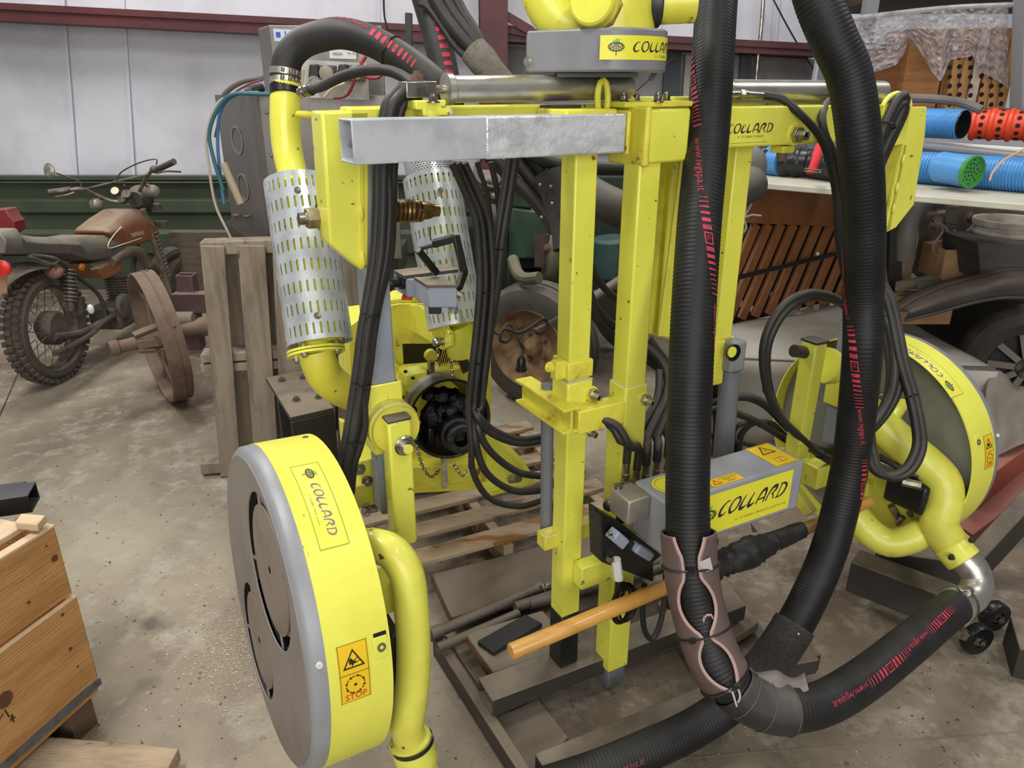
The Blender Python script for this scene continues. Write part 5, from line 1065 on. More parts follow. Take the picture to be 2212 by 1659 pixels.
# ---- right head
t, C, ax, e1, e2, cup, band_, back = RHd
cmR = rimfit(RHd, 0); R0 = t
def inhit(px, py):
    d = ray(px, py); o = EYE - C; dd = d - ax * d.dot(ax); oo = o - ax * o.dot(ax)
    a, b, c_ = dd.dot(dd), 2 * dd.dot(oo), oo.dot(oo) - RH * RH
    k = (-b + sqrt(max(b * b - 4 * a * c_, 0))) / (2 * a); p = EYE + d * k - C; return atan2(p.dot(e2), p.dot(e1)), p.dot(ax)
def inmap(px, py, sg_):
    th0, t0 = inhit(px, py)
    def f(u, v): a = th0 + sg_ * u / RH; return C + ax * (t0 + v) + (e1 * cos(a) + e2 * sin(a)) * (RH - .0045)
    return f
aa, ta_ = cylhit(2075, 838, C, ax, RH, e1, e2); ab_, tb_ = cylhit(1960, 738, C, ax, RH, e1, e2)
sr = 1 if ab_ > aa else -1
labelset(RHd, cmR(2080, 850, sr), .215, .062, False)
p_, q_ = cylhit(2122, 948, C, ax, RH, e1, e2), cylhit(2121, 1026, C, ax, RH, e1, e2)
warn(RHd, 2122, 943, .044, .095, 1 if q_[0] > p_[0] else -1)
for px, py in ((2100, 985),):
    p_, r_, tn = rimpt(RHd, 2112, 955); G().box(p_, ax * .01, tn * .018, r_ * .0015).build('guard_tab', YEL, band_, bevel=.001); G().lathe(p_, r_, [(0, .008), (.004, .008), (.004, .004), (.001, .004)], 16).build('tab_screw', ZINC, band_)
p_, r_, tn = rimpt(RHd, 2155, 941); G().lathe(p_, r_, [(0, .006), (.004, .004)], 12).build('rivet', WHT, cup)
def BK(px, py, off=.10): return onpl(px, py, C + ax * off, ax)
def bplate(name, pts, off, th, m): return G().prism([BK(x, y, off) for x, y in pts], ax * th).build(name, m, R0, bevel=.002)
bplate('mount_plate', [(1888, 860), (1905, 850), (1930, 860), (1950, 1000), (2005, 1030), (2018, 1130), (1985, 1150), (1905, 1140), (1870, 1080), (1868, 900)], .108, .008, YEL)
G().bolt(BK(1907, 862, .117), ax, .009, .008).build('bolt', ZINC, R0); G().bolt(BK(1966, 1110, .117), ax, .008, .006).build('bolt', ZINC, R0)
hpipe(RHd, [P(1850, 870, 2.16), P(1890, 905, 2.14), P(1945, 955, 2.12), P(2000, 1000, 2.10), P(2036, 1040, 2.08), P(2040, 1085, 2.08), P(2028, 1130, 2.09), P(2045, 1165, 2.09), P(2062, 1182, 2.09)], .050)
hpipe(RHd, [P(1845, 1110, 2.2), P(1880, 1150, 2.18), P(1920, 1172, 2.16), P(1965, 1165, 2.14), P(2005, 1145, 2.13), P(2040, 1165, 2.10), P(2055, 1178, 2.09)], .042)
pc = P(2048, 1172, 2.09); pdv = (P(2092, 1222, 2.06) - pc); G().lathe(pc, pdv, [(0, .045), (.01, .049), (.058, .049), (.06, .045)], 32).build('pipe_cuff', HP, R0)
for x, y in ((2054, 1203), (2098, 1166)): G().bolt(P(x, y, 2.03), V3((.1, -.9, .2)), .007, .008).build('cuff_bolt', BLK, R0)
G().tube([P(2080, 1205, 2.07), P(2103, 1232, 2.06), P(2110, 1262, 2.05), P(2098, 1290, 2.03), P(2072, 1308, 2.0)], .041, 28, step=.008).build('steel_elbow', SILV, R0, smooth=60)
m0 = BK(1965, 1062, .19); G().lathe(m0 - ax * .07, ax, [(0, .035), (.04, .05), (.07, .052), (.075, .044)], 20).build('hydraulic_motor', BPL, R0, bevel=.003)
G().box(m0 + ax * .0, e2 * .06, e1 * .045, ax * .03).build('motor_body', BPL, R0, bevel=.01)
G().cyl(BK(1950, 1040, .24), BK(1990, 1050, .22), .013, n=8).build('motor_port', ZINC, R0); G().cyl(BK(1925, 1092, .2), BK(1942, 1120, .18), .011, n=8).build('motor_port', ZINC, R0); G().cyl(BK(1950, 1118, .2), BK(1938, 1130, .18), .009, n=8).build('motor_port', ZINC, R0)
G().box(BK(1920, 1012, .2), e2 * .035, e1 * .02, ax * .02).build('valve_block', ZINC, R0, bevel=.004)
G().box(PB(1755, 1010, -.02), U * .05, W * .06, Z * .035).build('mount_bar', YEL, R0, bevel=.004); G().bar(PB(1740, 985, .0), PB(1650, 985, .05), .04, .04, ref=Z).build('lower_arm', YELG, R0, bevel=.003)
G().bar(BK(1700, 985, .15), BK(1880, 1060, .15), .05, .03, ref=ax).build('cross_arm', YEL, R0, bevel=.003)
G().bar(BK(1752, 1110, .15), BK(1700, 1040, .15), .04, .03, ref=ax).build('corner_brace', YELG, R0, bevel=.003)
G().cyl(BK(1952, 870, .14), BK(1930, 905, .2), .016).build('elbow_union', HP, R0); G().lathe(BK(1920, 880, .115), ax, [(0, .03), (.02, .03), (.02, .022)], 20).build('flange_ring', GREYC, R0)
G().tube([BK(1900, 985, .2), BK(1940, 1010, .22), BK(1985, 1030, .2)], .008, 10).build('motor_hose', RUB, R0)

# ================================================================== BLOWER UNIT BEHIND
bu = thing('blower_unit', 'yellow tractor-mounted blower unit with black drive-shaft guard standing on pallets', 'blower', M(-.2, .8, .12))
BB = .72
def bp(x, y, b=BB): return PB(x, y, b)
o_ = bp(900, 900); X_, Y_ = U, Z
def loc2(pts): return [((bp(x, y) - o_).dot(U), (bp(x, y) - o_).z) for x, y in pts]
plate('rear_housing', loc2([(752, 705), (800, 668), (860, 655), (1040, 655), (1056, 690), (1058, 1040), (1020, 1055), (880, 1062), (780, 1060), (760, 980)]), [loc2([(868, 740), (935, 740), (955, 748), (962, 765), (955, 782), (935, 790), (868, 792), (852, 782), (846, 765), (852, 748)])], o_, U, Z, .012, YELD, bu, bevel=.002)
G().box(bp(800, 800, .9), U * .06, W * .16, Z * .18).build('fan_casing', YEL, bu, bevel=.006)
G().box(bp(900, 800, 1.0), U * .24, W * .02, Z * .2).build('inner_wall', mat('painted_inner_shade', '2b2b14', None, rough=.6), bu)  # wall colour darkened to stand for shade seen through the opening
for x, y, r_ in ((928, 766, .022), ): G().lathe(bp(x, y, .92), -W, [(0, r_), (.02, r_), (.02, r_ * .4)], 20).build('inner_flange', YELG, bu)
G().box(bp(935, 645, .78), U * .19, W * .05, Z * .03).build('top_beam', YEL, bu, bevel=.004)
for k in (0, 1):
    aa_ = -.115 + .072 * k; pts = [(868, 657), (905, 660), (958, 700), (972, 722), (972, 748), (955, 757), (912, 728), (870, 706)]
    G().prism([PA(x, y, -.115) + U * (.072 * k) for x, y in pts], U * .012).build('hitch_plate', YEL, bu, bevel=.002)
h0 = PA(958, 737, -.115); G().cyl(h0 - U * .02, h0 + U * .12, .0105, n=16).build('hitch_pin', ZINC, bu); G().sph(h0 - U * .02, .014, 12, 8).build('pin_head', ZINC, bu)
G().tube(Path([h0 + U * .12 + (W * cos(t) * .03 + Z * sin(t) * .022) for t in [2 * pi * i / 20 for i in range(21)]]), .0025, 6).build('linch_ring', ZINC, bu)
# gearbox
G().prism([PB(x, y, .66) for x, y in [(862, 830), (878, 800), (940, 795), (1010, 790), (1030, 830), (1030, 985), (1010, 1020), (890, 1030), (868, 1000)]], W * .07).build('gearbox', YELD, bu, bevel=.012)
for x, y, s in ((887, 812, 1), (893, 830, .8)): G().box(PB(x + 5, y, .64), U * .035 * s, W * .03, Z * .02).build('gearbox_lug', YEL, bu, bevel=.005)
for x, y in ((876, 803), (892, 817), (870, 858)): G().lathe(PB(x, y, .605), (0, -.5, .86), [(0, .006), (.001, .006)], 12).build('tapped_hole', DARK, bu)
G().cyl(PB(931, 838, .62), PB(931, 782, .62), .011, n=12).build('filler_pipe', ZINC, bu)
for y in (786, 803, 822): G().lathe(PB(931, y, .62), Z, [(0, .0135), (.008, .0135)], 6).build('pipe_nut', ZINC, bu)
G().bolt(PB(890, 887, .63), -W, .012, .012).build('drain_plug', ZINC, bu)
# drive shaft guard
cm_ = PB(972, 905, .44); ca_ = (V3((.30, -.93, .12))).normalized(); RB = mat('greasy_black_guard', '141414', '232220', 14, .35, bump=.25, bscale=40); GREASE = mat('black_grease', '0c0c0d', '1c1b1a', 30, .18, bump=.8, bscale=60)
G().lathe(cm_ - ca_ * .16, ca_, [(0, .085), (.04, .095), (.16, .115), (.163, .118), (.16, .110), (.04, .088), (0, .078)], 48, caps=False, e=(0, 0, 1)).build('shaft_guard', RB, bu, smooth=50)
G().lathe(cm_ - ca_ * .162, ca_, [(0, .097), (.012, .1), (.014, .088)], 48, caps=False).build('guard_ring', ZINC, bu)
g = G(); RG_ = random.Random(4)
for k, (dx, dz, dy, rx, rz) in enumerate(((-.035, -.01, .06, .04, .045), (.0, .045, .09, .04, .026), (.04, .02, .07, .036, .04), (.0, -.02, .08, .05, .05), (-.03, .05, .10, .03, .02), (.045, -.03, .07, .03, .035), (-.04, -.045, .07, .03, .03), (.015, .01, .05, .03, .022), (-.012, .022, .045, .022, .016), (.03, .05, .08, .02, .02))):
    b_ = G().sph((0, 0, 0), (1, 1, 1), 16, 11); c_ = cm_ - ca_ * dy + V3((dx, 0, dz))
    for q in b_.v:
        n_ = 1 + .12 * sin(q.x * 7 + k) * sin(q.z * 6 + k * 2) + RG_.uniform(-.05, .05); q.x *= rx * n_; q.y *= .035 * n_; q.z *= rz * n_; q += c_
    g.add(b_.v, b_.f)
g.build('grease_lumps', GREASE, bu, smooth=80)
sc_ = PB(990, 940, .40); G().lathe(sc_ - ca_ * .10, ca_, [(0, .03), (.05, .035), (.055, .05), (.10, .05), (.105, .042), (.14, .042), (.145, .036), (.145, .021), (.10, .02)], 20).build('shaft_yoke', GREASE, bu, bevel=.002)
for s_ in (-1, 1): G().box(sc_ - ca_ * .06 + V3((.035 * s_, 0, .03)), (.006, 0, 0), (0, .02, 0), (0, 0, .035)).build('yoke_ear', GREASE, bu, bevel=.002)
G().box(PB(925, 940, .52), U * .012, W * .03, Z * .035).build('guard_clip', BPL, bu, bevel=.006)
# lower frame
G().prism([PB(x, y, .60) for x, y in [(880, 1010), (1038, 1000), (1040, 1038), (880, 1062)]], W * .08).build('front_beam', YELD, bu, bevel=.004)
G().prism([PB(x, y, .5) for x, y in [(1050, 940), (1075, 950), (1125, 1000), (1147, 1035), (1140, 1050), (1100, 1052), (1050, 1040)]], U * .02 + W * .02).build('side_plate', YEL, bu, bevel=.003)
G().box(PB(1095, 1045, .58), U * .09, W * .03, Z * .012).build('foot_plate', YEL, bu, bevel=.003); G().cyl(PB(1103, 1035, .44), PB(1120, 1032, .40), .014).build('foot_pin', ZINC, bu)
G().bar(PB(748, 1000, .62), PB(880, 1050, .62), .05, .06, ref=Z).build('side_beam', YELG, bu, bevel=.004); G().prism([PB(x, y, .5) for x, y in [(738, 910), (790, 925), (800, 1050), (745, 1000)]], W * .03).build('side_bracket', YEL, bu, bevel=.003)
G().box(PB(960, 1022, .49), U * .009, W * .003, Z * .05).build('latch_bar', mat('worn_cream_bar', 'b3a890', '5b4638', 20, .6), bu)
def chain(pts, n, nm):
    pa = Path(pts); g = G()
    for i in range(n):
        s_ = (i + .5) / n * pa.L; p_, d_, a_ = pa.at(s_); b_ = d_.cross(a_) if i % 2 else a_
        lp = [p_ + d_ * (cos(2 * pi * k / 10) * pa.L / n * .72) + b_ * (sin(2 * pi * k / 10) * .0045) for k in range(11)]; g.tube(Path(lp, straight=True), .0014, 5, step=.004)
    return g.build(nm, ZINC, bu)
chain([PB(944, 750, .5), PB(948, 775, .5), PB(950, 790, .52)], 7, 'safety_chain'); chain([PB(972, 752, .5), PB(975, 785, .5), PB(978, 818, .48)], 12, 'safety_chain')
chain([PB(905, 905, .46), PB(900, 950, .46), PB(910, 1000, .47), PB(930, 1030, .48), PB(950, 1015, .5)], 26, 'safety_chain'); chain([PB(978, 1000, .48), PB(1000, 1028, .48), PB(1015, 1000, .48)], 14, 'safety_chain')
G().bar(PB(988, 745, .60), PB(1008, 800, .66), .012, .03, ref=U).build('black_stay', BLK, bu)
g = G(); 
for i in range(9): g.bar(PB(958 + 4.5 * i, 752, .68), PB(958 + 4.5 * i - 12, 800, .68), .003, .002)
g.build('grille', SIGN, bu, kind='stuff'); G().prism([PB(x, y, .70) for x, y in [(950, 748), (990, 748), (1000, 790), (955, 796)]], W * .004).build('grille_backing', DARK, bu)
G().sph(PB(1020, 650, .70), (.05, .05, .03)).build('dome_cover', YELG, bu); G().box(PB(1030, 652, .62), U * .03, W * .02, Z * .006).build('grey_pad', GREYC, bu)
# canister silencers on the unit
def canister(x0, y0, t0, x1, y1, t1, r, rows, cols, nm):
    p, q = P(x1, y1, t1), P(x0, y0, t0); d = q - p; o = perf(G(), p, d, r, rows, cols, d.length / rows, .32, .60).build(nm, GALV, bu, smooth=0, recalc=True, weld=True, solid=.0015)
    G().lathe(p, d, [(.0, r * .55), (.015, r * .86), (d.length * .5, r * .88), (d.length - .015, r * .86), (d.length, r * .5)], 36).build('inner_pipe', YEL, bu); return p, q, d.normalized()
p, q, d = canister(640, 392, 1.745, 692, 742, 1.72, .0745, 8, 30, 'perforated_heat_shield')
for x, y, t_ in ((643, 411, 1.66), (686, 682, 1.64)): G().bolt(P(x, y, t_), (-.1, -1, 0), .006, .005).build('shield_screw', ZINC, bu)
G().tube([q - d * .05, P(633, 380, 1.745), P(622, 330, 1.74), P(617, 285, 1.73), P(616, 240, 1.72), P(617, 180, 1.71)], .0345, 28, step=.012).build('intake_pipe', YEL, bu, smooth=60)
G().tube([P(615, 252, 1.725), P(616, 256, 1.725)], .0355, 28).build('pipe_seam', YEL, bu)
G().cyl(P(645, 247, 1.70), P(700, 249, 1.62), .008).build('pipe_stay', YELD, bu)
fl = P(684, 766, 1.72); fd = (P(690, 745, 1.72) - fl).normalized(); fd = d
for s_ in (0, .008): G().lathe(fl + fd * s_, fd, [(0, .066), (.006, .066)], 40).build('flange', YEL, bu, bevel=.001)
for k in range(4): a = 2 * pi * k / 4 + .6; e1_, e2_ = perp(fd); pp = fl + (e1_ * cos(a) + e2_ * sin(a)) * .054; g = G().bolt(pp + fd * .014, fd, .007, .007); g.bolt(pp, -fd, .007, .007); g.build('flange_bolt', ZINC, bu)
G().lathe(fl + fd * .012, fd, [(0, .042), (.02, .036), (.05, .036)], 28, caps=False).build('pipe_neck', YEL, bu)
G().tube([fl + fd * .01, P(690, 785, 1.73), P(705, 815, 1.76), P(735, 840, 1.8), P(775, 855, 1.86), P(815, 862, 1.95)], .042, 28, step=.012).build('blower_elbow', YELG, bu, smooth=60)
p, q, d = canister(931, 384, 2.06, 985, 705, 2.06, .078, 9, 30, 'perforated_heat_shield')
perf(G(), q, d, .068, 12, 46, .006, .5, .5, stagger=True).build('fine_mesh_collar', GALV, bu, weld=True); G().lathe(q, d, [(0, .0635), (.1, .0635)], 24).build('collar_core', mat('mesh_dark', '55585a', None, rough=.7), bu)
G().bolt(P(952, 411, 1.97), (-.1, -1, 0), .006, .005).build('shield_screw', ZINC, bu)
G().tube([p, P(992, 725, 2.07), P(1000, 760, 2.1)], .045, 24).build('blower_outlet', YEL, bu)

# ---- black bracket box by the pallet
bx = thing('black_weight_box', 'open black steel box bracket with four hex bolts on its dusty top', 'box', PZ(640, 1010, .0))
K = [PZ(574, 815, .5), PZ(660, 808, .5), PZ(721, 880, .5), PZ(627, 901, .5)]
K[1] = K[0] + (K[2] - K[3])
dn = V3((0, 0, -.497))
G().prism(K, V3((0, 0, -.02))).build('top_plate', BLKD, bx, bevel=.003)
G().hexa([K[3] + dn, K[2] + dn, K[2] + dn + W * .012, K[3] + dn + W * .012, K[3] - Z * .02, K[2] - Z * .02, K[2] - Z * .02 + W * .012, K[3] - Z * .02 + W * .012]).build('front_plate', BLK, bx, bevel=.003)
e_ = (K[1] - K[2]); G().hexa([K[2] + dn, K[2] + dn + e_, K[2] + dn + e_ - U * .012, K[2] + dn - U * .012, K[2] - Z * .02, K[1] - Z * .02, K[1] - Z * .02 - U * .012, K[2] - Z * .02 - U * .012]).build('side_plate', BLK, bx)
G().hexa([K[0].lerp(K[3], .45) + dn, K[0].lerp(K[3], .52) + dn, K[1].lerp(K[2], .52) + dn, K[1].lerp(K[2], .45) + dn, K[0].lerp(K[3], .45) - Z * .02, K[0].lerp(K[3], .52) - Z * .02, K[1].lerp(K[2], .52) - Z * .02, K[1].lerp(K[2], .45) - Z * .02]).build('inner_rib', BLK, bx)
for x, y in ((609, 821), (655, 815), (640, 863), (689, 857)): G().bolt(PZ(x, y + 2, .5), Z, .012, .012).build('hex_bolt', DENG, bx, bevel=.001)

# ---- joystick boxes with tubular handle
jb = thing('control_box', 'pair of grey joystick housings under a dusty T-shaped plate with black square-tube handle', 'controller', M(-.2, .25, 1.1))
GB = mat('light_blue_grey_box', '8f96a3', '858c98', 6, .4)
j0, j1, j2 = PY(925, 621, 1.62), PY(987, 621, 1.62), PY(905, 602, 1.70); hj = j0.z - PY(924, 665, 1.62).z
ju = (j1 - j0); ju.z = 0; jw = W * .085
def jbox(o_, u_, w_, h_, nm): return G().hexa([o_ - Z * h_, o_ + u_ - Z * h_, o_ + u_ + w_ - Z * h_, o_ + w_ - Z * h_, o_, o_ + u_, o_ + u_ + w_, o_ + w_]).build(nm, GB, jb, bevel=.003)
jbox(j0, ju, jw, hj, 'front_housing'); k0_ = PY(877, 596, 1.70); k0_.z = j0.z; jbox(k0_, ju * .95, jw, hj * .95, 'rear_housing')
dp = mat('dusty_top_plate', '3c3833', '4a453e', 6, .6, dust=1.1, dustc='8f836f')
G().hexa([j0 + V3((-.002, -.002, 0)), j0 + ju + V3((.002, -.002, 0)), j0 + ju + jw, j0 + jw, j0 + Z * .006 + V3((-.002, -.002, 0)), j0 + ju + Z * .006 + V3((.002, -.002, 0)), j0 + ju + jw + Z * .006, j0 + jw + Z * .006]).build('top_plate', dp, jb)
G().hexa([k0_ - U * .005, k0_ + U * .135, k0_ + U * .135 + jw * .8, k0_ + jw * .8 - U * .005] + [q + Z * .008 for q in (k0_ - U * .005, k0_ + U * .135, k0_ + U * .135 + jw * .8, k0_ + jw * .8 - U * .005)]).build('cross_plate', dp, jb)
hpt = [PY(940, 586, 1.70), PY(903, 540, 1.70), PY(912, 530, 1.72), PY(940, 528, 1.72), PY(985, 512, 1.72), PY(1004, 592, 1.70), PY(992, 622, 1.66)]
for (a, b, w_, m_) in ((PY(943, 590, 1.70), PY(903, 540, 1.66), .016, BPL), (PY(908, 537, 1.69), PY(945, 527, 1.70), .009, BLK), (PY(935, 527, 1.70), PY(982, 514, 1.70), .017, BPL), (PY(984, 508, 1.70), PY(1003, 590, 1.70), .016, BPL), (PY(1003, 588, 1.70), PY(990, 624, 1.66), .015, BPL)): G().bar(a, b, w_, w_, ref=W).build('handle_tube', m_, jb, bevel=.002)
G().tube([PY(931, 520, 1.69), PY(929, 505, 1.69), PY(930, 490, 1.69)], .0015, 5).build('tie_tail', BPL, jb)
G().lathe(PY(872, 608, 1.72), -U, [(0, .018), (.012, .018), (.014, .012), (.03, .012), (.034, .02), (.046, .018), (.05, .008)], 24).build('side_knob', BPL, jb)
G().cyl(PY(987, 634, 1.66), PY(996, 640, 1.66), .009, n=6).build('cable_gland', ZINC, jb); G().box(PY(880, 642, 1.72), (.012, 0, 0), (0, .012, 0), (0, 0, .004)).build('red_button', mat('red_lens', 'c8201a'), jb)
g = G(); a_ = PY(975, 628, 1.74); G().bar(V3((a_.x, a_.y, a_.z - .03)), PB(985, 685, .62), .02, .02).build('support_bar', BPL, jb); G().box(PY(940, 668, 1.66), (.014, 0, 0), (0, .012, 0), (0, 0, .008)).build('lower_socket', BPL, jb)

# ================================================================== VALVE BOX WITH THE MAKER'S NAME
vb = thing('valve_box', 'grey metal valve cover box with yellow label on the second mast', 'box', PZ(1530, 1150, .6))
N0, R1, B0 = PZ(1440, 1089, .72), PZ(1739, 995, .72), PZ(1370, 1038, .72)
vu = (R1 - N0); vw = (B0 - N0); vu2, vw2 = vu.normalized(), vw.normalized(); lowz = zY(1201, N0.y) ; hb_ = .72 - lowz
shell = G().hexa([N0 - Z * hb_, N0 + vu - Z * hb_, N0 + vu + vw - Z * hb_, N0 + vw - Z * hb_, N0, N0 + vu, N0 + vu + vw, N0 + vw]).build('cover', mat('box_grey', '94959a', '86878c', 5, .4, bump=.02), vb, bevel=.006)
fl_ = plane_map(N0 - Z * hb_, vu2, Z, .0008); fl2 = plane_map(N0 - Z * hb_, vu2, Z, .0014); VL = vu.length
lab = decal('maker_label', SIGY, shell, [d_rect(VL * .18, hb_ * .10, VL * .915, hb_ * .90)], fl_)
ls, wd = collard(hb_ * .26, VL * .37, hb_ * .42, .42, 1.15); k = VL * .50 / wd
decal('maker_lettering', INKP, lab, [([(VL * .37 + (a - VL * .37) * k, b) for a, b in vs], fs) for vs, fs in ls], fl2)
decal('small_lettering', INKO, lab, [d_text('51 - ST THIERRY - FRANCE Tel. 03 26 03 17 62', hb_ * .062, VL * .50, hb_ * .22)], fl2)
grape_logo(lab, lambda a, b: fl2(a, b), VL * .29, hb_ * .50, hb_ * .20)
tp = plane_map(N0, vu2, vw2, .0008); tp2 = plane_map(N0, vu2, vw2, .0014); VW = vw.length
l2 = decal('warning_label', SIGN, shell, [d_rect(VL * .80, VW * .06, VL * .97, VW * .97)], tp)
decal('warning_triangle', INK, l2, [([(VL * .885 + (a) * 1, VW * .68 + b) for a, b in d_tri(0, 0, VW * .22, VW * .025)[0]], d_tri(0, 0, VW * .22, VW * .025)[1]), d_ribbon([(VL * .885, VW * .72), (VL * .885, VW * .66)], .002), d_disc(VL * .885, VW * .62, .0012), d_rect(VL * .81, VW * .08, VL * .96, VW * .09), d_rect(VL * .81, VW * .94, VL * .96, VW * .95)], tp2)
decal('manual_symbol', mat('brown_ink', '6e5a12'), l2, [d_ribbon(q, .0012, straight=True) for q in ([(VL * .85, VW * .2), (VL * .85, VW * .36), (VL * .92, VW * .36), (VL * .92, VW * .2), (VL * .85, VW * .2)], [(VL * .885, VW * .2), (VL * .885, VW * .36)])], tp2)
l3 = decal('pressure_label', SIGN, shell, [d_rect(VL * .33, VW * .04, VL * .545, VW * .30)], tp)
decal('red_triangle', INKR, l3, [([(a + VL * .375, b + VW * .15) for a, b in d_tri(0, 0, VW * .12, VW * .018)[0]], d_tri(0, 0, 1, .1)[1])], tp2)
decal('label_lettering', mat('brown_ink', '6e5a12'), l3, [d_text('ATTENTION NE PAS', VW * .055, VL * .475, VW * .23, 'CENTER'), d_text('REGLER PLUS', VW * .055, VL * .475, VW * .165, 'CENTER'), d_text('50 bars', VW * .07, VL * .475, VW * .085, 'CENTER')], tp2)
l4 = decal('round_label', SIGY, shell, [d_disc(VL * .135, VW * .55, VW * .33, n=32)], tp); G().lathe(N0 + vu2 * VL * .135 + vw2 * VW * .55, Z, [(0, .004), (.004, .004)], 8).build('stud', ZINC, l4)
decal('ring_print', mat('brown_ink', '6e5a12'), l4, [d_ribbon([(VL * .135 + VW * .27 * cos(2 * pi * i / 24), VW * .55 + VW * .27 * sin(2 * pi * i / 24)) for i in range(25)], .0008)], tp2)
G().bolt(N0 + vu2 * VL * .235 - Z * hb_ * .62, -vw2, .009, .007).build('cover_nut', mat('worn_nut', '8c8a80', None, rough=.4, metal=.8), vb)
# valve block and fittings
G().box(N0 + vw2 * .088 - vu2 * .031 - Z * .036, vu2 * .03, vw2 * .036, Z * .03).build('valve_block', mat('cast_aluminium', 'a39d92', '8d877c', 10, .4, .5), vb, bevel=.004)
for x, y in ((1318, 1088), (1346, 1114)): q = PB(x, y, -.13); G().lathe(q, -vu2 * .8 - vw2 * .6, [(0, .014), (.012, .014), (.014, .01)], 16).build('end_plug', ZINC, vb)
G().lathe(N0 + vw2 * .115 - vu2 * .045 - Z * .006, Z, [(0, .01), (.008, .01), (.008, .005)], 16).build('block_plug', ZINC, vb)
hx = [(1350, 1015, 1045), (1372, 1030, 1062), (1392, 1018, 1045), (1415, 1010, 1035), (1438, 1002, 1025)]
FITP = []
for k, (x, yt, yb) in enumerate(hx):
    q = PB(x, yb + 6, -.10 + .01 * k); q2 = PB(x, yt - 14, -.10 + .01 * k); q2.x, q2.y = q.x, q.y
    g = G().cyl(q - Z * .01, q2, .0085, n=14); g.lathe(q + Z * .004, Z, [(0, .0115), (.012, .0115)], 6).lathe(q + Z * .026, Z, [(0, .0105), (.01, .0105)], 6); g.build('hose_fitting', ZINC, vb, bevel=.0006); FITP.append(q2)
# connector bracket
G().prism([PB(x, y, -.16) for x, y in [(1297, 1105), (1355, 1140), (1430, 1200), (1412, 1215), (1412, 1258), (1300, 1215)]], W * .05).build('connector_bracket', BPL, vb, bevel=.003)
G().hexa([PB(1285, 1103, -.17), PB(1330, 1135, -.17), PB(1330, 1135, -.12), PB(1285, 1103, -.12)] + [PB(1285, 1099, -.17) , PB(1330, 1131, -.17), PB(1330, 1131, -.12), PB(1285, 1099, -.12)]).build('bracket_lip', BPL, vb)
CG = mat('grey_connector', '8e95a2', None, rough=.4)
G().bar(PB(1322, 1152, -.19), PB(1345, 1172, -.19), .03, .026).build('cable_connector', CG, vb, bevel=.003); G().bar(PB(1370, 1180, -.20), PB(1402, 1200, -.20), .028, .022).build('cable_connector', CG, vb, bevel=.004); G().bar(PB(1345, 1165, -.185), PB(1372, 1186, -.185), .026, .022).build('connector_hood', BPL, vb, bevel=.003)
G().cyl(PB(1330, 1208, -.17), PB(1336, 1250, -.17), .012, n=8).build('cable_gland', WHT, vb); G().lathe(PB(1315, 1206, -.17), -W, [(0, .008), (.01, .008)], 12).build('bracket_screw', ZINC, vb)
G().lathe(PB(1320, 1152, -.2), -U, [(0, .006), (.006, .006)], 10).build('connector_screw', ZINC, vb)

# ================================================================== DISTRIBUTOR ON TOP
ds = thing('air_distributor', 'round grey cover and yellow pipe manifold mounted on top of the machine', 'distributor', M(.18, .05, 1.56))
dc = PY(1308, 157, 1.62); rr = .118; zb_ = dc.z; zt2_ = PY(1308, 68, 1.62 - .0).z + .0
tl = PY(1138, 157, 1.64); 
pts = []
cx, cy = dc.x, dc.y
for i in range(29):
    a = -pi * .52 + (pi * 1.04) * i / 28; pts.append((cx + rr * cos(a), cy + rr * sin(a)))
pts += [(tl.x, cy + .11), (tl.x, tl.y - .04)]
G().prism([V3((x, y, zb_)) for x, y in pts], Z * (zt2_ - zb_ + .0)).build('grey_cover', mat('cover_grey', '85868a', '77787c', 5, .4, bump=.02), ds, bevel=.004)
G().bolt(PY(1141, 133, 1.57), (-.3, -1, 0), .007, .006).build('cover_screw', ZINC, ds)
def dm(u, v):
    a = -pi / 2 + u / rr; return V3((cx + (rr + .0008) * cos(a), cy + (rr + .0008) * sin(a), zb_ + v))
hcov = zt2_ - zb_
def dm2(u, v): a = -pi / 2 + u / rr; return V3((cx + (rr + .0014) * cos(a), cy + (rr + .0014) * sin(a), zb_ + v))
a0_ = -.026; lb = decal('maker_label', SIGY, ds, [d_rect(a0_, hcov * .27, .16, hcov * .82, 24, 1)], dm); grape_logo(lb, lambda a, b: dm2(a, b), a0_ + .03, hcov * .56, hcov * .2)
ls, wd = collard(hcov * .22, a0_ + .064, hcov * .46, 0); decal('maker_lettering', INKP, lb, ls, dm2); decal('small_lettering', INKO, lb, [d_text('51 - ST THIERRY', .006, .09, hcov * .33)], dm2)
mcx, mcy = PY(1326, 60, 1.60).x, PY(1326, 60, 1.62).y; DY = mat('distributor_yellow', 'e4e250', 'd6ce46', 5, .4, spots=(38, .68, '5b4c22'), coat=.2)
G().lathe((mcx, mcy, zt2_ - .001), Z, [(0, .082), (.008, .082), (.03, .078), (.17, .078)], 40).build('manifold_drum', DY, ds)
G().tube([V3((mcx - .03, mcy, zt2_ + .02)) + V3((-.02, 0, .0)), PY(1220, 48, 1.62), PY(1190, 22, 1.62), PY(1172, -18, 1.62), PY(1168, -70, 1.62)], .043, 28, step=.012).build('left_elbow', DY, ds, smooth=60)
q0_, q1_ = PY(1400, 8, 1.62), PY(1500, 4, 1.62); G().tube([q0_, q1_], .038, 28).build('right_pipe', DY, ds, smooth=60); G().lathe(q0_, q1_ - q0_, [(0, .04), (.012, .044), (.02, .044), (.024, .04)], 28).build('hose_clamp', BLK, ds)
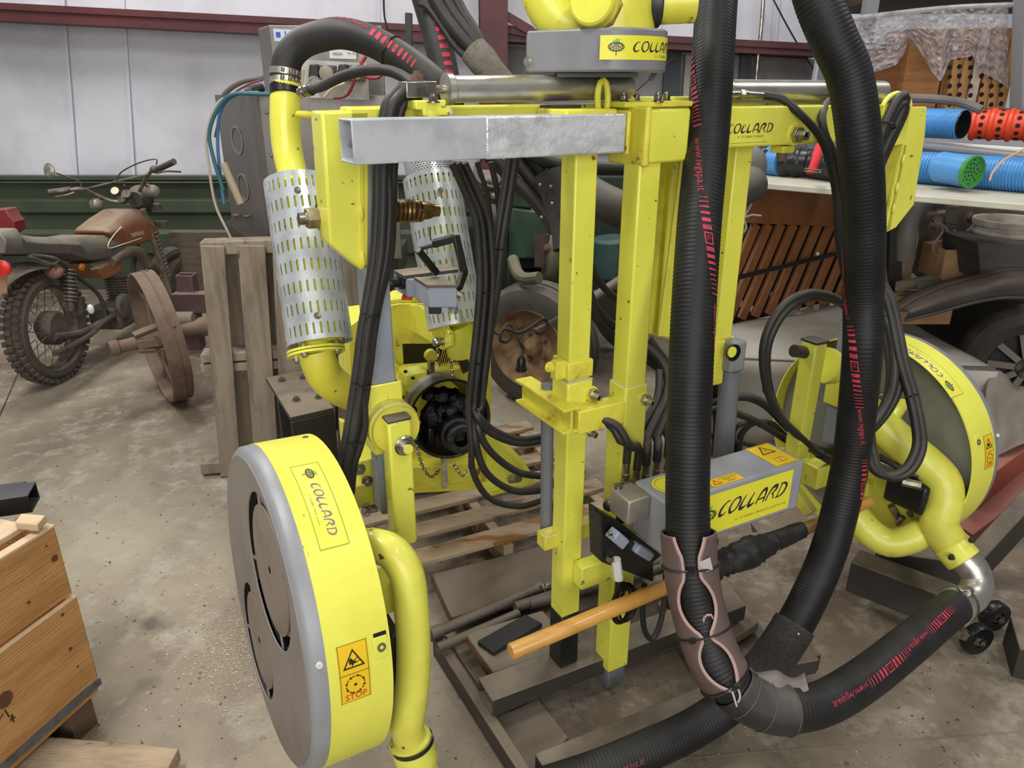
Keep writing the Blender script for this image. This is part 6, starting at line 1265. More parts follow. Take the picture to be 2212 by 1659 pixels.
c0 = PY(1296, 18, 1.58); cd = V3((-.35, -.9, .12)).normalized(); G().lathe(c0, cd, [(-.03, .048), (.012, .048), (.014, .05), (.03, .05), (.032, .046)], 8).build('plug_hexagon', mat('rusty_yellow_hex', 'b7a33c', '6e4a2a', 12, .6), ds, bevel=.002); G().lathe(c0 + cd * .03, cd, [(0, .044), (.008, .044), (.008, .040), (.014, .040), (.014, .044), (.032, .042), (.036, .038)], 32).build('end_plug', DY, ds)
G().box((cx - .02, cy + .02, zb_ - .005), (.08, 0, 0), (0, .06, 0), (0, 0, .004)).build('swivel_base', BLK, ds); G().cyl((cx + .03, cy + .06, 1.53), (cx + .03, cy + .06, zb_), .03).build('swivel_post', BLK, ds)
G().bar(PY(1415, 158, 1.66), PY(1405, 172, 1.66), .008, .01).build('stay', BLK, ds)
# ================================================================== LARGE HOSES
def big_hose(name, label, pts, r, rib=.0, pitch=.0085, m=RUB2, n=28, s1=None, amp=.009):
    pa = Path(pts, sub=14); t = thing(name, label, 'hose', pa.at(pa.L * .5)[0])
    if rib: G().tube(pa, r, n, step=pitch / 4, rf=lambda s: 1 + amp * cos(2 * pi * s / pitch)).build('hose_wall', m, t, smooth=80)
    else: G().tube(pa, r, n, step=.012).build('hose_wall', m, t, smooth=80)
    return t, pa
def camang(pa, s, f):
    """angle on the hose at fraction f (-1 left edge .. 1 right edge) of its width as one walks round it from the left"""
    p, d, a = pa.at(s); v = (EYE - p); v = (v - d * v.dot(d)).normalized(); side = d.cross(v)
    if side.x < 0: side = -side
    k = asin(max(-1, min(1, f))); w_ = v * cos(k) + side * sin(k)
    return pa.angle(s, w_)
def prints(t, pa, r, s0, s1, f0, f1, pattern, size, rev=False, m=REDP, out=.0016):
    """marks and lettering along the hose from s0 to s1"""
    sh = []; L_ = s1 - s0; x = 0; k = 0
    while x < L_ and pattern:
        kind = pattern[k % len(pattern)]; k += 1
        if kind == 'T':
            vs, fs = d_text('www.ivgspa.it', size * .92, x, -size * .33); w_ = max(v[0] for v in vs) - x
            if x + w_ > L_: break
            sh.append((vs, fs)); x += w_ + size * .25
        elif kind == 'B':
            for wd, h, gp in [(.09, .85, .30), (.12, .85, .32), (.18, .85, .36), (.26, .85, .34), (.34, .85, .30), (.42, .85, .26)]:
                sh.append(d_rect(x, -size * h / 2, x + size * wd, size * h / 2, 1, 4)); x += size * (wd + gp)
            for q in (-.425, .30): sh.append(d_rect(x, size * q, x + size * 1.1, size * (q + .12), 2, 1))
            sh.append(d_rect(x, -size * .42, x + size * .12, size * .42, 1, 4)); sh.append(d_rect(x + size, -size * .42, x + size * 1.12, size * .42, 1, 4))
            sh.append(d_text('IVG', size * .55, x + size * .18, -size * .2, sx=.62)); x += size * 1.35
            for wd, h, gp in [(.42, .85, .26), (.34, .85, .30), (.26, .85, .34), (.18, .85, .36), (.12, .85, .32), (.09, .85, .30)]:
                sh.append(d_rect(x, -size * h / 2, x + size * wd, size * h / 2, 1, 4)); x += size * (wd + gp)
    a0, a1 = camang(pa, s0, f0), camang(pa, s1, f1)
    while a1 - a0 > pi: a1 -= 2 * pi
    while a1 - a0 < -pi: a1 += 2 * pi
    sg_ = 1 if rev else -1
    def fm(u, v):
        s = (s1 - u) if rev else (s0 + u); k_ = (s - s0) / (s1 - s0); ang = a0 + (a1 - a0) * k_
        return pa.map(s, ang + sg_ * v / r, r + out)
    sh2 = [(vs, fs) for vs, fs in sh if max(v[0] for v in vs) <= L_]
    decal('printed_marks', m, t, sh2, fm)
def ring_on(pa, s, r, rr, m, t, name, n=24, wdt=None):
    p, d, a = pa.at(s)
    if wdt: return G().lathe(p - d * wdt / 2, d, [(0, r), (0, r + rr), (wdt, r + rr), (wdt, r)], n, caps=False).build(name, m, t)
    return G().tube(Path([pa.map(s, 2 * pi * i / n, r + rr * .6) for i in range(n + 1)], straight=True), rr, 6, step=.01, caps=False).build(name, m, t)
h1, p1_ = big_hose('suction_hose', 'black ribbed hose hanging before the masts, with brown wrap, curving to the right head',
    [P(1562, -130, 1.64), P(1548, 0, 1.62), P(1532, 250, 1.57), P(1509, 500, 1.52), P(1494, 750, 1.50), P(1486, 1000, 1.52), P(1486, 1130, 1.53), P(1495, 1250, 1.53), P(1517, 1350, 1.53), P(1552, 1440, 1.52), P(1605, 1502, 1.52), P(1680, 1533, 1.53), P(1770, 1522, 1.56), P(1860, 1472, 1.62), P(1960, 1395, 1.74), P(2040, 1328, 1.88), P(2070, 1305, 1.96)], .045, rib=True)
def S1(px, py, z=1.52): return p1_.s_near(P(px, py, z))
prints(h1, p1_, .045, S1(1543, 110, 1.6), S1(1526, 305, 1.55), -.97, -.45, 'B', .0205)
prints(h1, p1_, .045, S1(1524, 312, 1.55), S1(1512, 452, 1.53), -.40, .05, 'T', .0235)
prints(h1, p1_, .045, S1(1512, 450, 1.53), S1(1500, 655), .06, .86, 'B', .0215)
prints(h1, p1_, .045, S1(1500, 660), S1(1494, 770), .88, .98, 'T', .0185)
sA, sB = S1(1760, 1525, 1.56), S1(2030, 1335, 1.86)
prints(h1, p1_, .045, sA, sB, .2, .0, 'BT', .0205, rev=True)
cl_ = p1_.L - .03; ring_on(p1_, cl_, .0455, .003, SILV, h1, 'hose_clamp', 32, .03); q = p1_.map(cl_, camang(p1_, cl_, -.3), .052); G().box(q, (.018, 0, 0), (0, .01, 0), (0, 0, .008)).build('clamp_lug', ZINC, h1, bevel=.002); G().bolt(q + V3((-.0, -.01, .0)), (-.2, -.9, .3), .006, .008).build('clamp_bolt', ZINC, h1)
ring_on(p1_, p1_.L - .008, .046, .004, BLK, h1, 'rubber_collar', 32, .016)
# split rubber wrap tied round the lower part
wr = mat('brown_rubber_wrap', '5c4a46', '4a3a37', 5, .5, bump=.06, dust=.2, dustc='8a7f76', spots=(7, .64, '86766e')); 
sl0, sl1 = S1(1486, 1150), S1(1570, 1462)
def gapf(s):
    k = (s - sl0) / (sl1 - sl0)
    g_ = .62 * abs(sin(pi * min(k / .0001 if k < 0 else k, 1) * 1.0)) if False else 0
    for a, b, h in ((-.30, .22, .52), (.22, .66, .72), (.66, 1.02, .60)):
        if a <= k <= b: return max(.30 if k < .3 else .16, h * sin(pi * (k - a) / (b - a)) ** .8) if k >= 0 else h
    return .16
def wrapf(u, v, rr_=.053):
    s = sl0 + (sl1 - sl0) * v; g_ = gapf(s); c_ = camang(p1_, s, .02); a = c_ + g_ + (2 * pi - 2 * g_) * u
    fl_ = .008 * (1 - min(1, v * 5)) * (abs(2 * u - 1) ** 3); return p1_.map(s, a, rr_ + fl_)
wp = G().sheet(wrapf, 40, 60).build('split_wrap', wr, h1, smooth=60, recalc=False, solid=.005)
for e_ in (0., 1.):
    G().tube(Path([wrapf(e_, i / 40, .054) for i in range(41)], straight=True), .0035, 6, step=.01).build('cut_edge', mat('pinkish_cut_rubber', 'a98d82', None, rough=.7), wp)
for k in (.22, .66, .985):
    s = sl0 + (sl1 - sl0) * k; ring_on(p1_, s, .0565, .0022, BPL, wp, 'cable_tie', 36); q = p1_.map(s, camang(p1_, s, (.0, -.45, .1)[int(k * 3) % 3]), .061); G().box(q, (.006, 0, .001), (0, .004, 0), (0, 0, .004)).build('tie_head', BPL, wp)
q = p1_.map(sl0 + .06 , camang(p1_, sl0 + .06, .5), .0585); G().box(q, (.011, 0, .006), (0, .0012, 0), (-.004, 0, .013)).build('white_tag', mat('dirty_white_tag', 'b5b0aa', None, rough=.6), wp)
for k, (dx, f) in enumerate(((0, -.1), (.012, .12))):
    s = sl1 + .0; q = p1_.map(s, camang(p1_, s, f), .06); G().tube([q, q + V3((.006, -.003, -.018)), q + V3((.012 - .008 * k, -.002, -.035))], .0022, 6).build('tie_tail', mat('white_string', 'b8b3a8'), wp)
q = p1_.map(S1(1540, 1320), camang(p1_, S1(1540, 1320), .35), .047); G().tube([q + V3((-.01, 0, -.008)), q + V3((-.008, 0, .006)), q + V3((.004, 0, .008)), q + V3((.008, 0, 0))], .0025, 6).build('wire_hook', mat('pinkish_cut_rubber', 'a98d82'), wp)
# second wrap on the bend, with its wavy edge
s2a, s2b = S1(1585, 1478), S1(1720, 1532)
def wrap2(u, v): s = s2a + (s2b - s2a) * v; c_ = camang(p1_, s, 0); return p1_.map(s, c_ + .8 * pi * (2 * u - 1), .0485 + (.012 * abs(sin(v * 9)) * (u < .04)))
w2_ = G().sheet(wrap2, 36, 26).build('bend_wrap', RUB, h1, smooth=60, recalc=False, solid=.003)
for k in (.2, .55, .95): s = s2a + (s2b - s2a) * k; ring_on(p1_, s, .0505, .0011, mat('thin_grey_tie', '55524e', None), w2_, 'thin_tie', 36)
def edge_up(s, o_): p, d, a = p1_.at(s); return p + V3((0, .02, 1)) * o_
ep = [edge_up(s2a - .01 + (s2b - s2a + .05) * i / 8, .044 + .006 * sin(i * 1.7)) for i in range(9)]
G().sheet(lambda u, v: Path(ep).at(u * Path(ep).L)[0] + V3((.01, .05, .006 * sin(u * 12))) * v, 30, 3).build('curled_flap', mat('tan_flap', '77706a', None, rough=.7), w2_, solid=.004, recalc=False)

h2, p2_ = big_hose('suction_hose', 'black ribbed hose arching at right, sweeping down and across the floor to the front',
    [P(1738, -110, 1.5), P(1766, 0, 1.5), P(1803, 90, 1.51), P(1837, 174, 1.53), P(1858, 325, 1.57), P(1867, 500, 1.66), P(1865, 650, 1.74), P(1863, 760, 1.76), P(1850, 900, 1.84), P(1837, 1000, 1.88), P(1815, 1100, 1.90), P(1790, 1190, 1.90), P(1748, 1290, 1.88), P(1698, 1380, 1.86), P(1640, 1458, 1.84), P(1580, 1518, 1.82), P(1500, 1572, 1.79), P(1400, 1620, 1.75), P(1280, 1668, 1.71), P(1150, 1710, 1.69)], .045, rib=True)
def S2(px, py, z=1.8): return p2_.s_near(P(px, py, z))
prints(h2, p2_, .045, S2(1866, 520, 1.68), S2(1865, 600, 1.71), -.97, -.93, 'B', .012)
prints(h2, p2_, .045, S2(1865, 600, 1.71), S2(1863, 702, 1.76), -.90, -.62, 'T', .0195)
prints(h2, p2_, .045, S2(1863, 704, 1.76), S2(1858, 862, 1.82), -.60, .12, 'B', .021)
prints(h2, p2_, .045, S2(1856, 868, 1.82), S2(1843, 975, 1.87), .14, .62, 'T', .0205)
prints(h2, p2_, .045, S2(1842, 978, 1.87), S2(1825, 1075, 1.9), .66, .92, 'B', .019)
prints(h2, p2_, .045, S2(1430, 1607, 1.76), S2(1270, 1672, 1.71), .35, .3, 'T', .024, rev=True, m=mat('worn_red_print', '7d3a40', None, rough=.7))
s0w, s1w = S2(1715, 1352, 1.87), S2(1628, 1472, 1.84)
WEB = mat('woven_grey_sleeve', '4d4a47', '38362f', 200, .7, bump=.8, bscale=500, detail=1)
ws = G().sheet(lambda u, v: p2_.map(s0w + (s1w - s0w) * v, camang(p2_, s0w + (s1w - s0w) * v, 0) + pi * (1.02 * (2 * u - 1)), .050 + .012 * max(0, 2 * u - 1) ** 4), 36, 16).build('woven_sleeve', WEB, h2, smooth=60, recalc=False, solid=.002)
for k in (.12, .9):
    s = s0w + (s1w - s0w) * k; q = p2_.map(s, camang(p2_, s, .35), .051); G().sph(q, .005, 8, 5).build('stud', ZINC, ws)

h3, p3_ = big_hose('air_hose', 'short thick smooth black hose arching from the left yellow pipe',
    [P(617, 208, 1.712), P(616, 170, 1.712), P(621, 130, 1.705), P(640, 103, 1.70), P(672, 84, 1.69), P(735, 72, 1.67), P(800, 88, 1.66), P(862, 122, 1.65), P(915, 160, 1.65), P(950, 190, 1.66), P(985, 214, 1.70)], .0335, m=RUB)
def S3(px, py, z=1.67): return p3_.s_near(P(px, py, z))
sa, sb = S3(700, 74), S3(915, 160)
a_up = lambda s: p3_.angle(s, (EYE - p3_.at(s)[0]).normalized() * .55 + Z * .85)
sh = []; x = .0
vs, fs = d_text('www.ivgspa.it', .019, 0, -.006)
LT = sb - sa
def fm3(u, v): s = sa + u; k_ = u / LT; p, d, a = p3_.at(s); vw_ = (EYE - p).normalized(); w_ = (vw_ * (.25 + 1.3 * k_) + Z * (1.0 - .75 * k_)); return p3_.map(s, p3_.angle(s, w_) - v / .0335, .0345)
tw_ = max(v[0] for v in vs); sh = [([(tw_ - a, -b) for a, b in vs], fs)]; x = max(v[0] for v in vs) + .01
while x < LT - .012: wdt = .004 + .006 * abs(sin((x) * 14)); sh.append(d_rect(x, -.0095, x + wdt, .0095, 1, 4)); x += wdt + .0065
decal('printed_marks', REDP, h3, sh, fm3)
for y, z_ in ((158, 1.712), (181, 1.712)):
    s = S3(616, y, z_); ring_on(p3_, s, .034, .0015, SILV, h3, 'clamp_band', 32, .014)
    for f in (-.2, .25, .6): q = p3_.map(s, camang(p3_, s, f), .038); G().lathe(q - Z * .004, Z * 1. + V3((.3, 0, 0)), [(0, .004), (.009, .004)], 8).build('clamp_screw', ZINC, h3)
ring_on(p3_, S3(617, 196, 1.712), .034, .0015, BPL, h3, 'rubber_cuff', 32, .022)
for x_ in (854,): s = S3(x_, 112); ring_on(p3_, s, .0345, .0018, BPL, h3, 'cable_tie', 30)
h4, p4_ = big_hose('air_hose', 'flat-looking black hose with red bars descending behind the top ram',
    [P(885, -120, 2.0), P(915, -20, 2.0), P(938, 60, 2.0), P(955, 130, 2.0), P(968, 200, 2.0), P(985, 300, 2.0)], .038, m=RUB)
sq = []; xx = 0.
while xx < .26: sq.append(d_rect(xx, -.0115, xx + .012, .0115, 1, 4)); xx += .023
s40 = p4_.s_near(P(930, 40, 2.0)); decal('printed_bars', REDP, h4, sq, lambda u, v: p4_.map(s40 + u, camang(p4_, s40 + u, .35) + v / .038, .0388))
o = G().tube([P(1160, 340, 2.5), P(1240, 400, 2.45), P(1320, 445, 2.4), P(1420, 475, 2.4), P(1560, 430, 2.5), P(1625, 395, 2.6)], .06, 24).build('thick_hose', mat('dusty_black_hose', '333233', '3f3d3b', 8, .6, dust=.4), smooth=80); tag(o, 'thick dusty black hose crossing behind the twin masts', 'hose')
o = G().tube([P(1130, 330, 2.25), P(1200, 352, 2.2), P(1270, 362, 2.2), P(1350, 364, 2.2), P(1480, 358, 2.2), P(1600, 330, 2.3)], .020, 14).build('black_hose_end', RUB); tag(o, 'thin straight black hose just under the beam behind the masts', 'hose')

# ================================================================== CABLE BUNDLES
CB_ = random.Random(9)
def ties(t, pa, s, r): 
    ring_on(pa, s, r, .0018, BPL, t, 'cable_tie', 20)
def bundle(name, label, paths, r, group=None, tie_at=(), tr=.02, m=CAB, cat='cables'):
    """several cables tied together: one thing, a part for each cable"""
    base = Path(paths[0]); t = thing(name, label, cat, base.at(base.L / 2)[0])
    for k, pts in enumerate(paths):
        rr_ = r[k] if hasattr(r, '__len__') else r
        G().tube(Path(pts, sub=8), rr_, 10, step=.014).build('cable', m, t, smooth=70)
    for f in tie_at:
        p, d, a = base.at(base.L * f); c_ = p
        ctr = V3((0, 0, 0)); n_ = 0
        for pts in paths:
            q = Path(pts, sub=6); j = q.near(p)
            if (q.p[j] - p).length < .12: ctr += q.p[j]; n_ += 1
        ctr /= max(n_, 1); x_, y_ = perp(d); G().tube(Path([ctr + x_ * cos(2 * pi * i / 20) * tr + y_ * sin(2 * pi * i / 20) * tr * .7 for i in range(21)], straight=True), .0022, 6, step=.01).build('cable_tie', BPL, t)
    return t
def sh_(pts, dx, dy=0, b=.05, db=0.): return [PB(x + dx, y + dy, b + db) for x, y in pts]
LB = [(862, 200), (842, 222), (832, 270), (822, 360), (820, 450), (814, 550), (800, 640), (786, 720), (778, 790), (768, 860), (757, 930), (744, 1000), (738, 1060)]
bundle('cable_bundle', 'bundle of black cables strapped down the grey left leg', [[PB(905, 196, .06), PB(880, 188, .06)] + sh_(LB, -6, 0, .05), [PB(908, 205, .05), PB(885, 192, .05)] + sh_(LB, 8, 2, .045, -.008), [PB(905, 215, .05), PB(890, 205, .04)] + sh_([(x + (8 if y < 620 else 0), y) for x, y in LB], 20, 6, .05, .0), sh_([(842, 250), (830, 350), (834, 450), (826, 560), (808, 640), (790, 720), (782, 800), (778, 860), (780, 920), (768, 970), (750, 1020), (742, 1075)], 8, 0, .05, -.012)], (.0095, .0095, .0085, .008), tie_at=(.55, .72, .86), tr=.024)
MB_ = [(990, 352), (1012, 400), (1040, 470), (1048, 540), (1050, 620), (1042, 720), (1032, 810), (1026, 880)]
loopsl = [[(1030, 900), (1060, 935), (1120, 957), (1182, 950)], [(1034, 930), (1064, 980), (1120, 1020), (1182, 1030)], [(1026, 950), (1050, 1020), (1110, 1060), (1182, 1058)], [(1018, 960), (1022, 1020), (1056, 1075), (1120, 1094), (1180, 1078)], [(1030, 890), (1062, 925), (1120, 948), (1182, 940)]]
bundle('cable_bundle', 'long bundle of black cables hanging by the drive-shaft guard and looping to mast A', [[PB(x + dx, y, .22 + db) for x, y in MB_] + [PB(x, y, .20) for x, y in lp] for (dx, db), lp in zip(((-2, 0), (9, .01), (-9, .012), (-14, -.01), (14, -.012)), loopsl)], (.0095, .0095, .0095, .0085, .0075), tie_at=(.35, .55, .7), tr=.022)
bundle('cable_bundle', 'two dark cables dropping straight from the beam to join the middle bundle', [[PB(x + dx, y, .24) for x, y in ((1112, 340), (1100, 420), (1084, 520), (1072, 620), (1056, 720), (1046, 800), (1036, 880))] for dx in (0, -12)], (.013, .010), tie_at=(.35,), tr=.02)
bundle('cable_bundle', 'black cables slanting between the two masts', [[PB(x + dx, y + dy, .16) for x, y in ((1262, 600), (1285, 660), (1320, 700), (1350, 712), (1400, 745), (1450, 790))] for dx, dy in ((0, 0), (0, 22), (4, -60), (10, 44))], (.011, .012, .009, .008))
FT = [q.copy() for q in FITP]
bundle('cable_bundle', 'thick black hoses curving from behind mast B into the fittings of the valve box', [[FT[0], FT[0] + Z * .05, PB(1345, 960, -.10), PB(1325, 925, -.08), PB(1306, 912, -.07)], [FT[1], FT[1] + Z * .06, PB(1362, 965, -.11), PB(1335, 922, -.09), PB(1300, 905, -.07)], [FT[2], FT[2] + Z * .05, PB(1400, 940, -.05), PB(1440, 850, .02), PB(1435, 790, .06), PB(1395, 745, .1)], [FT[3], FT[3] + Z * .05, PB(1420, 940, -.04), PB(1452, 860, .03), PB(1446, 800, .07), PB(1400, 730, .1)], [FT[4], FT[4] + Z * .05, PB(1440, 930, -.02), PB(1462, 880, .02), PB(1456, 820, .06), PB(1420, 760, .1)], [PB(1370, 1000, -.02), PB(1385, 930, -.02), PB(1420, 860, .02), PB(1425, 800, .06)]], (.0095, .0095, .011, .011, .0105, .01))
bundle('cable_bundle', 'black hoses arching behind the valve box towards the right arm', [[PB(x, y, b) for x, y, b in q] for q in (
    [(1480, 900, .1), (1540, 872, .08), (1600, 856, .05), (1650, 872, .03), (1700, 920, .02), (1745, 962, .0), (1800, 968, .0), (1850, 960, .0)],
    [(1480, 930, .08), (1540, 885, .06), (1600, 896, .05), (1660, 925, .03), (1720, 962, .0), (1780, 972, .0), (1850, 968, .0)],
    [(1596, 985, .08), (1600, 940, .08), (1630, 912, .05), (1670, 918, .03), (1700, 950, .02), (1730, 975, .0)],
    [(1580, 980, .1), (1585, 930, .08), (1610, 912, .06), (1650, 914, .05), (1690, 938, .03), (1720, 962, .02)],
    [(1530, 940, .1), (1600, 955, .08), (1680, 975, .05), (1760, 985, .02), (1850, 978, .0)],
    [(1545, 985, .1), (1550, 920, .1), (1545, 860, .1), (1530, 800, .1), (1500, 770, .1)])], (.013, .011, .010, .009, .009, .014), tie_at=(.86,), tr=.022)
G().cyl(PB(1560, 1000, .1), PB(1562, 945, .1), .016, n=10)
o = G(); 
for x, y in ((1562, 960), (1582, 968)): o.cyl(PB(x, y + 30, .1), PB(x, y - 20, .1), .010, n=8).lathe(PB(x, y, .1), Z, [(0, .015), (.012, .015)], 6)
tag(o.build('pipe_fittings', ZINC), 'pair of chrome fittings standing behind the valve box', 'fittings')
ringp = [(1822, 655), (1790, 638), (1740, 634), (1690, 662), (1656, 720), (1648, 780), (1660, 850), (1690, 905), (1730, 945), (1775, 982), (1830, 1005)]
bundle('cable_bundle', 'double black cable forming a big ring beside the right arm', [[PB(x + dx, y + dy, -.08 + db) for x, y in ringp] for dx, dy, db in ((0, 0, 0), (8, 9, .01))], (.0105, .0105), tie_at=(.5, .85), tr=.018)
bundle('cable_bundle', 'thick black cables looping down behind the right ribbed hose', [[P(x + dx, y + dy, 1.99 - db) for x, y in ((1900, 420), (1898, 520), (1912, 640), (1936, 710), (1946, 780), (1940, 840), (1915, 890), (1880, 930), (1850, 955))] for dx, dy, db in ((0, 0, 0), (-14, 6, .012), (-24, 16, .0))], (.013, .0125, .010), tie_at=(.35, .45), tr=.03)
bundle('cable_bundle', 'pair of black cables looping in front of the right head back plate', [[P(x + dx, y + dy, 1.97) for x, y in ((1897, 500), (1905, 600), (1930, 660), (1955, 780), (1975, 850), (1990, 920), (1992, 970), (1970, 1015), (1935, 1032), (1900, 1018), (1885, 970), (1880, 930))] for dx, dy in ((0, 0), (-13, -4))], (.0115, .0115), tie_at=(.52,), tr=.02)
bundle('cable_bundle', 'black hydraulic hose pair draping from the upper right ram past the beam', [[PB(1650, 206, .01), PB(1690, 214, -.02), PB(1730, 248, -.05), PB(1768, 290, -.06), PB(1790, 340, -.06), PB(1806, 420, -.05), PB(1812, 520, -.05), PB(1826, 600, -.04)], [PB(1830, 208, .03), PB(1795, 215, .0), PB(1776, 245, -.04), PB(1782, 290, -.06), PB(1805, 345, -.06), PB(1822, 440, -.05), PB(1830, 540, -.04)]], (.0095, .0095), tie_at=(.42, .75), tr=.02)
bundle('cable_bundle', 'grey hoses bent over the beam end in the yellow ring at upper right', [[PB(x + dx, y + dy, -.045) for x, y in ((1885, 340), (1900, 300), (1915, 262), (1935, 222), (1950, 205), (1956, 214), (1948, 240), (1920, 300), (1900, 345))] for dx, dy in ((0, 0), (-2, 18))], (.0125, .0125), tie_at=(.25,), tr=.03, m=CAB)
G().tube([PB(1904, 250, -.03), PB(1908, 226, -.03), PB(1925, 206, -.03), PB(1945, 202, -.03), PB(1962, 214, -.03), PB(1966, 228, -.03)], .006, 10).build('hose_ring', YEL, fr)
TB = [((918, -60), (952, 20), (1000, 85), (1045, 130), (1090, 190)), ((940, -60), (975, 20), (1018, 80), (1050, 130), (1095, 190)), ((962, -60), (990, 10), (1026, 70), (1058, 130), (1100, 190)), ((905, 8), (925, 18), (955, 60), (990, 110), (1040, 150))]
tb = bundle('cable_bundle', 'bundle of black cables slanting down in a tan canvas sleeve at the top', [[P(x, y, 1.95) for x, y in q] for q in TB], (.020, .018, .016, .007))
cp_ = Path([P(1022, 108, 1.93), P(1050, 140, 1.93), P(1085, 185, 1.95), P(1130, 250, 2.0)]); G().tube(cp_, .036, 20, caps=False, rf=lambda s: 1.05 + .06 * sin(s * 60)).build('canvas_sleeve', mat('tan_canvas', '7d756c', '6b635a', 60, .85, bump=.5, bscale=200), tb)
t_ = bundle('cable_bundle', 'dark hoses and perforated rubber sleeve slanting down in front of the tractor', [[P(x, y, 2.25) for x, y in q] for q in (((1050, 330), (1100, 380), (1160, 440), (1200, 500)), ((1090, 320), (1140, 380), (1180, 430), (1220, 470)), ((1130, 320), (1170, 370), (1200, 420)), ((1160, 320), (1190, 360), (1215, 400)))], (.02, .018, .024, .02))
rs_ = Path([P(1185, 375, 2.2), P(1205, 430, 2.2), P(1220, 500, 2.22), P(1222, 540, 2.22)]); G().tube(rs_, .045, 20, caps=False, rf=lambda s: 1.05 - .8 * s).build('rubber_sleeve', mat('dark_grey_rubber', '3b3938', '2e2c2b', 12, .8), t_)
for x, y in ((1167, 400), (1190, 403), (1193, 440), (1170, 470)): G().sph(P(x, y, 2.14), .006, 8, 5).build('sleeve_stud', ZINC, t_)
bundle('cable_bundle', 'thin wires dropping behind the grey square tube toward the second shield', [[PB(x, y, .3) for x, y in q] for q in (((1030, 350), (1052, 420), (1062, 500), (1060, 580), (1054, 660)), ((1060, 350), (1075, 420), (1078, 500), (1068, 600), (1050, 700)))], (.006, .0075))
bundle('cable_bundle', 'grey hose with pressure fitting leading from the left yellow pipe to the big hose', [[P(663, 193, 1.62), P(690, 188, 1.62), P(740, 165, 1.60), P(790, 152, 1.58), P(840, 153, 1.56), P(880, 172, 1.54), P(905, 200, 1.52)]], .0115, m=RUB)
g = G().lathe(P(646, 200, 1.64), P(672, 194, 1.62) - P(646, 200, 1.64), [(0, .009), (.008, .009), (.008, .012), (.016, .012), (.016, .009), (.022, .009), (.022, .0125), (.04, .0125)], 12); tag(g.build('hose_fitting', ZINC), 'chrome hose fitting screwed to the left pipe collar', 'fitting')
o = G().tube([P(790, 122, 2.3), P(780, 140, 2.3), P(790, 165, 2.3), P(815, 168, 2.3), P(826, 158, 2.3)], .006, 6).build('red_cable', mat('red_cable', '8f2026', None, rough=.5)); tag(o, 'small red cable loop under the arching air hose', 'cable')
for k, pts in enumerate(([(700, 210), (720, 190), (745, 180)], [(720, 212), (750, 205), (768, 170)], [(655, 150), (652, 175), (648, 195)])):
    o = G().tube([PY(x, y, 2.95) for x, y in pts], .006, 6).build('panel_wire', mat('cream_wire' if k != 1 else 'dark_red_wire', 'b8a98a' if k != 1 else '7a1f26', None)); tag(o, ('cream wire below the left socket', 'dark red wire below the right socket', 'cream wire hanging at the left edge of the socket panel')[k], 'wire')
# plug tangle on the tractor wheel
tg = thing('plug_cable', 'tangled thin black cable with round plug tied to the middle bundle', 'cable', PB(1110, 720, .3))
tw = [PB(x, y, .28) for x, y in ((1045, 690), (1075, 722), (1095, 700), (1108, 712), (1098, 738), (1080, 735), (1088, 712), (1120, 720), (1150, 705), (1175, 690), (1182, 708), (1165, 722), (1150, 712), (1130, 720), (1120, 735), (1132, 752), (1126, 772))]
G().tube(Path(tw), .0035, 8).build('cord', CAB, tg)
G().tube(Path([p + V3((0, -.01, .006)) for p in tw[3:12]]), .003, 8).build('cord', CAB, tg)
G().lathe(PB(1126, 770, .28), -Z, [(0, .006), (.01, .012), (.028, .012), (.03, .015), (.04, .015)], 16).build('plug', BPL, tg)
G().tube([PB(1228, 668, .06), PB(1215, 680, .2), PB(1180, 700, .28), PB(1150, 716, .28)], .004, 8).build('grey_cord', mat('grey_cord', '6b6863', None), tg)
# coil of cable below the connector bracket
ck = thing('cable_coil', 'coil of thin black cable tied below the connector bracket', 'cable', PB(1345, 1355, -.15))
cc = PB(1350, 1300, -.14); g = G()
for k in range(7):
    rx, rz = .026 + .003 * (k % 3), .045 + .003 * k % 3 * .01; g.tube(Path([cc + U * (cos(2 * pi * i / 16) * rx + .004 * sin(k * 2.)) + Z * (sin(2 * pi * i / 16) * (.05 + .002 * k) - .002 * k) + W * (.004 * k - .012) for i in range(17)]), .0032, 6, step=.012)
g.build('coiled_cord', BPL, ck, kind='stuff')
G().tube([PB(1335, 1250, -.17), PB(1333, 1275, -.16), PB(1330, 1300, -.15)], .007, 8).build('lead', BPL, ck)
o = G().tube([PB(1392, 1262, -.15), PB(1388, 1310, -.15), PB(1392, 1360, -.15), PB(1408, 1380, -.15), PB(1425, 1350, -.15), PB(1436, 1290, -.14), PB(1438, 1240, -.13)], .0075, 10).build('u_hose', RUB); tag(o, 'black hose hanging in a U below the connector bracket', 'hose')

# ================================================================== WOODEN STICK
stk = thing('wooden_stick', 'varnished round wooden handle with torn black tape, held level in front of the masts', 'stick', P(1103, 1420, 1.62))
WST = mat('varnished_handle', 'c79547', 'b27f37', 5, .35, stretch=(1, 4, 4), coat=.2, spots=(8, .72, '8a5c28'))
pa_, pb_ = P(1103, 1408, 1.62), P(1880, 1083, 2.12); dd = (pb_ - pa_)
G().lathe(pa_, dd, [(0, .0165), (.003, .0185), (dd.length * .5, .018), (dd.length - .006, .0165), (dd.length, .010)], 24).build('handle', WST, stk)
TAPE = mat('torn_black_tape', '252322', '34312e', 14, .5, bump=.5, bscale=40)
ta_, tb_ = pa_.lerp(pb_, .47), pa_.lerp(pb_, .765); pt = Path([ta_, ta_.lerp(tb_, .3), ta_.lerp(tb_, .6), tb_], straight=True); RT = random.Random(8); nzs = [[RT.uniform(-.006, .008) for _ in range(18)] for _ in range(40)]
g = G(); nn = 36; vs = []
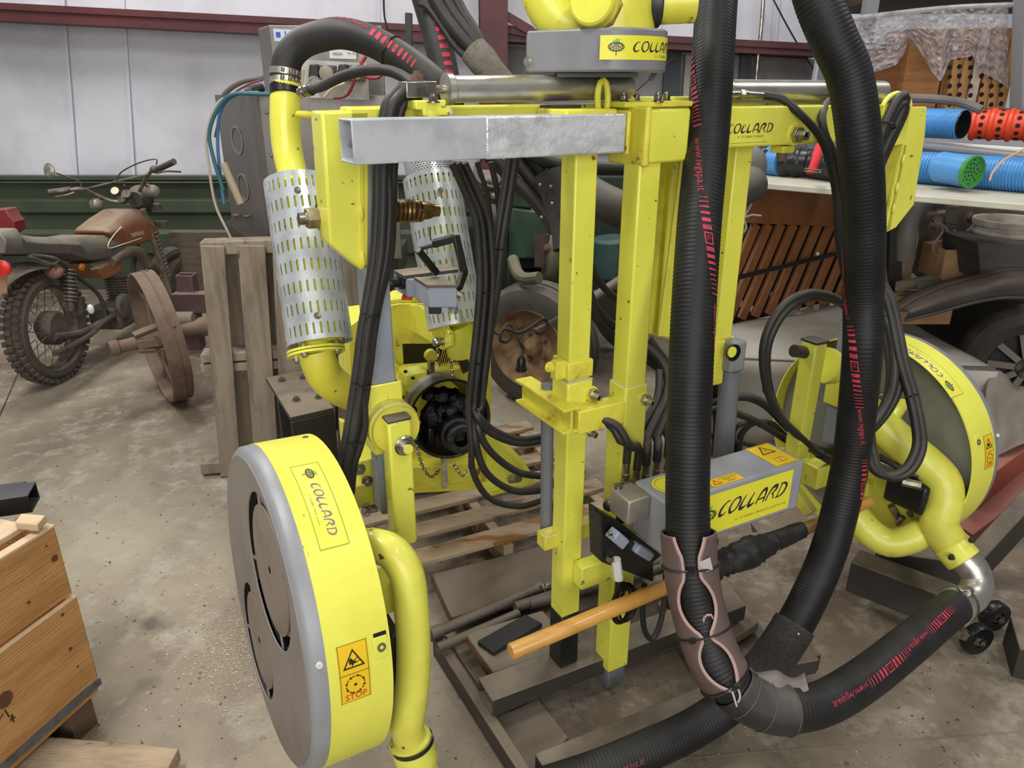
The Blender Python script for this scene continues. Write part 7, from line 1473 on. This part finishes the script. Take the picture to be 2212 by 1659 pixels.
for i in range(nn + 1):
    k = i / nn; rr = .034 - .012 * k + .010 * exp(-((k - .45) / .12) ** 2)
    for j in range(18): vs.append(pt.map(k * pt.L, 2 * pi * j / 18, rr + nzs[i][j] * (1 - .7 * k)))
g.add(vs, [(i * 18 + j, i * 18 + (j + 1) % 18, (i + 1) * 18 + (j + 1) % 18, (i + 1) * 18 + j) for i in range(nn) for j in range(18)] + [tuple(range(18)), tuple(nn * 18 + j for j in range(18))])
tp_ = g.build('tape_wrap', TAPE, stk, smooth=60)
for x, y, dx, dy in ((1592, 1205, -6, 24), (1675, 1165, 8, 24), (1630, 1150, -8, -18), (1545, 1178, 4, -14), (1614, 1196, 3, 14), (1652, 1180, 4, 12), (1640, 1186, -3, 10)):
    q = P(x, y, 1.93); q2 = P(x + dx, y + dy, 1.93); G().prism([q + V3((-.006, 0, 0)), q + V3((.008, 0, 0)), q2 + V3((.003, 0, -.002)), q2], V3((0, .003, 0))).build('tape_shred', TAPE, tp_)

# ================================================================== THINGS ON THE FLOOR UNDER THE MACHINE
TAN = mat('dust_covered_board', '85796a', '74695b', 3, .8, bump=.05, spots=(9, .70, '564d43')); BRE = mat('brown_board_edge', '7b5640', '67452f', 8, .8)
def slab(name, quad, z, th, m, label, cat, parent=None, bev=.003):
    q = [PZ(x, y, z) if not isinstance(x, V3) else x for x, y in quad]; o = G().prism(q, Z * -th).build(name, m, parent, bevel=bev)
    if parent is None: tag(o, label, cat)
    return o
lp = thing('floor_pallet', 'pale slatted wooden pallet lying flat under the blower unit', 'pallet', V3((-.1, 2.3, 0)))
def fb_(px, py): return FLOC(PZ(px, py, .13))
bA = [fb_(894, 1190)[1], fb_(907, 1216)[1]]; bB = [fb_(881, 1137)[1], fb_(881, 1163)[1]]; bC = [fb_(884, 1105)[1] , fb_(884, 1120)[1]]
a_min, a_max = fb_(800, 1215)[0], fb_(1340, 1075)[0]
bs = [(bA[1] + .00, bA[0] + .012), (bB[1], bB[0] + .005)]; step_ = (bB[1] - bA[1])
b0 = bA[1]
for k in range(6):
    b_ = b0 + step_ * k; G().box(FM((a_min + a_max) / 2, b_ + .04, .121), FU * (a_max - a_min) / 2, FW * .04, Z * .009).build('deck_board', WOODB if k != 0 else mat('pallet_wood_orange', 'bda588', 'a38a6c', 2.5, .8, stretch=(1.5, 5, 5), bump=.3, bscale=30, spots=(1.6, .52, 'a06f40')), lp, bevel=.003)
for k, a_ in enumerate((a_min + .06, (a_min + a_max) / 2 - .02, a_max - .06)): G().box(FM(a_, b0 + step_ * 2.5 + .04, .061), FU * .018, FW * (step_ * 2.5 + .05), Z * .05).build('stringer', WOODB, lp, bevel=.003)
for k in range(3): G().box(FM((a_min + a_max) / 2, b0 + .05 + step_ * 2.4 * k, .0055), FU * (a_max - a_min) / 2, FW * .045, Z * .005).build('base_board', WOODG, lp)
o = slab('dusty_slab', [(933, 1240), (1330, 1135), (1400, 1215), (975, 1333)], .075, .03, TAN, 'large dust-coated board lying in front of the pallet', 'board')
G().prism([PZ(932, 1241, .0745), PZ(974, 1335, .0745), PZ(974, 1335, .0745) - Z * .028, PZ(932, 1241, .0745) - Z * .028], -FU * .0015).build('board_edge', BRE, o)
o = slab('small_board', [(1005, 1368), (1172, 1318), (1240, 1395), (1066, 1452)], .10, .025, TAN, 'smaller dusty board with the black rubber strip on it', 'board')
G().prism([PZ(1005, 1369, .0995), PZ(1065, 1453, .0995), PZ(1065, 1453, .0995) - Z * .024, PZ(1005, 1369, .0995) - Z * .024], -FU * .0015).build('board_edge', BRE, o)
slab('rubber_strip', [(1031, 1384), (1135, 1326), (1172, 1346), (1066, 1408)], .118, .016, mat('black_rubber_strip', '1b1b1c', '262524', 9, .5, bump=.1), 'flat black rubber strip lying on the small dusty board', 'strip')
ff = thing('floor_frame', 'black steel floor frame of channels and box beams under the masts', 'frame', FM(0, -.1, 0))
a, b = PZ(944, 1374, .065), PZ(1145, 1680, .065); G().bar(a - Z * .033, b - Z * .033, .03, .064, ref=Z).build('side_rail', BLKD, ff, bevel=.003); G().bar(PZ(962, 1376, .066), PZ(1050, 1502, .066), .005, .006).build('rail_lip', BLK, ff)
a, b = PZ(1048, 1489, .12), PZ(1590, 1290, .12); n_ = V3((0, 0, 1)); G().bar(a - Z * .026, b - Z * .026, .088, .052, ref=Z, wall=.004).build('channel_beam', BLKD, ff, bevel=.002)
a, b = PZ(1166, 1645, .095), PZ(1760, 1400, .095); G().bar(a - Z * .03, b - Z * .03, .05, .06, ref=Z).build('box_beam', BLKD, ff, bevel=.003)
slab('floor_plate', [(1069, 1551), (1163, 1508), (1228, 1592), (1139, 1675)], .012, .010, TAN, '', '', ff); slab('floor_plate', [(962, 1395), (1020, 1380), (1060, 1470), (1030, 1490)], .03, .012, TAN, '', '', ff)
G().hexa([q - Z * .05 for q in (PZ(1690, 1440, .10), PZ(1770, 1425, .10), PZ(1745, 1380, .10), PZ(1670, 1392, .10))] + [PZ(1690, 1440, .10), PZ(1770, 1425, .10), PZ(1745, 1380, .10), PZ(1670, 1392, .10)]).build('end_block', BLKD, ff, bevel=.004)
o = slab('far_plate', [(1420, 1300), (1560, 1240), (1640, 1345), (1500, 1430)], .05, .03, TAN, 'dusty flat plate on the floor behind the ribbed hose', 'plate')
G().prism([PZ(x, y, .06) for x, y in ((1430, 1300), (1500, 1240), (1500, 1310), (1460, 1330))], Z * .10).build('gusset_block', BLKD, ff, bevel=.003)
for k, (x0, y0, x1, y1, r_, z_) in enumerate(((930, 1372, 1160, 1272, .0165, .093), (1112, 1312, 1420, 1215, .0165, .094), (1144, 1305, 1440, 1225, .0165, .095), (945, 1400, 1120, 1325, .014, .09))):
    p_, q_ = PZ(x0, y0, z_), PZ(x1, y1, z_); t_ = thing('steel_pipe', ('long dusty steel pipe with end nut across the slab', 'left open-ended steel tube by mast A', 'right open-ended steel tube passing behind mast A', 'lower dark steel pipe beside the small board')[k], 'pipe', (p_ + q_) / 2 - Z * r_)
    L_ = (q_ - p_).length; PM = mat('dusty_pipe_steel', '57534d', '45413c', 8, .6, .3, dust=.6)
    G().lathe(p_, q_ - p_, [(0, r_ * .82), (0, r_), (L_, r_), (L_, r_ * .82), (0, r_ * .82)], 20, caps=False).build('pipe_wall', PM, t_, smooth=50)
    if k == 0: G().lathe(q_, q_ - p_, [(-.015, r_ * 1.0), (.02, r_ * 1.0)], 6).build('end_nut', ZINC, t_); G().lathe(p_, q_ - p_, [(0, .0), (.0, .021), (.035, .021), (.035, .016)], 16).build('pipe_coupling', PM, t_)
o = G().lathe(PZ(1178, 1268, .1), FU, [(0, .012), (.02, .012)], 6).build('loose_nut', ZINC, bevel=.001); tag(o, 'bright hex nut beside mast A on the slab', 'nut')

# ================================================================== CRATE AT THE LEFT
CW = mat('fir_crate_board', 'c4945c', 'a67846', 3.2, .65, stretch=(1.2, 1.2, 9), bump=.15, bscale=12, spots=(5, .70, '5c3c22'), wave=(5, 7, 'Z', '95683a')); CWE = mat('sawn_wood_edge', 'cdb392', 'bb9f7c', 8, .75)
C0 = PZ(119, 1139, .585); C1 = PZ(-260, 1374, .585); cu_ = (C1 - C0).normalized(); cv_ = V3((cu_.y, -cu_.x, 0)); cv_ = -cv_ if cv_.y < 0 else cv_
cr = thing('wooden_crate', 'fir plank crate with metal-banded bottom at lower left', 'crate', V3((C0.x, C0.y, 0)) + cu_ * .3 + cv_ * .3)
zj = zY(1285, C0.y + .0); zbm = zY(1475, C0.y)
LC, WC = .85, .62
def cboard(o_, z0, z1, u0, u1, th, inset=0): return G().hexa([C0.copy() * 1 + cu_ * a + cv_ * b - Z * (C0.z - z) for z in (z0, z1) for a, b in ((u0, inset), (u1, inset), (u1, inset + th), (u0, inset + th))]).build(o_, CW, cr, bevel=.004)
cboard('side_board', zj + .004, .585, 0, LC, .022); cboard('side_board', zbm + .02, zj - .002, 0, LC, .022, -.012); 
cboard('bottom_batten', zbm - .028, zbm - .002, .0, LC, .03, -.002)
G().hexa([C0 + cu_ * a + cv_ * b - Z * (C0.z - z) for z in (zbm - .002, zbm + .02) for a, b in ((-.003, -.014), (LC, -.014), (LC, -.011), (-.003, -.011))]).build('metal_band', mat('grey_metal_band', '6c747b', '4e5256', 20, .5, .6), cr)
def eboard(z0, z1): return G().hexa([C0 + cu_ * a + cv_ * b - Z * (C0.z - z) for z in (z0, z1) for a, b in ((.004, .022), (.026, .022), (.026, WC), (.004, WC))]).build('end_board', CW, cr, bevel=.004)
eboard(zj + .004, .580); eboard(zbm, zj - .002)
for zz in ((zj + .004, .585), (zbm, zj - .002)): G().hexa([C0 + cu_ * a + cv_ * b - Z * (C0.z - z) for z in zz for a, b in ((0, WC), (LC, WC), (LC, WC + .022), (0, WC + .022))]).build('side_board', CW, cr, bevel=.004)
G().hexa([C0 + cu_ * a + cv_ * b - Z * (C0.z - z) for z in (zbm, zbm + .02) for a, b in ((.02, .02), (LC, .02), (LC, WC), (.02, WC))]).build('bottom_board', CW, cr)
G().hexa([C0 + cu_ * a + cv_ * b - Z * (C0.z - z) for z in (.586, .592) for a, b in ((0, -.001), (LC, -.001), (LC, .023), (0, .023))]).build('top_edge', CWE, cr)
G().hexa([C0 + cu_ * a + cv_ * b - Z * (C0.z - z) for z in (zj - .003, zj + .001) for a, b in ((0, -.0125), (LC, -.0125), (LC, .0), (0, .0))]).build('ledge_edge', CWE, cr)
for a in (.03, .45): G().box(C0 + cu_ * (a + .03) + cv_ * (WC / 2) - Z * (C0.z - (zbm - .028) / 2), cu_ * .035, cv_ * (WC / 2), Z * (zbm - .028) / 2 * .99).build('skid', mat('dark_skid', '5a4634', None, rough=.8), cr)
G().hexa([C0 + cu_ * a + cv_ * b - Z * (C0.z - z) for z in (.586, .602) for a, b in ((.028, .05), (.11, .05), (.11, WC), (.028, WC))]).build('rim_board', CWE, cr, bevel=.003)
qc = C0 - cv_ * .0145; pk_ = onpl(2, 1592, C0 - cv_ * .0128, cv_); fm_ = lambda u, v: pk_ - cu_ * u + Z * v
decal('pencil_marks', INK, cr, [d_ribbon([(.0, .040), (.02, .048)], .003), d_ribbon([(.025, .055), (.029, .03)], .003), d_ribbon([(.03, .02), (.036, .03), (.035, .008)], .003), d_ribbon([(.028, .018), (.042, .018)], .0025)], fm_)
KM = mat('wood_knot', '5a3722', '6f4a2c', 30, .7)
for x, y, r_, off in ((10, 1512, .02, .0128), (118, 1206, .009, .0008), (62, 1302, .004, .0008), (135, 1328, .0045, .0128), (152, 1402, .005, .0128), (100, 1180, .003, .0008), (168, 1440, .003, .0128)):
    q = onpl(x, y, C0 - cv_ * off, cv_); G().lathe(q, -cv_, [(0, r_), (.0006, r_)], 12).build('knot', KM, cr)
o = G().hexa([PZ(x, y, .602) for x, y in ((36, 1144), (84, 1149), (103, 1128), (50, 1124))] + [PZ(x, y, .602) + Z * .02 for x, y in ((36, 1144), (84, 1149), (103, 1128), (50, 1124))]).build('wood_block', CWE, bevel=.003); tag(o, 'small sawn wood block lying on the crate rim', 'block')
GBK = mat('glossy_black_tube', '17171a', '222226', 8, .25, dust=.3, dustc='77747a')
tq = PZ(62, 1072, .64); td = V3((-.93, -.30, 0)).normalized(); tw_ = V3((-td.y, td.x, 0))
tq = PY(74, 1073, 1.66)
o = G().bar(tq + Z * .0, tq + td * .6, .075, .05, ref=Z, wall=.004).build('black_square_tube', GBK, bevel=.002); tag(o, 'glossy black open-ended square tube above the crate', 'tube')
o = G().bar(tq + td * .03 - tw_ * .05 - Z * .004, tq + td * .6 - tw_ * .05 - Z * .004, .03, .042, ref=Z).build('black_bar', GBK, bevel=.002); tag(o, 'black bar alongside the square tube over the crate', 'bar')
o = G().hexa([PZ(x, y, .02) for x, y in ((85, 1612), (392, 1640), (330, 1760), (-40, 1720))] + [PZ(x, y, .02) + Z * .038 for x, y in ((85, 1612), (392, 1640), (330, 1760), (-40, 1720))]).build('loose_plank', WOODB, bevel=.003); tag(o, 'loose sawn plank on the floor at the bottom left edge', 'plank')

o = G().bar(PY(883, 104, 3.6), PY(883, 28, 3.6), .03, .03, ref=(0, 1, 0)).build('black_post', BLK, bevel=.002); tag(o, 'short black square post behind the arching air hose', 'post')
G().bar(V3((PY(883, 104, 3.6).x, 3.6, 0)), PY(883, 104, 3.6), .028, .028, ref=(0, 1, 0)).build('lower_post', BLK, o)
